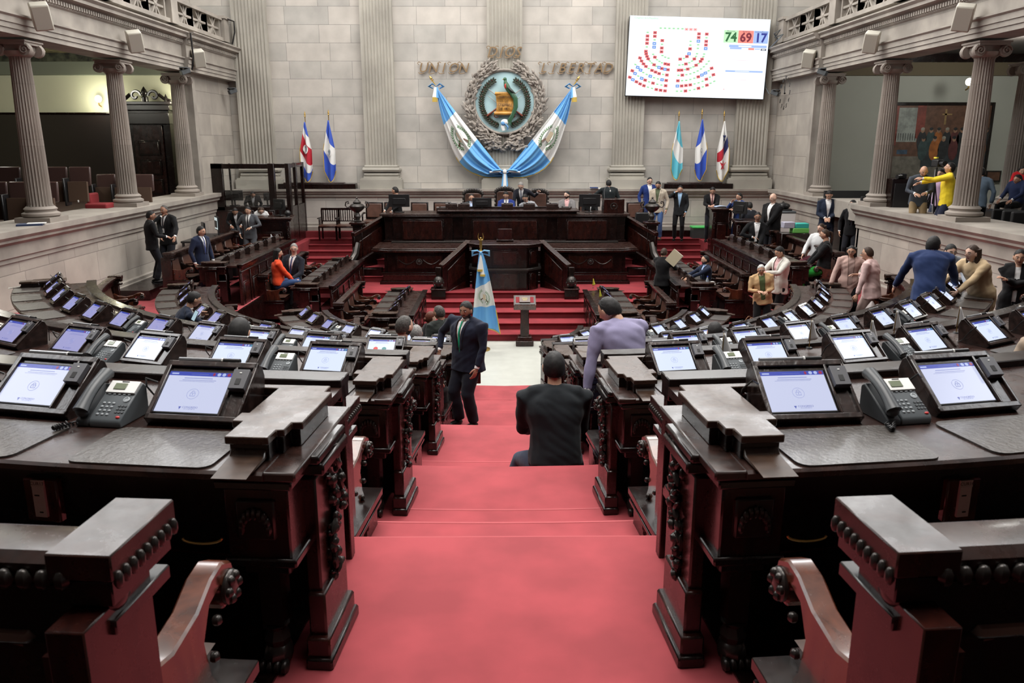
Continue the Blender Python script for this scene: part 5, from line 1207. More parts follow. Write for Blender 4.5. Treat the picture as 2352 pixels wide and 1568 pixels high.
# stage lectern with crest
t=thing('stage_lectern','dark wooden box lectern with carved crest and gooseneck microphone','lectern',(at_y(1407,475,23.7).x,23.6,2.47))
mb=MB(); mb.box((0,0,.20),(.60,.42,.40),WR); mb.build('body',t,bevel=.01)
mb=MB()
for q in range(14): a=-PI/2+.4+q*(2*PI-.8)/13; mb.ball((.09*math.cos(a),-.215,.20+.09*math.sin(a)),(.02,.01,.014),BRONZ,6,4)
mb.ball((0,-.215,.20),(.04,.012,.035),BRONZ,8,5); mb.build('crest',t)
mb=MB(); mb.tube([(-.25,.0,.38),(-.27,0,.60),(-.24,0,.72),(-.17,-.02,.76),(-.12,-.04,.70),(-.10,-.05,.64)],.008,STEEL,6); mb.ball((-.10,-.05,.62),(.018,.018,.03),WHITEP,6,5); mb.build('microphone',t)
# bag and papers
t=thing('handbag','black leather bag standing on the armchair beside the right urn','bag',(at_y(1474,480,24.1).x,24.0,2.12))
mb=MB(); mb.box((0,0,.16),(.44,.2,.32),BLACK,taper=.85); mb.build('body',t,bevel=.03); mb=MB(); mb.tube([(-.12+.24*i/8,0,.32+.12*math.sin(PI*i/8)) for i in range(9)],.01,BLACK,6); mb.build('handle',t)
mb=MB(); mb.box((0,0,.0),(.40,.22,.03),WHITEP); mb.box((-.12,-.05,.03),(.25,.18,.03),mat('blue_paper',(.05,.08,.2),.6)); p=at_y(1372,432,26.0); o=mb.build('document_stack'); o.location=(p.x,25.95,3.025); tag(o,'small stack of papers lying on the stone ledge right of the emblem','papers')
mb=MB(); mb.box((-8.1,18.6,1.22),(.75,2.6,.24),W_); struct(mb.build('floor_plinth_left',smooth=0))
# ---------------- crate ----------------
p=at_y(1608,530,25.7); t=thing('plastic_crate','dark storage crate with a bright green lid on the stage floor','crate',(p.x,25.55,1.5))
mb=MB(); mb.box((0,0,.16),(.62,.40,.32),mat('smoky_plastic',(.05,.06,.06),.3)); mb.build('tub',t,bevel=.02); mb=MB(); mb.box((0,0,.35),(.66,.44,.06),mat('green_plastic',(.06,.55,.12),.35)); mb.build('lid',t,bevel=.015)
# ---------------- national coat of arms ----------------
YW=26.40
t=thing('stone_wreath','carved stone laurel wreath around the round emblem on the wall','wreath')
rn=random.Random(5); mb=MB(); ce=(0.0,5.66)
mb.lathe([(.96,0),(.99,.02),(.99,.07),(.96,.10),(.92,.08),(.90,.0)],STK,56,M=Matrix.Translation((ce[0],YW-.22,ce[1]))@Matrix.Rotation(PI/2,4,'X'))
mb.build('ring',t)
mb=MB()
def leaf(mb,c,ang,L,w,m,tilt=0,th=.03):
    q=Matrix.Rotation(ang,4,'Y')@Matrix.Rotation(tilt,4,'X')
    mb.ball((0,0,0),(w/2,th,L/2),m,6,5,M=Matrix.Translation(c)@q@Matrix.Translation((0,0,L/2)))
for i in range(620):
    s=-1 if i%2 else 1; tt=rn.random(); a=-PI/2+.08+tt*(PI-.42)  # from bottom up
    r=1.12+rn.uniform(-.12,.17)-.07*tt; cx=ce[0]+s*r*math.cos(a); cz=ce[1]+r*math.sin(a)*1.04
    ang=-s*(a)+(0 if s>0 else PI*0)
    # tangent direction (upwards)
    tx,tz=-s*math.sin(a),math.cos(a); an=math.atan2(tx,tz)+rn.uniform(-.9,.9)
    leaf(mb,(cx,YW-.24-rn.uniform(0,.12),cz),an,rn.uniform(.13,.22),rn.uniform(.05,.085),STK,rn.uniform(-.3,.5))
for s in (-1,1):
    for i in range(60): 
        leaf(mb,(ce[0]+s*rn.uniform(.08,.55),YW-.22-rn.uniform(0,.12),ce[1]-1.16-rn.uniform(0,.28)),rn.uniform(-2.4,2.4),rn.uniform(.14,.24),rn.uniform(.06,.1),STK,rn.uniform(-.3,.5))
mb.build('leaves',t)
t=thing('national_emblem','round pale blue national emblem with bird, scroll, rifles and laurel','emblem')
mb=MB(); MX=Matrix.Translation((ce[0],YW-.22,ce[1]))@Matrix.Rotation(PI/2,4,'X')
mb.lathe([(.0,.03),(.93,.03),(.93,-.1)],mat('emblem_blue',(.42,.62,.66),.5,noise_s=2,noise_a=.06),56,M=MX); mb.build('disc',t)
DG=mat('emblem_laurel',(.035,.045,.03),.35); DR=mat('emblem_berry',(.12,.02,.015),.4); SCL=mat('emblem_scroll',(.50,.25,.05),.4,noise_s=4,noise_a=.3); QG=mat('quetzal_green',(.035,.11,.055),.3); GNW=mat('emblem_wood',(.18,.035,.015),.4); EST=mat('emblem_steel',(.30,.28,.26),.4); BLU=mat('emblem_ribbon_blue',(.12,.32,.62),.5)
y0=YW-.29
for s in (-1,1):
    mb=MB()
    for i in range(24):
        a=-PI/2+.25+i/23*2.35; r=.72; c=(ce[0]+s*r*math.cos(a),y0,ce[1]+r*math.sin(a)); an=math.atan2(-s*math.sin(a),math.cos(a))
        for k in (-1,0,1): leaf(mb,(c[0],y0-.01*abs(k),c[2]),an+k*.75,.135,.06,DG,.2,.02)
        if i%2: mb.ball((c[0]+.02*s,y0-.04,c[2]+.02),.018,DR,6,5)
    mb.build('laurel_branch',t)
def rot2(x,z,a): return (x*math.cos(a)-z*math.sin(a),x*math.sin(a)+z*math.cos(a))
for s in (-1,1):
    def P2(x,z,dy=0): q=rot2(x,z,s*R(50)-0 if 0 else 0); return q
    mb=MB(); # rifle: stock lower outer -> barrel upper opposite
    a=Vector((ce[0]+s*.55,y0-.03,ce[1]-.42)); b=Vector((ce[0]-s*.50,y0-.03,ce[1]+.38)); d=(b-a)
    mb.tube([a,a+d*.12,a+d*.22],[.075,.06,.035],GNW,8,flat=.5); mb.tube([a+d*.2,a+d*.6],.028,GNW,7); mb.tube([a+d*.3,b],.016,EST,6); mb.build('rifle',t)
    mb=MB(); a=Vector((ce[0]-s*.26,y0-.055,ce[1]-.40)); b=Vector((ce[0]+s*.52,y0-.02,ce[1]+.18)); mb.tube([a,b],[.022,.008],EST,6)
    mb.tube([a+Vector((.07*math.cos(q*.6),-.02,.06*math.sin(q*.6))) for q in range(11)],.014,GNW,6); mb.build('sword',t)
mb=MB()
def scr(u,v):
    w=.26+.0*v; x=(u-.5)*2*w*(1+.0*v)-.03+.04*math.sin(v*PI); z=.24-.62*v; return (ce[0]+x,y0-.09-.04*math.sin(PI*u)-.02*math.cos(v*9),ce[1]+z)
mb.grid(scr,10,12,SCL); mb.grid(lambda u,v:(lambda p:(p[0],p[1]+.06,p[2]))(scr(u,v)),10,12,SCL)
for zz,r,dx in ((.25,.05,-.03),(-.34,.06,-.06)): mb.tube([(ce[0]+dx-.27,y0-.10,ce[1]+zz),(ce[0]+dx+.30,y0-.10,ce[1]+zz)],r,SCL,10)
mb.build('scroll',t)
mb=MB(); TX=mat('emblem_lettering',(.06,.03,.015),.5)
for i,l in enumerate(('LIBERTAD','15 DE','SETIEMBRE','DE 1821')): text_mb(mb,l,.105,TX,Matrix.Translation((ce[0]-.01,y0-.155,ce[1]+.14-.115*i))@Matrix.Rotation(PI/2,4,'X'),ext=.004)
mb.build('scroll_lettering',t)
mb=MB(); B=lambda x,z,dy=0:(ce[0]+x,y0-.14-dy,ce[1]+z)
mb.tube([B(.03,.66),B(.02,.60),B(.05,.50),B(.12,.36),B(.20,.24)],[.035,.05,.085,.08,.05],QG,10); mb.ball(B(.01,.67),(.055,.05,.055),QG,10,8); mb.tube([B(-.03,.67),B(-.075,.655)],[.02,.006],GOLD,6)
mb.ball(B(.035,.47,.045),(.05,.04,.09),mat('quetzal_red',(.45,.04,.03),.4),8,6)
for k in range(3): mb.tube([B(.18+.03*k,.27),B(.30+.03*k,.1),B(.33+.02*k,-.15),B(.22+.03*k,-.38),B(.08+.05*k,-.60),B(.06+.07*k,-.70)],[.05,.05,.045,.035,.025,.012],QG,7)
mb.tube([B(.1,.42,.05),B(.22,.32,.06),B(.33,.25,.02)],[.05,.045,.01],mat('quetzal_wing',(.04,.05,.04),.3),7)
mb.build('quetzal',t)
mb=MB(); mb.ball(B(-.0,-.60),(.12,.05,.09),WHITEP,8,6); mb.ball(B(-.05,-.64,.02),(.07,.04,.07),BLU,8,6)
mb.tube([B(-.02,-.62),B(-.06,-.74),B(-.03,-.86)],[.06,.06,.05],WHITEP,6,flat=.5); mb.tube([B(.02,-.66),B(.1,-.76),B(.08,-.84)],[.06,.06,.04],BLU,6,flat=.5); mb.build('ribbon_knot',t)
# motto lettering
LET=mat('gilt_lettering',(.27,.18,.095),.5,metal=.2)
for word,x,z,sz,lab in (('DIOS',.0,7.13,.42,'gilt script word DIOS on the wall above the emblem'),('UNION',-1.92,6.68,.40,'gilt script word UNION on the wall left of the emblem'),('LIBERTAD',2.2,6.68,.40,'gilt script word LIBERTAD on the wall right of the emblem')):
    t=thing('wall_lettering',lab,'lettering',group=None); wd={'DIOS':1.05,'UNION':1.56,'LIBERTAD':2.28}[word]; n=len(word)
    for i,ch in enumerate(word):
        w=wd/n; cx=x-wd/2+w*(i+.5); mb=MB()
        yl=YW-.24 if word=='DIOS' else YW-.06
        text_mb(mb,ch,sz,LET,Matrix.Translation((cx,yl,z))@Matrix.Rotation(PI/2,4,'X'),ext=.025,shear=.28)
        mb.tube([(cx-.12,yl-.02,z+.10),(cx-.16,yl-.02,z+.15),(cx-.11,yl-.02,z+.185),(cx-.05,yl-.02,z+.16)],.012,LET,5)
        mb.tube([(cx-.13,yl-.02,z-.12),(cx-.10,yl-.02,z-.165),(cx-.02,yl-.02,z-.16),(cx+.05,yl-.02,z-.145)],.012,LET,5)
        mb.build('letter',t)
# ---------------- flags ----------------
FB=mat('flag_sky_blue',(.15,.43,.80),.42,sheen=.1); FWH=mat('flag_white',(.82,.82,.80),.45,sheen=.1); FG=mat('flag_gold_fringe',(.55,.38,.07),.5)
def emblem_patch(mb,F_,cx,cz,r,m1=DG,m2=None):
    # small embroidered emblem: two laurel branches, scroll and bird, laid on the cloth through F_(u,v)
    G2=mat('embroidery_green',(.10,.22,.10),.6); SC=mat('embroidery_cream',(.68,.56,.40),.6); BR=mat('embroidery_brown',(.12,.06,.04),.6)
    for s in (-1,1):
        for i in range(13):
            a=-PI/2+.3+i/12*2.3; px,pz=cx+s*r*math.cos(a),cz+r*math.sin(a); 
            for k in (-1,1):
                an=math.atan2(-s*math.sin(a),math.cos(a))+k*.7; dx,dz=math.sin(an)*r*.26,math.cos(an)*r*.26; nx,nz=dz*.25,-dx*.25
                mb.add([F_(px,pz),F_(px+dx/2+nx,pz+dz/2+nz),F_(px+dx,pz+dz),F_(px+dx/2-nx,pz+dz/2-nz)],[(0,1,2,3)],G2)
    q=r*.42; mb.add([F_(cx-q*.7,cz-q*.8),F_(cx+q*.6,cz-q),F_(cx+q*.8,cz+q),F_(cx-q*.6,cz+q*1.1)],[(0,1,2,3)],SC)
    for s in (-1,1): mb.add([F_(cx-s*r*.75,cz-r*.55),F_(cx-s*r*.62,cz-r*.72),F_(cx-s*q*.6,cz-q*.6),F_(cx-s*q*.8,cz-q*.4)],[(0,1,2,3)],BR)
    pts=[(q*.3,q*1.5),(q*.9,q*1.0),(q*1.2,0),(q*.8,-q),(q*.2,-q*1.7)]
    for a,b in zip(pts,pts[1:]): mb.add([F_(cx+a[0],cz+a[1]),F_(cx+a[0]+r*.1,cz+a[1]),F_(cx+b[0]+r*.1,cz+b[1]),F_(cx+b[0],cz+b[1])],[(0,1,2,3)],G2)
for s in (-1,1):
    t=thing('draped_flag','blue and white national flag draped on the wall, %s of the emblem'%SD[s],'flag')
    A=Vector((s*2.12,6.12)); K=Vector((s*.03,3.50))
    def cloth(u,v,dy=0):
        # u along from apex to knot, v from inner straight edge to outer curved edge
        inner=A.lerp(K,u); 
        ctrl=[Vector((s*2.12,6.12)),Vector((s*1.92,5.05)),Vector((s*1.45,3.85)),Vector((s*.75,3.40)),Vector((s*.06,3.38))]
        p=[0,.36,.70,.87,1]; 
        for i in range(4):
            if u<=p[i+1]+1e-6: f=(u-p[i])/(p[i+1]-p[i]); P0=ctrl[max(i-1,0)];P1=ctrl[i];P2=ctrl[i+1];P3=ctrl[min(i+2,4)]; outer=.5*((2*P1)+(-P0+P2)*f+(2*P0-5*P1+4*P2-P3)*f*f+(-P0+3*P1-3*P2+P3)*f**3); break
        q=inner.lerp(outer,v); amp=.05*min(1,u*3)*(1 if u<.85 else .5)
        dep=.10+.28*math.sin(PI*u)**.7*(.35+.65*math.sin(PI*min(1,v*1.1)))+amp*math.sin(v*17+u*2.2+s)+.03*math.sin(v*38+u*5)
        return Vector((q.x,YW-.2-dep-dy,q.y))
    def mf(u,v):
        b1=.30+.10*v; b2=.635+.11*v
        return FB if u<b1 else (FWH if u<b2 else FB)
    def skew(v,w): return cloth(w+.11*(v-.5)*4*w*(1-w)/1.0,v)
    mb=MB(); mb.grid(skew,36,66,FB,matfn=lambda v,w:(FB if w<22/66 else (FWH if w<43/66 else FB))); mb.build('cloth',t,smooth=180,recalc=False,solid=.006)
    mb=MB(); emblem_patch(mb,lambda a,b:cloth(.52-b*.34,.50+a*.95,.03),0,0,.31); mb.build('embroidered_emblem',t,recalc=False,smooth=0)
    mb=MB(); mb.tube([cloth(u/20,1.0) for u in range(13,20)],.018,FG,5); mb.build('fringe',t)
    mb=MB(); mb.tube([(s*2.05,YW-.28,6.0),(s*2.24,YW-.26,6.32)],.02,GOLD,8); mb.lathe([(.0,0),(.05,.03),(.02,.07),(.045,.10),(0,.2)],GOLD,8,M=Matrix.Translation((s*2.22,YW-.26,6.28))@Matrix.Rotation(s*R(33),4,'Y')); mb.build('finial',t)
    mb=MB()
    for q in (-1,1): mb.tube([(s*2.11,YW-.34,6.12),(s*2.11+q*.12,YW-.40,6.20),(s*2.11+q*.22,YW-.38,6.12),(s*2.11+q*.1,YW-.36,6.06)],[.02,.06,.05,.02],FB,6,flat=.4)
    mb.tube([(s*2.13,YW-.38,6.1),(s*2.16,YW-.40,5.8)],[.04,.075],FWH,6,flat=.4); mb.tube([(s*2.155,YW-.40,5.8),(s*2.16,YW-.40,5.66)],[.078,.08],FG,6,flat=.4); mb.tube([(s*2.08,YW-.38,6.1),(s*2.09,YW-.40,5.78)],[.03,.06],FB,6,flat=.4)
    mb.build('ribbon_bow',t)
t=thing('central_bow','blue and white ribbon bow tying both draped flags above the middle chair','bow')
mb=MB()
for s in (-1,1): mb.tube([(0,YW-.45,3.55),(s*.15,YW-.5,3.60),(s*.36,YW-.5,3.58),(s*.50,YW-.48,3.50),(s*.2,YW-.46,3.50)],[.04,.08,.10,.07,.03],FB,8,flat=.4); mb.tube([(s*.12,YW-.53,3.56),(s*.48,YW-.53,3.54)],.025,FWH,5)
mb.ball((0,YW-.5,3.55),(.07,.06,.08),FWH,8,6); mb.tube([(0,YW-.48,3.5),(.0,YW-.5,3.2),(-.01,YW-.52,2.95)],[.06,.10,.12],FB,8,flat=.35); mb.tube([(.0,YW-.52,3.5),(.0,YW-.55,3.2),(-.01,YW-.57,2.95)],[.03,.05,.06],FWH,8,flat=.3); mb.build('ribbon',t)
def stand_flag(lab,px,pyt,pyb,fn,emb=None,Y=26.15,flip=1):
    top=at_y(px,pyt,Y); bot=at_y(px,pyb,Y); t=thing('standing_flag',lab,'flag',(top.x,Y,3.0),0,None); H=top.z-3.0; hb=bot.z-3.0
    mb=MB(); mb.tube([(0,.02,hb+.1),(0,.02,H)],.014,GOLD,6); mb.lathe([(0,0),(.035,.03),(.015,.06),(.03,.08),(0,.2)],GOLD,8,M=Matrix.Translation((0,.02,H-.02))); mb.build('pole',t)
    zt=H-.16
    def cl(u,v,dy=0):
        v=min(1,v); w=.02+.20*min(1,v*1.9); lo=hb+.0
        xl=-w*.9*flip; xr=w*(.75)*flip; x=xl+(xr-xl)*u
        zb=zt+(lo-zt)*v*(1.0-.22*(1-math.sin(PI*min(1,max(0,u*.9+.05))))*1.0*v)
        return Vector((x,-.03-.05*math.sin(u*11+v*2)*min(1,v*3)-.03-dy,zb))
    mb=MB(); mb.grid(lambda u,w:cl(u,max(0,w+.36*(u-.5)*4*w*(1-w))),18,36,FWH,matfn=fn); mb.build('cloth',t,smooth=180,recalc=False,solid=.005)
    mb=MB(); mb.tube([cl(u/12,1.0) for u in range(13)],.014,FG,5); mb.tube([cl(0,v/10) for v in range(4,11)],.012,FG,5); mb.build('fringe',t)
    if emb: mb=MB(); emb(mb,cl); mb.build('emblem',t,recalc=False,smooth=0)
    return t
RB=mat('flag_royal_blue',(.04,.10,.52),.45,sheen=.1); RD=mat('flag_red',(.50,.02,.04),.45,sheen=.1); TQ=mat('flag_turquoise',(.13,.55,.68),.45,sheen=.1); NV=mat('flag_navy',(.03,.04,.14),.45)
def diag(cols,k=1.0):
    n=len(cols)
    def f(u,v):
        return cols[min(n-1,int(v*n))]
    return f
def roundel(m,m2,r=.12,v0=.52):
    def f(mb,cl):
        for rr,mm,dy in ((r,m,.05),(r*.7,m2,.055)):
            mb.add([cl(.5+rr*2.0*math.cos(a*PI/8),v0+rr*.6*math.sin(a*PI/8),dy) for a in range(16)],[tuple(range(16))],mm)
    return f
def star(m,u0,v0,r,dy=.05):
    def f(mb,cl):
        pts=[]
        for k in range(10): rr=r if k%2==0 else r*.4; a=PI/2+k*PI/5; pts.append(cl(u0+rr*2.2*math.cos(a),v0-rr*.75*math.sin(a),dy))
        c=cl(u0,v0,dy); mb.add([c]+pts,[(0,1+k,1+(k+1)%10) for k in range(10)],m)
    return f
EB=mat('flag_emblem_grey',(.25,.3,.35),.6)
stand_flag('flag with blue, white and broad red bands, leftmost on the wall',700,268,418,diag([RB,FWH,RD,RD,FWH,RB]),roundel(FWH,EB,.13,.45),flip=1)
stand_flag('blue and white flag with small round emblem, second from the left',754,264,418,diag([RB,FWH,RB]),roundel(FWH,EB,.10,.52))
stand_flag('turquoise and white banded flag on the wall under the big screen',1560,266,413,diag([TQ,FWH,TQ]),None)
stand_flag('royal blue and white flag with tiny triangle, middle of the right three',1613,262,415,diag([RB,FWH,RB]),roundel(EB,FWH,.06,.5),flip=-1)
def pan(mb,cl): star(NV,.5,.27,.14)(mb,cl); star(RD,.5,.74,.14)(mb,cl)
stand_flag('quartered white, navy and red flag with two stars, rightmost on the wall',1664,266,416,lambda u,v:(FWH if v<.42 else ((NV if u<.45 else RD) if v<.60 else FWH)),pan,flip=-1)
# wooden flag bases on the ledge
for x,w,l in ((-5.95,2.45,'left'),(6.15,2.2,'right')):
    mb=MB(); mb.box((x,26.15,3.09),(w,.38,.17),W_); mb.box((x-.1,26.12,3.19),(w*.78,.28,.04),WT); o=mb.build('flag_base_box',bevel=.008); tag(o,'long low dark wooden box holding the flags on the %s wall ledge'%l,'flag stand')
# flag on tall pole in front of the podium
t=thing('ceremonial_flag','large blue and white national flag with bow and brass finial before the podium','flag',(-.52,17.3,0)); t.scale=(.95,1,.895)
mb=MB(); mb.lathe([(.20,0),(.2,.03),(.05,.07),(.03,.12),(.018,.13),(.018,2.45)],GOLD,14); mb.build('pole',t)
mb=MB(); mb.lathe([(.03,2.4),(.045,2.45),(.02,2.5),(.035,2.56),(.02,2.62)],GOLD,10)
mb.tube([(0,0,2.6),(0,0,2.72)],.03,GOLD,8)
for s in (-1,1): mb.tube([(0,0,2.70),(s*.05,0,2.73),(s*.06,0,2.80),(s*.045,0,2.88)],[.02,.016,.012,.006],GOLD,6)
mb.ball((0,0,2.76),.022,GOLD,6,5); mb.build('finial',t)
def cl2(u,v,dy=0):
    w=.03+.50*v**.8; xl=-.02-w*.36; xr=.02+w*.78-.0*v; x=xl+(xr-xl)*u; zb=2.42-2.42*.0-1.98*v*(1-.16*(1-u)*v)+.0
    return Vector((x,-.11-.055*math.sin(u*12+v*1.5)*min(1,v*2)-dy,zb))
mb=MB(); mb.grid(lambda u,w:cl2(u,w-.13*(u-.5)*4*w*(1-w)),30,60,FB,matfn=lambda u,v:(FB if v<.40 else (FWH if v<.70 else FB))); mb.build('cloth',t,smooth=180,recalc=False,solid=.006)
mb=MB(); emblem_patch(mb,lambda a,b:cl2(.5+a*1.05,.56-b*.36,.07),0,0,.25); mb.build('embroidered_emblem',t,recalc=False,smooth=0)
mb=MB(); mb.tube([cl2(u/12,1.0) for u in range(13)],.014,FG,5); mb.tube([cl2(1,v/10) for v in range(7,11)],.012,FG,5); mb.build('fringe',t)
mb=MB()
for s in (-1,1): mb.tube([(0,-.06,2.42),(s*.08,-.1,2.48),(s*.18,-.09,2.46),(s*.19,-.08,2.36),(s*.05,-.07,2.40)],[.02,.05,.06,.04,.015],FB,6,flat=.4)
mb.ball((0,-.1,2.42),(.035,.03,.04),FB,6,5)
for x,z in ((-.02,1.98),(.04,1.86)):
    mb.tube([(x*.3,-.1,2.4),(x,-.14,z)],[.03,.055],FWH,6,flat=.3); mb.tube([(x,-.145,z+.05),(x,-.145,z)],.06,FG,6,flat=.35)
mb.build('ribbon_bow',t)
# ---------------- video wall ----------------
t=thing('video_wall','large wall screen showing a seat map and counts 74, 69 and 17','screen')
c=[at_y(1441,30,26.05),at_y(1764,64,26.05),at_y(1752,228,26.05),at_y(1437,222,26.05)]
x0,x1,z0,z1=3.77,8.05,5.80,8.12; yv=26.0
# screen is hung on a slight clockwise turn
VM=Matrix.Translation(((x0+x1)/2,yv,(z0+z1)/2+.0))@Matrix.Rotation(R(1.5),4,'Y'); VW=x1-x0; VH=z1-z0
mb=MB(); mb.box((0,.08,-.02),(VW+.02,.14,VH+.0),BLACK,M=VM); mb.build('casing',t,bevel=.005)
VS=mat('video_white',(.02,.02,.02),.3,emit=(.80,.84,.88),es=1.25)
def vm(n,c,e=1.2): return mat('video_'+n,(.02,.02,.02),.3,emit=c,es=e)
VR,VG,VB,VLR,VLG,VLB,VK,VP=vm('red',(.70,.12,.12)),vm('green',(.30,.68,.32)),vm('blue',(.12,.28,.72)),vm('pale_red',(.88,.25,.20)),vm('pale_green',(.50,.82,.48)),vm('pale_blue',(.34,.48,.85)),vm('ink',(.02,.02,.06)),vm('pink',(.9,.45,.45))
mb=MB(); mb.add([(-VW/2,0,-VH/2),(VW/2,0,-VH/2),(VW/2,0,VH/2),(-VW/2,0,VH/2)],[(0,1,2,3)],VS,VM@Matrix.Translation((0,.005,0)))
mb.build('screen',t,recalc=False,smooth=0)
mb=MB()
U=lambda x,z:((x-80)/2160-.5,.5-(z-80)/1290)   # zoomed-photo units to screen units
def vrect(x,z,w,h,m,rot=0,dy=0):
    u,v=U(x,z); cx,cz=u*VW,v*VH; w=w/2160*VW;h=h/1290*VH; ca,sa=math.cos(rot),math.sin(rot)
    mb.add([(cx+a*ca-b*sa,-.004-dy,cz+a*sa+b*ca) for a,b in((-w/2,-h/2),(w/2,-h/2),(w/2,h/2),(-w/2,h/2))],[(0,1,2,3)],m,VM)
rn=random.Random(11)
def seat(x,z,m,rot=0):
    big=m in(VR,VB); vrect(x,z,54 if big else 34,46 if big else 20,(VR if m is VR else (VB if m is VB else VG)),rot)
    if big: vrect(x,z,26,12,VK if m is VR else VS,rot,.001)
for i in range(6): seat(560+67*i,268,VG)
for i in range(3): vrect(958+67*i,275,54,42,VP); vrect(958+67*i,275,18,14,VR,0,.001)
g,r,b=VG,VR,VB
for x,zz in ((365,[g,r,r,r,g]),(478,[r,r,g,b,b]),(1155,[r,r,b,g,g]),(1275,[r,g,r,r,b])):
    for i,m in enumerate(zz): seat(x,342+58*i,m)
for x,zz in ((597,[r,g,r,r]),(1035,[g,g,r])):
    for i,m in enumerate(zz): seat(x,465+60*i,m)
rows=[[(615,705,g),(660,730,g),(712,745,g)],[(1025,665,b),(995,710,r),(950,742,g),(893,755,r)],
[(470,690,g),(500,735,r),(535,775,g),(575,800,g),(615,822,g),(668,838,r),(716,846,r)],[(1148,660,g),(1135,705,g),(1112,745,r),(1080,780,g),(1038,808,g),(988,830,r),(940,842,g),(888,850,g)],
[(355,645,r),(362,685,r),(378,727,r),(398,765,r),(428,800,g),(458,830,g),(495,858,r),(535,880,g),(575,898,b),(618,915,r),(668,925,b),(716,932,r)],
[(1258,662,g),(1250,703,g),(1232,745,r),(1212,780,r),(1183,818,g),(1148,845,r),(1108,872,g),(1065,893,g),(1022,912,r),(978,922,g),(928,932,r),(882,935,r)],
[(270,755,r),(297,803,r),(330,848,r),(370,888,r),(415,920,g),(468,950,r),(525,975,r),(582,998,r),(645,1010,g),(705,1018,r)],
[(1340,775,g),(1308,822,g),(1270,867,g),(1228,905,g),(1178,938,g),(1125,965,g),(1068,988,g),(1008,1003,g),(945,1013,r),(885,1018,g)],
[(205,862,g),(243,907,b),(290,950,b),(335,988,g),(390,1018,g),(448,1045,b),(508,1068,g),(570,1085,g),(635,1098,b),(700,1107,r)],
[(1392,888,r),(1350,930,g),(1302,968,b),(1250,1002,b),(1195,1033,r),(1135,1058,g),(1075,1080,g),(1012,1095,g),(948,1103,g),(882,1107,r)],
[(163,965,r),(208,1008,b),(260,1048,g),(315,1082,b),(372,1112,r),(435,1138,g),(497,1157,r),(565,1172,g),(630,1184,g),(697,1193,r)],
[(1428,992,r),(1378,1032,g),(1325,1068,r),(1268,1103,g),(1208,1130,g),(1145,1150,g),(1080,1168,r),(1013,1180,r),(947,1190,r),(880,1193,b)],
[(130,1072,r),(180,1110,b),(238,1143,r),(297,1175,r),(358,1203,r),(422,1225,g),(487,1243,g),(555,1260,r),(623,1270,r),(692,1277,r)],
[(1450,1098,g),(1395,1132,g),(1340,1165,r),(1278,1195,g),(1213,1220,r),(1150,1240,g),(1080,1258,g),(1013,1270,r),(947,1275,g),(880,1278,g)]]
for row in rows:
    for x,z,m in row: seat(x,z,m,(x-800)/2400 if z>700 else 0)
mb.build('seat_map',t,recalc=False,smooth=0)
mb=MB()
for x,w,m,tx in ((1650,220,VLG,'74'),(1880,235,VLR,'69'),(2112,225,VLB,'17')):
    vrect(x,368,w,200,m)
    u,v=U(x,385); text_mb(mb,tx,.36,{'74':vm('dark_green',(.01,.12,.03)),'69':vm('dark_red',(.18,.01,.03)),'17':vm('dark_blue',(.02,.03,.25))}[tx],VM@Matrix.Translation((u*VW,-.01,v*VH))@Matrix.Rotation(PI/2,4,'X'),offset=.012)
    u,v=U(x,285); text_mb(mb,{'74':'Presentes','69':'Ausentes','17':'Licencia/Excusa'}[tx],.062,VK,VM@Matrix.Translation((u*VW,-.01,v*VH))@Matrix.Rotation(PI/2,4,'X'))
for x,z,w,h,m in ((1925,520,580,40,VLB),(1880,520,200,22,VS),(1740,555,180,26,VLB),(1980,560,90,30,VLR),(2075,560,80,14,VLB),(2170,567,80,30,VK),(2170,567,50,14,VS),(1900,925,580,26,VLB),(1870,925,220,10,VS),(1850,745,300,3,VP),(1850,1062,200,3,VP),(1608,1222,16,8,VR)): vrect(x,z,w,h,m,0,.001 if m is VS else 0)
u,v=U(330,115); text_mb(mb,'Congreso de la República',.07,VG,VM@Matrix.Translation((u*VW,-.01,v*VH))@Matrix.Rotation(PI/2,4,'X'))
mb.build('count_panel',t,recalc=False,smooth=0)
# ---------------- speakers, cameras, clock ----------------
SPK=mat('cream_speaker',(.55,.53,.46),.5)
for s in (-1,1):
    for i,(y,l) in enumerate(((15.2,'nearest'),(18.9,'middle'),(22.7,'farthest'))):
        t=thing('wall_speaker','%s of the three cream loudspeakers on the %s cornice'%(l,SD[s]),'loudspeaker',(s*8.15,y,6.62),0,'cornice loudspeakers')
        T=Matrix.Rotation(-s*R(35),4,'Z')@Matrix.Rotation(R(22),4,'X')@Matrix.Rotation(s*R(10),4,'Y')
        mb=MB(); mb.box((0,0,0),(.30,.26,.44),SPK,M=T); mb.build('cabinet',t,bevel=.025); mb=MB(); mb.box((0,-.132,0),(.26,.01,.38),mat('speaker_grille',(.44,.42,.36),.8),M=T); mb.build('grille',t)
        mb=MB(); mb.tube([(0,.08,.0),(s*.22,.18,.02)],.02,BLACK,6); mb.build('bracket',t)
def cam_(lab,x,y,z,s):
    t=thing('security_camera',lab,'camera',(x,y,z)); mb=MB(); mb.box((0,0,0),(.12,.26,.12),DARKG,M=Matrix.Rotation(s*R(40),4,'Z')@Matrix.Rotation(R(20),4,'X')); mb.box((s*.0,0,.09),(.2,.24,.02),MIDG); mb.build('body',t,bevel=.01); mb=MB(); mb.tube([(0,0,0),(s*.16,.05,.08)],.02,BLACK,6); mb.build('mount',t)
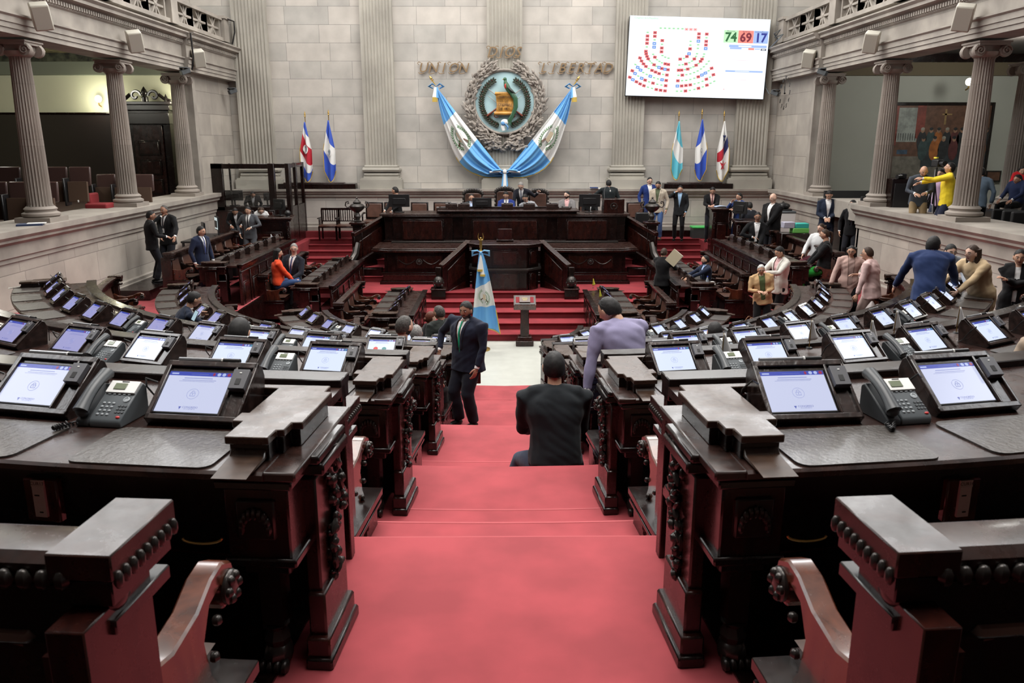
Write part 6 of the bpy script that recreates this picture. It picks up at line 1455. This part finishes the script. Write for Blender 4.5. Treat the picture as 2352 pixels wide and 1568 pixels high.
cam_('dark security camera on the left wall beside the outer pilaster',-8.25,25.6,5.95,-1); cam_('dark security camera on the right wall under the big screen',8.25,25.6,5.9,1); cam_('dark security camera beside the capital of the farthest left column',-8.35,22.2,6.25,-1); cam_('dark security camera beside the capital of the farthest right column',8.4,22.3,6.25,1)
t=thing('wall_clock','wall clock of loose numerals and hands on the right wall','clock',(8.24,24.7,5.85))
CK=mat('clock_black',(.04,.038,.035),.5)
for i in range(12):
    a=PI/2-(i+1)*PI/6; mb=MB(); text_mb(mb,str(i+1),.17,CK,Matrix.Translation((0,-.42*math.cos(a)*1,.42*math.sin(a)))@Matrix.Rotation(-PI/2,4,'Z')@Matrix.Rotation(PI/2,4,'X'),ext=.006,shear=.3); mb.build('numeral',t)
for a,L in ((R(95),.34),(R(112),.22)):
    mb=MB(); mb.tube([(0,0,0),(0,-L*math.cos(a),L*math.sin(a))],[.016,.006],CK,5); mb.ball((0,0,0),.03,CK,6,5); mb.build('hand',t)
# loose cables
for lab,pts,m in (('dark cable looping down the left end of the upper balustrade',[(-8.35,25.9,8.05),(-8.2,26.1,8.0),(-8.2,26.1,7.7),(-8.3,26.1,7.35)],BLACK),('bundle of grey cables on the cornice beside the big screen',[(8.2,25.6,7.45),(8.05,25.5,7.6),(8.2,25.4,7.7),(8.1,25.55,7.5),(8.25,25.3,7.55),(8.1,25.2,7.4),(8.1,26.1,7.2),(8.0,26.1,6.6),(8.1,26.1,6.1),(8.2,26,5.9)],MIDG),('black cable hanging by the farthest left column',[(-8.12,22.2,7.2),(-8.1,22.2,6.6),(-8.2,22.3,6.3)],BLACK)):
    mb=MB(); mb.tube(pts,.022,m,6); o=mb.build('cable'); tag(o,lab,'cable')
# ---------------- left gallery ----------------
mb=MB(); pl=[(-16,2.85),(-9.95,2.85),(-9.95,4.55),(-10.25,4.62),(-10.45,4.80),(-10.55,5.05),(-10.6,5.25),(-16,5.25)]
mb.prism([(x,z) for x,z in pl],0,.12,mat('gallery_panelling',(.012,.005,.004),.35,coat=.3),M=Matrix.Translation((0,24.2,0))@Matrix.Rotation(PI/2,4,'X'))
mb.tube([(-16,24.07,5.25),(-10.6,24.07,5.25),(-10.55,24.07,5.05),(-10.45,24.07,4.8),(-10.25,24.07,4.62),(-9.95,24.07,4.55)],.035,W_,6)
o=mb.build('wall_panelling'); tag(o,'dark wooden wall panelling with a stepped curved end in the left gallery','panelling')
t=thing('door_2','tall black carved door with broken pediment in the left gallery','door'); t['kind']='structure'
DK=mat('ebony_wood',(.012,.009,.009),.3,coat=.4)
xa,xb=at_y(292,300,23.9).x,at_y(392,300,23.9).x; cx=(xa+xb)/2; w=xb-xa; zt=at_y(300,237,23.9).z
mb=MB(); mb.box((cx,24.05,(2.85+zt)/2),(w,.35,zt-2.85),W_); mb.box((cx,24.0,zt-.12),(w+.16,.5,.14),DK); mb.box((cx,24.0,zt+.0),(w+.30,.6,.08),DK); mb.box((cx,24.0,zt-.42),(w+.06,.42,.3),DK); mb.build('frame',t,bevel=.01)
mb=MB(); mb.box((cx,23.85,(2.85+zt-.6)/2),(w*.66,.06,zt-.6-2.85),WR)
for zz in (3.2,3.75,4.3): panel(mb,cx,23.82,zz,w*.5,.42)
mb.build('leaf',t,bevel=.006)
mb=MB()
for s in (-1,1):
    pts=[]; 
    for i in range(18): a=PI*1.0-i*.35; r=.16*(1-i/22); pts.append((cx+s*(.26)-s*r*math.cos(a)*-1,23.85,zt+.20+r*math.sin(a)))
    mb.tube(pts,.04,DK,6); mb.tube([(cx+s*.40,23.85,zt+.24),(cx+s*.55,23.85,zt+.12),(cx+s*.72,23.85,zt+.06)],.05,DK,6)
mb.lathe([(.10,0),(.10,.12),(.05,.15),(.09,.22),(.08,.3),(0,.42)],DK,10,M=Matrix.Translation((cx,23.85,zt+.04))); mb.lathe([(.05,0),(.06,.08),(0,.22)],DK,8,M=Matrix.Translation((cx+w*.48,23.85,zt+.04)))
mb.build('pediment',t)
def sconce(lab,x,y,z,lit=2.5):
    t=thing('wall_sconce',lab,'wall lamp',(x,y,z)); mb=MB(); mb.ball((0,-.12,0),(.09,.09,.10),mat('lit_globe',(.8,.8,.7),.4,emit=(1,.97,.80),es=6),12,8); mb.build('globe',t); mb=MB(); mb.tube([(0,.0,-.2),(0,-.12,-.16),(0,-.12,-.10)],.02,GOLD,6); mb.build('arm',t)
sconce('small lit wall lamp beside the nearest left column',-11.55,24.1,5.65); sconce('small lit wall lamp beside the carved door pediment',-9.25,24.1,5.62)
p=at_y(2225,188,22.5); sconce('white glass globe lamp on the right gallery wall',p.x,22.6,p.z)
BV=mat('brown_vinyl',(.06,.032,.028),.32,coat=.3); BF=mat('brown_seat_fabric',(.07,.038,.022),.8)
def theatre_seat(lab,x,y,z,rz):
    t=thing('theatre_seat',lab,'seat',(x,y,z),rz,'folding theatre seats in the left gallery')
    mb=MB(); mb.box((0,.12,.66),(.46,.07,.42),BV,M=Matrix.Rotation(R(-10),4,'X')); mb.build('backrest',t,bevel=.05)
    mb=MB(); mb.box((0,-.02,.30),(.40,.09,.44),BF,M=Matrix.Rotation(R(-6),4,'X')); mb.box((0,-.07,.10),(.03,.01,.05),WHITEP); mb.build('seat',t,bevel=.02)
    mb=MB(); mb.box((-.24,.02,.3),(.04,.3,.6),BLACK); mb.build('standard',t,bevel=.01)
k=0
for (x,y,n) in ((-9.75,17.0,5),(-10.3,18.1,6),):
    for i in range(n):
        xx=x-.02*i-.0; yy=y-.0
        theatre_seat('%s folding brown seat from the ledge, %s gallery row'%(NUM[i],'front' if k==0 else 'back'),-9.35-.52*i-(.0 if k==0 else .1),(15.0 if k==0 else 16.6)+1.6,2.85+(0 if k==0 else .25),R(8))
    k+=1
theatre_seat('folding brown seat beside the red chair, right end of the trio',-9.0,20.4,2.85,R(8)); theatre_seat('folding brown seat at the middle of the trio past the near column',-9.5,20.45,2.85,R(8)); theatre_seat('folding brown seat at the left of the trio past the near column',-10.0,20.5,2.85,R(8))
for lab,x,y in (('red upholstered chair low behind the ledge, between the two near left columns',-9.25,18.7),('red upholstered seat at the picture left edge behind the ledge',-9.3,13.9)):
    t=thing('red_chair',lab,'chair',(x,y,2.85)); mb=MB(); RV=mat('red_seat_fabric',(.22,.015,.02),.8); mb.box((0,0,.2),(.5,.45,.14),RV); mb.build('seat',t,bevel=.04); mb=MB(); mb.box((-.2,.1,.32),(.1,.42,.34),RV); mb.build('backrest',t,bevel=.04)
mb=MB(); mb.box((0,0,.015),(.42,.28,.03),mat('folder_blue',(.03,.05,.12),.4)); mb.box((.1,.02,.034),(.3,.2,.01),PAPER); o=mb.build('document_folder'); o.location=(-8.6,14.75,3.01); o.rotation_euler=(0,0,.4); tag(o,'dark blue folder with papers lying on the left stone ledge','folder')
# ---------------- right gallery ----------------
t=thing('group_painting','large dark framed painting of a seated and standing group under a crucifix','painting')
PX0,PX1,PZ0,PZ1=at_y(2058,245,24).x,at_y(2282,245,24).x,at_y(2050,408,24).z,at_y(2060,242,24).z; yp=24.1
mb=MB(); 
for (a,b,c_,d_) in ((PX0,PX1,PZ1,PZ1+.09),(PX0,PX1,PZ0-.09,PZ0),(PX0-.09,PX0,PZ0-.09,PZ1+.09),(PX1,PX1+.09,PZ0-.09,PZ1+.09)): mb.box(((a+b)/2,yp,(c_+d_)/2),(b-a,.10,d_-c_),W_)
mb.build('frame',t,bevel=.01)
pm=lambda n,c: mat('paint_'+n,c,.5,noise_s=8,noise_a=.25)
BG,CU,SK,TB,FLR,WN,CR,DKC,ORG,WHP=pm('brown',(.13,.065,.04)),pm('curtain',(.22,.05,.035)),pm('flesh',(.32,.19,.12)),pm('table',(.035,.045,.05)),pm('grey',(.17,.16,.13)),pm('window',(.30,.33,.30)),pm('gold',(.30,.20,.08)),pm('dark',(.025,.028,.03)),pm('orange',(.35,.12,.03)),pm('page',(.3,.29,.24))
mb=MB(); PW=PX1-PX0; PH_=PZ1-PZ0
def pr(u0,v0,u1,v1,m,k=0): mb.add([(PX0+PW*u0,yp-.03-.001*k,PZ0+PH_*v0),(PX0+PW*u1,yp-.03-.001*k,PZ0+PH_*v0),(PX0+PW*u1,yp-.03-.001*k,PZ0+PH_*v1),(PX0+PW*u0,yp-.03-.001*k,PZ0+PH_*v1)],[(0,1,2,3)],m)
def pe(u,v,ru,rv,m,k): mb.add([(PX0+PW*(u+ru*math.cos(a*PI/7)),yp-.03-.001*k,PZ0+PH_*(v+rv*math.sin(a*PI/7))) for a in range(14)],[tuple(range(14))],m)
pr(0,0,1,1,BG); pr(0,0,1,.30,FLR,1); pr(.03,.50,.26,.97,WN,1); pr(.0,.45,.05,1,CU,2); pr(.24,.55,.33,1,CU,2)
for i in range(9): pr(.04+.025*i,.52,.046+.025*i,.62,DKC,2)
pr(.07,.33,.18,.39,pm('blue_box',(.05,.09,.14)),2); pr(.33,.15,1,.42,TB,3); pr(.60,.40,.85,.45,WHP,4); pr(.525,.74,.545,.95,CR,2); pr(.50,.87,.60,.89,CR,2)
rn=random.Random(3)
for row,(v,n,u0,u1) in enumerate(((.66,9,.32,.98),(.54,7,.34,.95))):
    for i in range(n):
        u=u0+(u1-u0)*i/(n-1)+rn.uniform(-.01,.01); mm=[DKC,pm('teal',(.04,.07,.07)),ORG,DKC,pm('maroon',(.10,.03,.03))][(i+row)%5]
        pe(u,v-.15,.05,.15,mm,5+row*2); pe(u,v,.02,.036,SK,6+row*2); pe(u,v+.02,.02,.022,DKC if (i*7+row)%3 else WHP,7+row*2)
mb.build('canvas',t,recalc=False,smooth=0)
mb=MB(); mb.box((0,0,0),(.45,.05,.32),W_); mb.box((0,-.03,0),(.36,.01,.24),BG); o=mb.build('small_painting'); p=at_y(2285,405,24); o.location=(p.x,24.1,p.z); tag(o,'small dark framed picture low on the right gallery wall','painting')
mb=MB(); mb.box((0,0,.6),(1.0,.6,1.2),W_); mb.box((0,-.31,.6),(.9,.02,1.0),BLACK); o=mb.build('equipment_case',bevel=.02); p=at_x(2065,470,9.2); o.location=(p.x+.15,p.y,2.45); tag(o,'large dark equipment case behind the ledge in the right gallery','case')
def tripod(lab,x,y,z,h,cam=True,col=BLACK):
    t=thing('camera_tripod',lab,'tripod',(x,y,z)); mb=MB(); mb.tube([(0,0,h*.5),(0,0,h)],.018,col,6); mb.build('column',t)
    for k in range(3):
        a=k*2*PI/3+.3; mb=MB(); mb.tube([(0,0,h*.8),(.30*math.cos(a),.30*math.sin(a),0)],[.014,.010],col,6); mb.build('leg',t)
    if cam:
        c=thing('video_camera','black video camera on the tripod'+cam,'camera',(x,y,z+h)); mb=MB(); mb.box((0,0,.09),(.13,.26,.15),BLACK); mb.build('body',c,bevel=.02); mb=MB(); mb.tube([(0,-.12,.09),(0,-.30,.09)],[.045,.055],BLACK,10); mb.build('lens',c); mb=MB(); mb.box((.0,.08,.20),(.04,.12,.03),mat('yellow_tag',(.7,.6,.05),.5)); mb.build('viewfinder',c)
p=at_x(2125,470,8.95); tripod('black camera tripod held by the person in yellow',p.x+.1,p.y-.1,2.45,1.5,' under the hands of the person in yellow')
p=at_x(2145,470,9.1); tripod('second tripod with pale legs behind the yellow-clad cameraman',p.x+.1,p.y+.3,2.45,1.45,None,STEEL)
p=at_x(2158,470,8.95); tripod('folded black tripod beside the near right column',p.x+.1,p.y-.1,2.45,1.2,None)
t=thing('photo_camera','black photo camera resting on the equipment case','camera',(at_x(2065,430,9.1).x,at_x(2070,430,9.1).y,3.65)); mb=MB(); mb.box((0,0,.06),(.16,.1,.12),BLACK); mb.build('body',t,bevel=.02); mb=MB(); mb.tube([(-.02,-.02,.06),(-.16,-.08,.05)],[.04,.05],BLACK,10); mb.build('lens',t)
for i,(px,py) in enumerate(((2300,490),(2345,500),(2330,455))): 
    p=at_x(px,py,9.6); t=thing('auditorium_seat','dark low gallery seat %s'%['nearest the big right column','at the right picture edge behind the ledge','behind the two seated visitors'][i],'seat',(p.x+.2,p.y,2.45)); mb=MB(); mb.box((0,0,.22),(.5,.45,.4),BLKM); mb.build('seat',t,bevel=.03); mb=MB(); mb.box((0,.22,.5),(.5,.08,.5),BLKM); mb.build('backrest',t,bevel=.03)
# ---------------- glazed booth on the left ----------------
t=thing('glazed_booth','dark wooden interpreters booth with glass windows against the left wall','booth')
xl,xr=at_y(480,400,24.4).x,at_y(668,400,24.4).x; zt=3.83; yb=24.2
xm=at_y(630,400,24.2).x
mb=MB(); mb.box(((xl+xm)/2,yb,zt-.06),(xm-xl,.12,.14),W_); mb.box(((xl+xm)/2,yb,2.05),(xm-xl,.12,1.1),W_); mb.box((xl+.24,yb,2.7),(.48,.12,2.3),W_); mb.box((xm-.08,yb,2.7),(.18,.14,2.3),W_); mb.box((xl+.62,yb+.2,3.2),(.05,.05,1.3),W_)
for i in range(3): panel(mb,xl+.45+.62*i,yb-.06,2.1,.5,.8)
mb.build('front_wall',t,bevel=.006)
mb=MB(); mb.box((xr-.03,25.1,2.05),(.08,1.7,1.1),W_); mb.box((xr-.03,25.1,zt-.05),(.08,1.7,.12),W_)
for y in (24.3,25.0,25.9): mb.box((xr-.03,y,2.7),(.10,.12,2.3),W_)
mb.box(((xm+xr)/2,24.22,zt-.05),(xr-xm,.1,.12),W_); mb.box(((xm+xr)/2,24.22,2.05),(xr-xm,.1,1.1),W_); mb.box((xr-.05,24.22,2.7),(.12,.12,2.3),W_); mb.build('side_wall',t,bevel=.006)
mb=MB(); mb.box(((xl+xm)/2+.15,yb,3.18),(xm-xl-.7,.012,1.15),GLASS); mb.build('window_pane',t)
mb=MB(); mb.box(((xl+xr)/2,24.45,2.58),(xr-xl-.2,.4,.04),W_); mb.build('counter',t)
x=at_y(541,440,24.7).x; monitor('black monitor seen from behind through the booth glass',x,24.55,2.6,.52,.30); x=at_y(617,455,24.7).x; monitor('small tilted monitor at the right inside the booth',x,24.6,2.6,.26,.22,rz=R(50))
# clerk lecterns (mirror of the side rows)
def lectern(lab,x,y,z,w,d,h,rz=0):
    t=thing('clerk_lectern',lab,'desk',(x,y,z),rz); mb=MB(); mb.box((0,0,h/2),(w,d,h),W_); panel(mb,0,-d/2,h*.45,w*.62,h*.55); mb.box((0,0,.06),(w+.08,d+.08,.12),W_)
    for s in (-1,1): mb.box((s*(w/2-.05),-d/2-.03,h*.5),(.09,.06,h*.9),WR); 
    mb.build('body',t,bevel=.008); mb=MB(); mb.box((0,0,h+.02),(w+.12,d+.12,.05),WT); mb.box((0,0,h-.03),(w+.06,d+.06,.05),W_); mb.build('top',t,bevel=.008)
    mb=MB(); 
    for s in (-1,1): carved(mb,Matrix.Translation((s*(w/2-.05),-d/2-.06,h*.72)),.06,.3,n=7,seed=9)
    mb.build('carving',t); return t
p=at_y(640,560,22.8); lectern('tall carved clerks desk in front of the glazed booth',-6.55,22.7,1.15,1.15,.75,1.25,R(8))
lectern('tall carved lectern at the right where a man reads papers',6.35,23.9,1.2,.55,.7,1.35,R(-6)); lectern('lower carved desk with monitor before the right lectern',6.95,22.6,1.15,1.0,.8,1.15,R(-8)); 
x=at_y(1662,480,22.7).x; monitor('black monitor on the lower carved desk at the right',6.55,22.6,2.36,.45,.34,rz=R(-50)); monitor('black monitor on the tall clerks desk near the booth',-6.3,22.8,2.46,.42,.3,rz=R(-30))
mb=MB(); mb.ball((0,0,.09),.09,BLACK,12,8); mb.lathe([(.07,0),(.05,.03)],BLACK,10); o=mb.build('desk_globe_camera'); o.location=(-6.0,22.5,2.46); tag(o,'round black camera dome on the tall clerks desk near the booth','camera')
# left computer desk and chairs
t=thing('computer_desk','black computer table against the left wall','desk',(-7.95,22.0,1.15)); mb=MB(); mb.box((0,0,.78),(1.0,1.9,.05),BLACK); mb.build('tabletop',t,bevel=.01)
for sx in (-1,1):
    for sy in (-1,1): mb=MB(); mb.box((sx*.45,sy*.9,.38),(.05,.05,.76),BLACK); mb.build('leg',t)
t=monitor('monitor with a white lit screen on the black computer table',-7.9,22.3,1.95,.42,.38,rz=R(-60)); mb=MB(); mb.add([(-.19,-.026,.19),(.19,-.026,.19),(.19,-.026,.51),(-.19,-.026,.51)],[(0,1,2,3)],vm('monitor',(.62,.72,.72),.8)); mb.build('screen',t,recalc=False,smooth=0).rotation_euler=(0,0,0)
monitor('dark monitor nearer the viewer on the black computer table',-7.95,21.4,1.95,.36,.30,rz=R(-60))
mb=MB(); mb.box((0,0,.01),(.3,.42,.015),PAPER); o=mb.build('paper_sheets'); o.location=(-7.7,21.8,1.955); tag(o,'loose white sheets on the black computer table','papers')
# printer on the right
t=thing('photocopier','white and grey photocopier against the right wall','printer',(7.75,22.9,1.2)); mb=MB(); mb.box((0,0,.95),(.75,.6,.75),WHITEP); mb.build('cabinet',t,bevel=.02); mb=MB(); mb.box((0,0,.29),(.75,.6,.56),BLKM); mb.build('stand',t,bevel=.01); mb=MB(); mb.box((0,0,1.36),(.76,.62,.06),MIDG); mb.box((.1,0,1.41),(.4,.4,.04),BLACK); mb.build('scanner_lid',t,bevel=.015)
mb=MB(); mb.ball((0,0,.08),(.2,.15,.1),BLACK,10,7); mb.tube([(-.12,0,.1),(0,.02,.2),(.12,0,.1)],.012,BLACK,6); o=mb.build('black_bag'); o.location=(7.85,22.9,2.63); tag(o,'small black bag lying on top of the photocopier','bag')
# boxes pile on right bench end
for i,(lab,c,dz,dx,sz) in enumerate((('teal and green paper package on the right bench end',(.03,.42,.36),0,.12,(.34,.26,.12)),('bright green packet under the teal package',(.15,.5,.10),-.12,.10,(.40,.28,.12)),('lilac bundle atop the pile of packages',(.40,.39,.48),.0,-.2,(.28,.24,.15)))):
    mb=MB(); mb.box((0,0,sz[2]/2),sz,mat('package_%d'%i,c,.5)); o=mb.build('package',bevel=.01); o.location=(7.35+dx,20.4,2.36+dz); tag(o,lab,'package')
mb=MB(); mb.box((0,0,.31),(.7,.4,.62),W_); o=mb.build('side_cabinet',bevel=.01); o.location=(7.3,20.4,1.62); tag(o,'dark wooden cabinet carrying a pile of packages by the right doorway','cabinet')
# small desk flags
def desk_flag(lab,x,y,z,m,h=.24,lean=(.02,0)):
    t=thing('desk_flag',lab,'small flag',(x,y,z),random.uniform(-.25,.25)); mb=MB(); mb.tube([(0,0,0),(0,0,h)],.003,GOLD,5); mb.lathe([(.025,0),(.02,.01)],BLACK,10); mb.build('pole',t)
    def f(u,v): w=.006+.032*v; return Vector(((u-.2)*2*w,-.004+.006*math.sin(u*7),h*.98-h*.74*v+.10*h*u*v))
    mb=MB(); mb.grid(f,8,8,m); mb.build('cloth',t,recalc=False,smooth=180,solid=.002)
YF=mat('yellow_flag_cloth',(.62,.60,.06),.6)
for i,(px,py,l) in enumerate(((1362,640,'farthest and highest'),(1377,667,'second from the far end'),(1388,684,'third from the far end'),(1393,705,'nearest'))):
    p=at_z(px,py+14,1.04); desk_flag('%s of the small yellow flags on the innermost right side desk'%l,p.x,p.y,.96,YF)
for i,(px,py,z,l) in enumerate(((1658,835,3.13,'white desk flag in the second row nearest the right aisle'),(1858,800,3.13,'white desk flag with blue seal in the second row'),(1995,800,3.13,'white desk flag beside the phone in the second row'),(2052,775,3.13,'white desk flag in the second row, third from the aisle'),(2196,765,3.13,'white desk flag in the second row near the picture edge'),(2332,760,3.13,'white desk flag with blue seal at the right picture edge'),(1733,560,1.96,'pair-like white flag on the outer right side desk'),(623,555,1.96,'white and violet flag on the outer left side desk'))):
    p=at_z(px,py,z); desk_flag(l,p.x,p.y,z,mat('desk_flag_white',(.93,.93,.93),.7,trans=.25),.20)
# cups, bottle, glass, handbag
def cup(lab,x,y,z):
    t=thing('coffee_cup',lab,'cup',(x,y,z)); mb=MB(); mb.lathe([(.0,.008),(.025,.008),(.035,.03),(.042,.065),(.039,.065),(.03,.03),(0,.015)],WHITEP,16); mb.tube([(.038,0,.055),(.06,0,.05),(.058,0,.025),(.034,0,.022)],.004,WHITEP,6); mb.build('cup',t); mb=MB(); mb.lathe([(0,0),(.05,.003),(.075,.014),(.07,.016),(.04,.008),(0,.008)],WHITEP,18); mb.build('saucer',t)
p=at_z(1277,792,1.33); cup('white cup on saucer at the right end of the fifth row',.80,12.0,1.345); cup('white cup and saucer nearer the viewer on the fifth row end',.86,11.8,1.345)
p=at_z(1660,670,1.37); cup('single white cup on saucer on the right desk corner',4.66,17.85,1.363)
t=thing('water_bottle','small clear water bottle with blue cap beside the white cup','bottle',(4.52,17.75,1.362)); mb=MB(); mb.lathe([(0,0),(.032,0),(.033,.12),(.015,.17),(.013,.19)],mat('bottle_plastic',(.7,.8,.9),.05,trans=.7),12); mb.build('body',t); mb=MB(); mb.lathe([(.016,.185),(.016,.205),(0,.205)],mat('blue_cap',(.05,.1,.6),.4),10); mb.build('cap',t)
p=at_z(1932,735,1.88); t=thing('drinking_glass','clear glass with red drink on the curved right desk','glass',(p.x-.0,p.y,1.88)); mb=MB(); mb.lathe([(0,.004),(.028,0),(.034,.12),(.032,.12),(.027,.006)],GLASS,14); mb.build('tumbler',t); mb=MB(); mb.lathe([(0,.006),(.026,.006),(.028,.035),(0,.035)],REDP,14); mb.build('drink',t)
t=thing('leather_handbag','dark brown leather handbag on the curved desk right of the aisle','handbag',(at_z(1702,762,1.27).x+.1,at_z(1702,762,1.27).y-.15,1.268),.2); mb=MB(); mb.box((0,0,.11),(.30,.15,.22),BLACK,taper=.75); mb.build('body',t,bevel=.02)
for s in (-1,1): mb=MB(); mb.tube([(-.08+.16*i/8,s*.05,.20+.10*math.sin(PI*i/8)) for i in range(9)],.007,mat('tan_leather',(.25,.1,.04),.5),6); mb.build('handle',t)
# power sockets under the first desks
def socket(lab,M,txt):
    t=thing('power_socket',lab,'socket',group=None); t.matrix_world=M; mb=MB(); mb.box((0,0,0),(.12,.03,.15),WA); mb.build('wooden_plate',t,bevel=.006); mb=MB(); mb.box((0,-.018,0),(.042,.012,.105),WHITEP); mb.box((-.005,-.0245,.022),(.018,.002,.005),BLACK); mb.box((.003,-.0245,-.035),(.014,.002,.005),BLACK); mb.build('faceplate',t,bevel=.003)
    if txt: mb=MB(); mb.box((0,-.02,.062),(.045,.006,.022),PAPER); text_mb(mb,txt,.016,BLKM,Matrix.Translation((0,-.0245,.062))@Matrix.Rotation(PI/2,4,'X')); mb.build('label_strip',t,recalc=False)
for (px,py,lab,n,txt) in ((103,1145,'white power socket labelled CUR17 under the nearest left desk',1,'CUR17'),(2203,1145,'white power socket labelled CUR16 under the nearest right desk',1,'CUR16'),(826,975,'white socket on a wooden plate under the second left desk',2,''),(940,910,'white socket on a wooden plate under the third left desk',3,''),(1093,870,'white socket on a wooden plate under the fourth left desk',4,'')):
    yc,Rr,P=ROWS[n]; d=ray(px,py)
    best=None
    for k in range(400):
        tt=.5+k*.03; q=d*tt+Vector((0,0,ZC)); r=math.hypot(q.x,q.y-yc)
        if q.y>.3 and r<=Rr+.345: best=q; break
    a=math.atan2(abs(best.x),yc-best.y); s=1 if best.x>0 else -1
    M=local_M(best.x,best.y,s*math.sin(a),-math.cos(a),max(P+.56,min(P+.64,best.z))); socket(lab,M,txt)
for s in (-1,1):
    mb=MB(); mb.box((s*4.7,-1.45,2.81),(7.9,5.1,.03),W_); struct(mb.build('floor_added_dark_'+SD[s],smooth=0))  # unseen dark slabs added behind the benches to stop red carpet reflections
    mb=MB(); mb.tube([(s*.92+.06*math.cos(PI*i/8),2.235,3.33-.018*math.sin(PI*i/8)) for i in range(9)],.004,GOLD,6); o=mb.build('drawer_handle'); tag(o,'thin brass pull under the nearest desk, %s of the aisle'%SD[s],'handle')
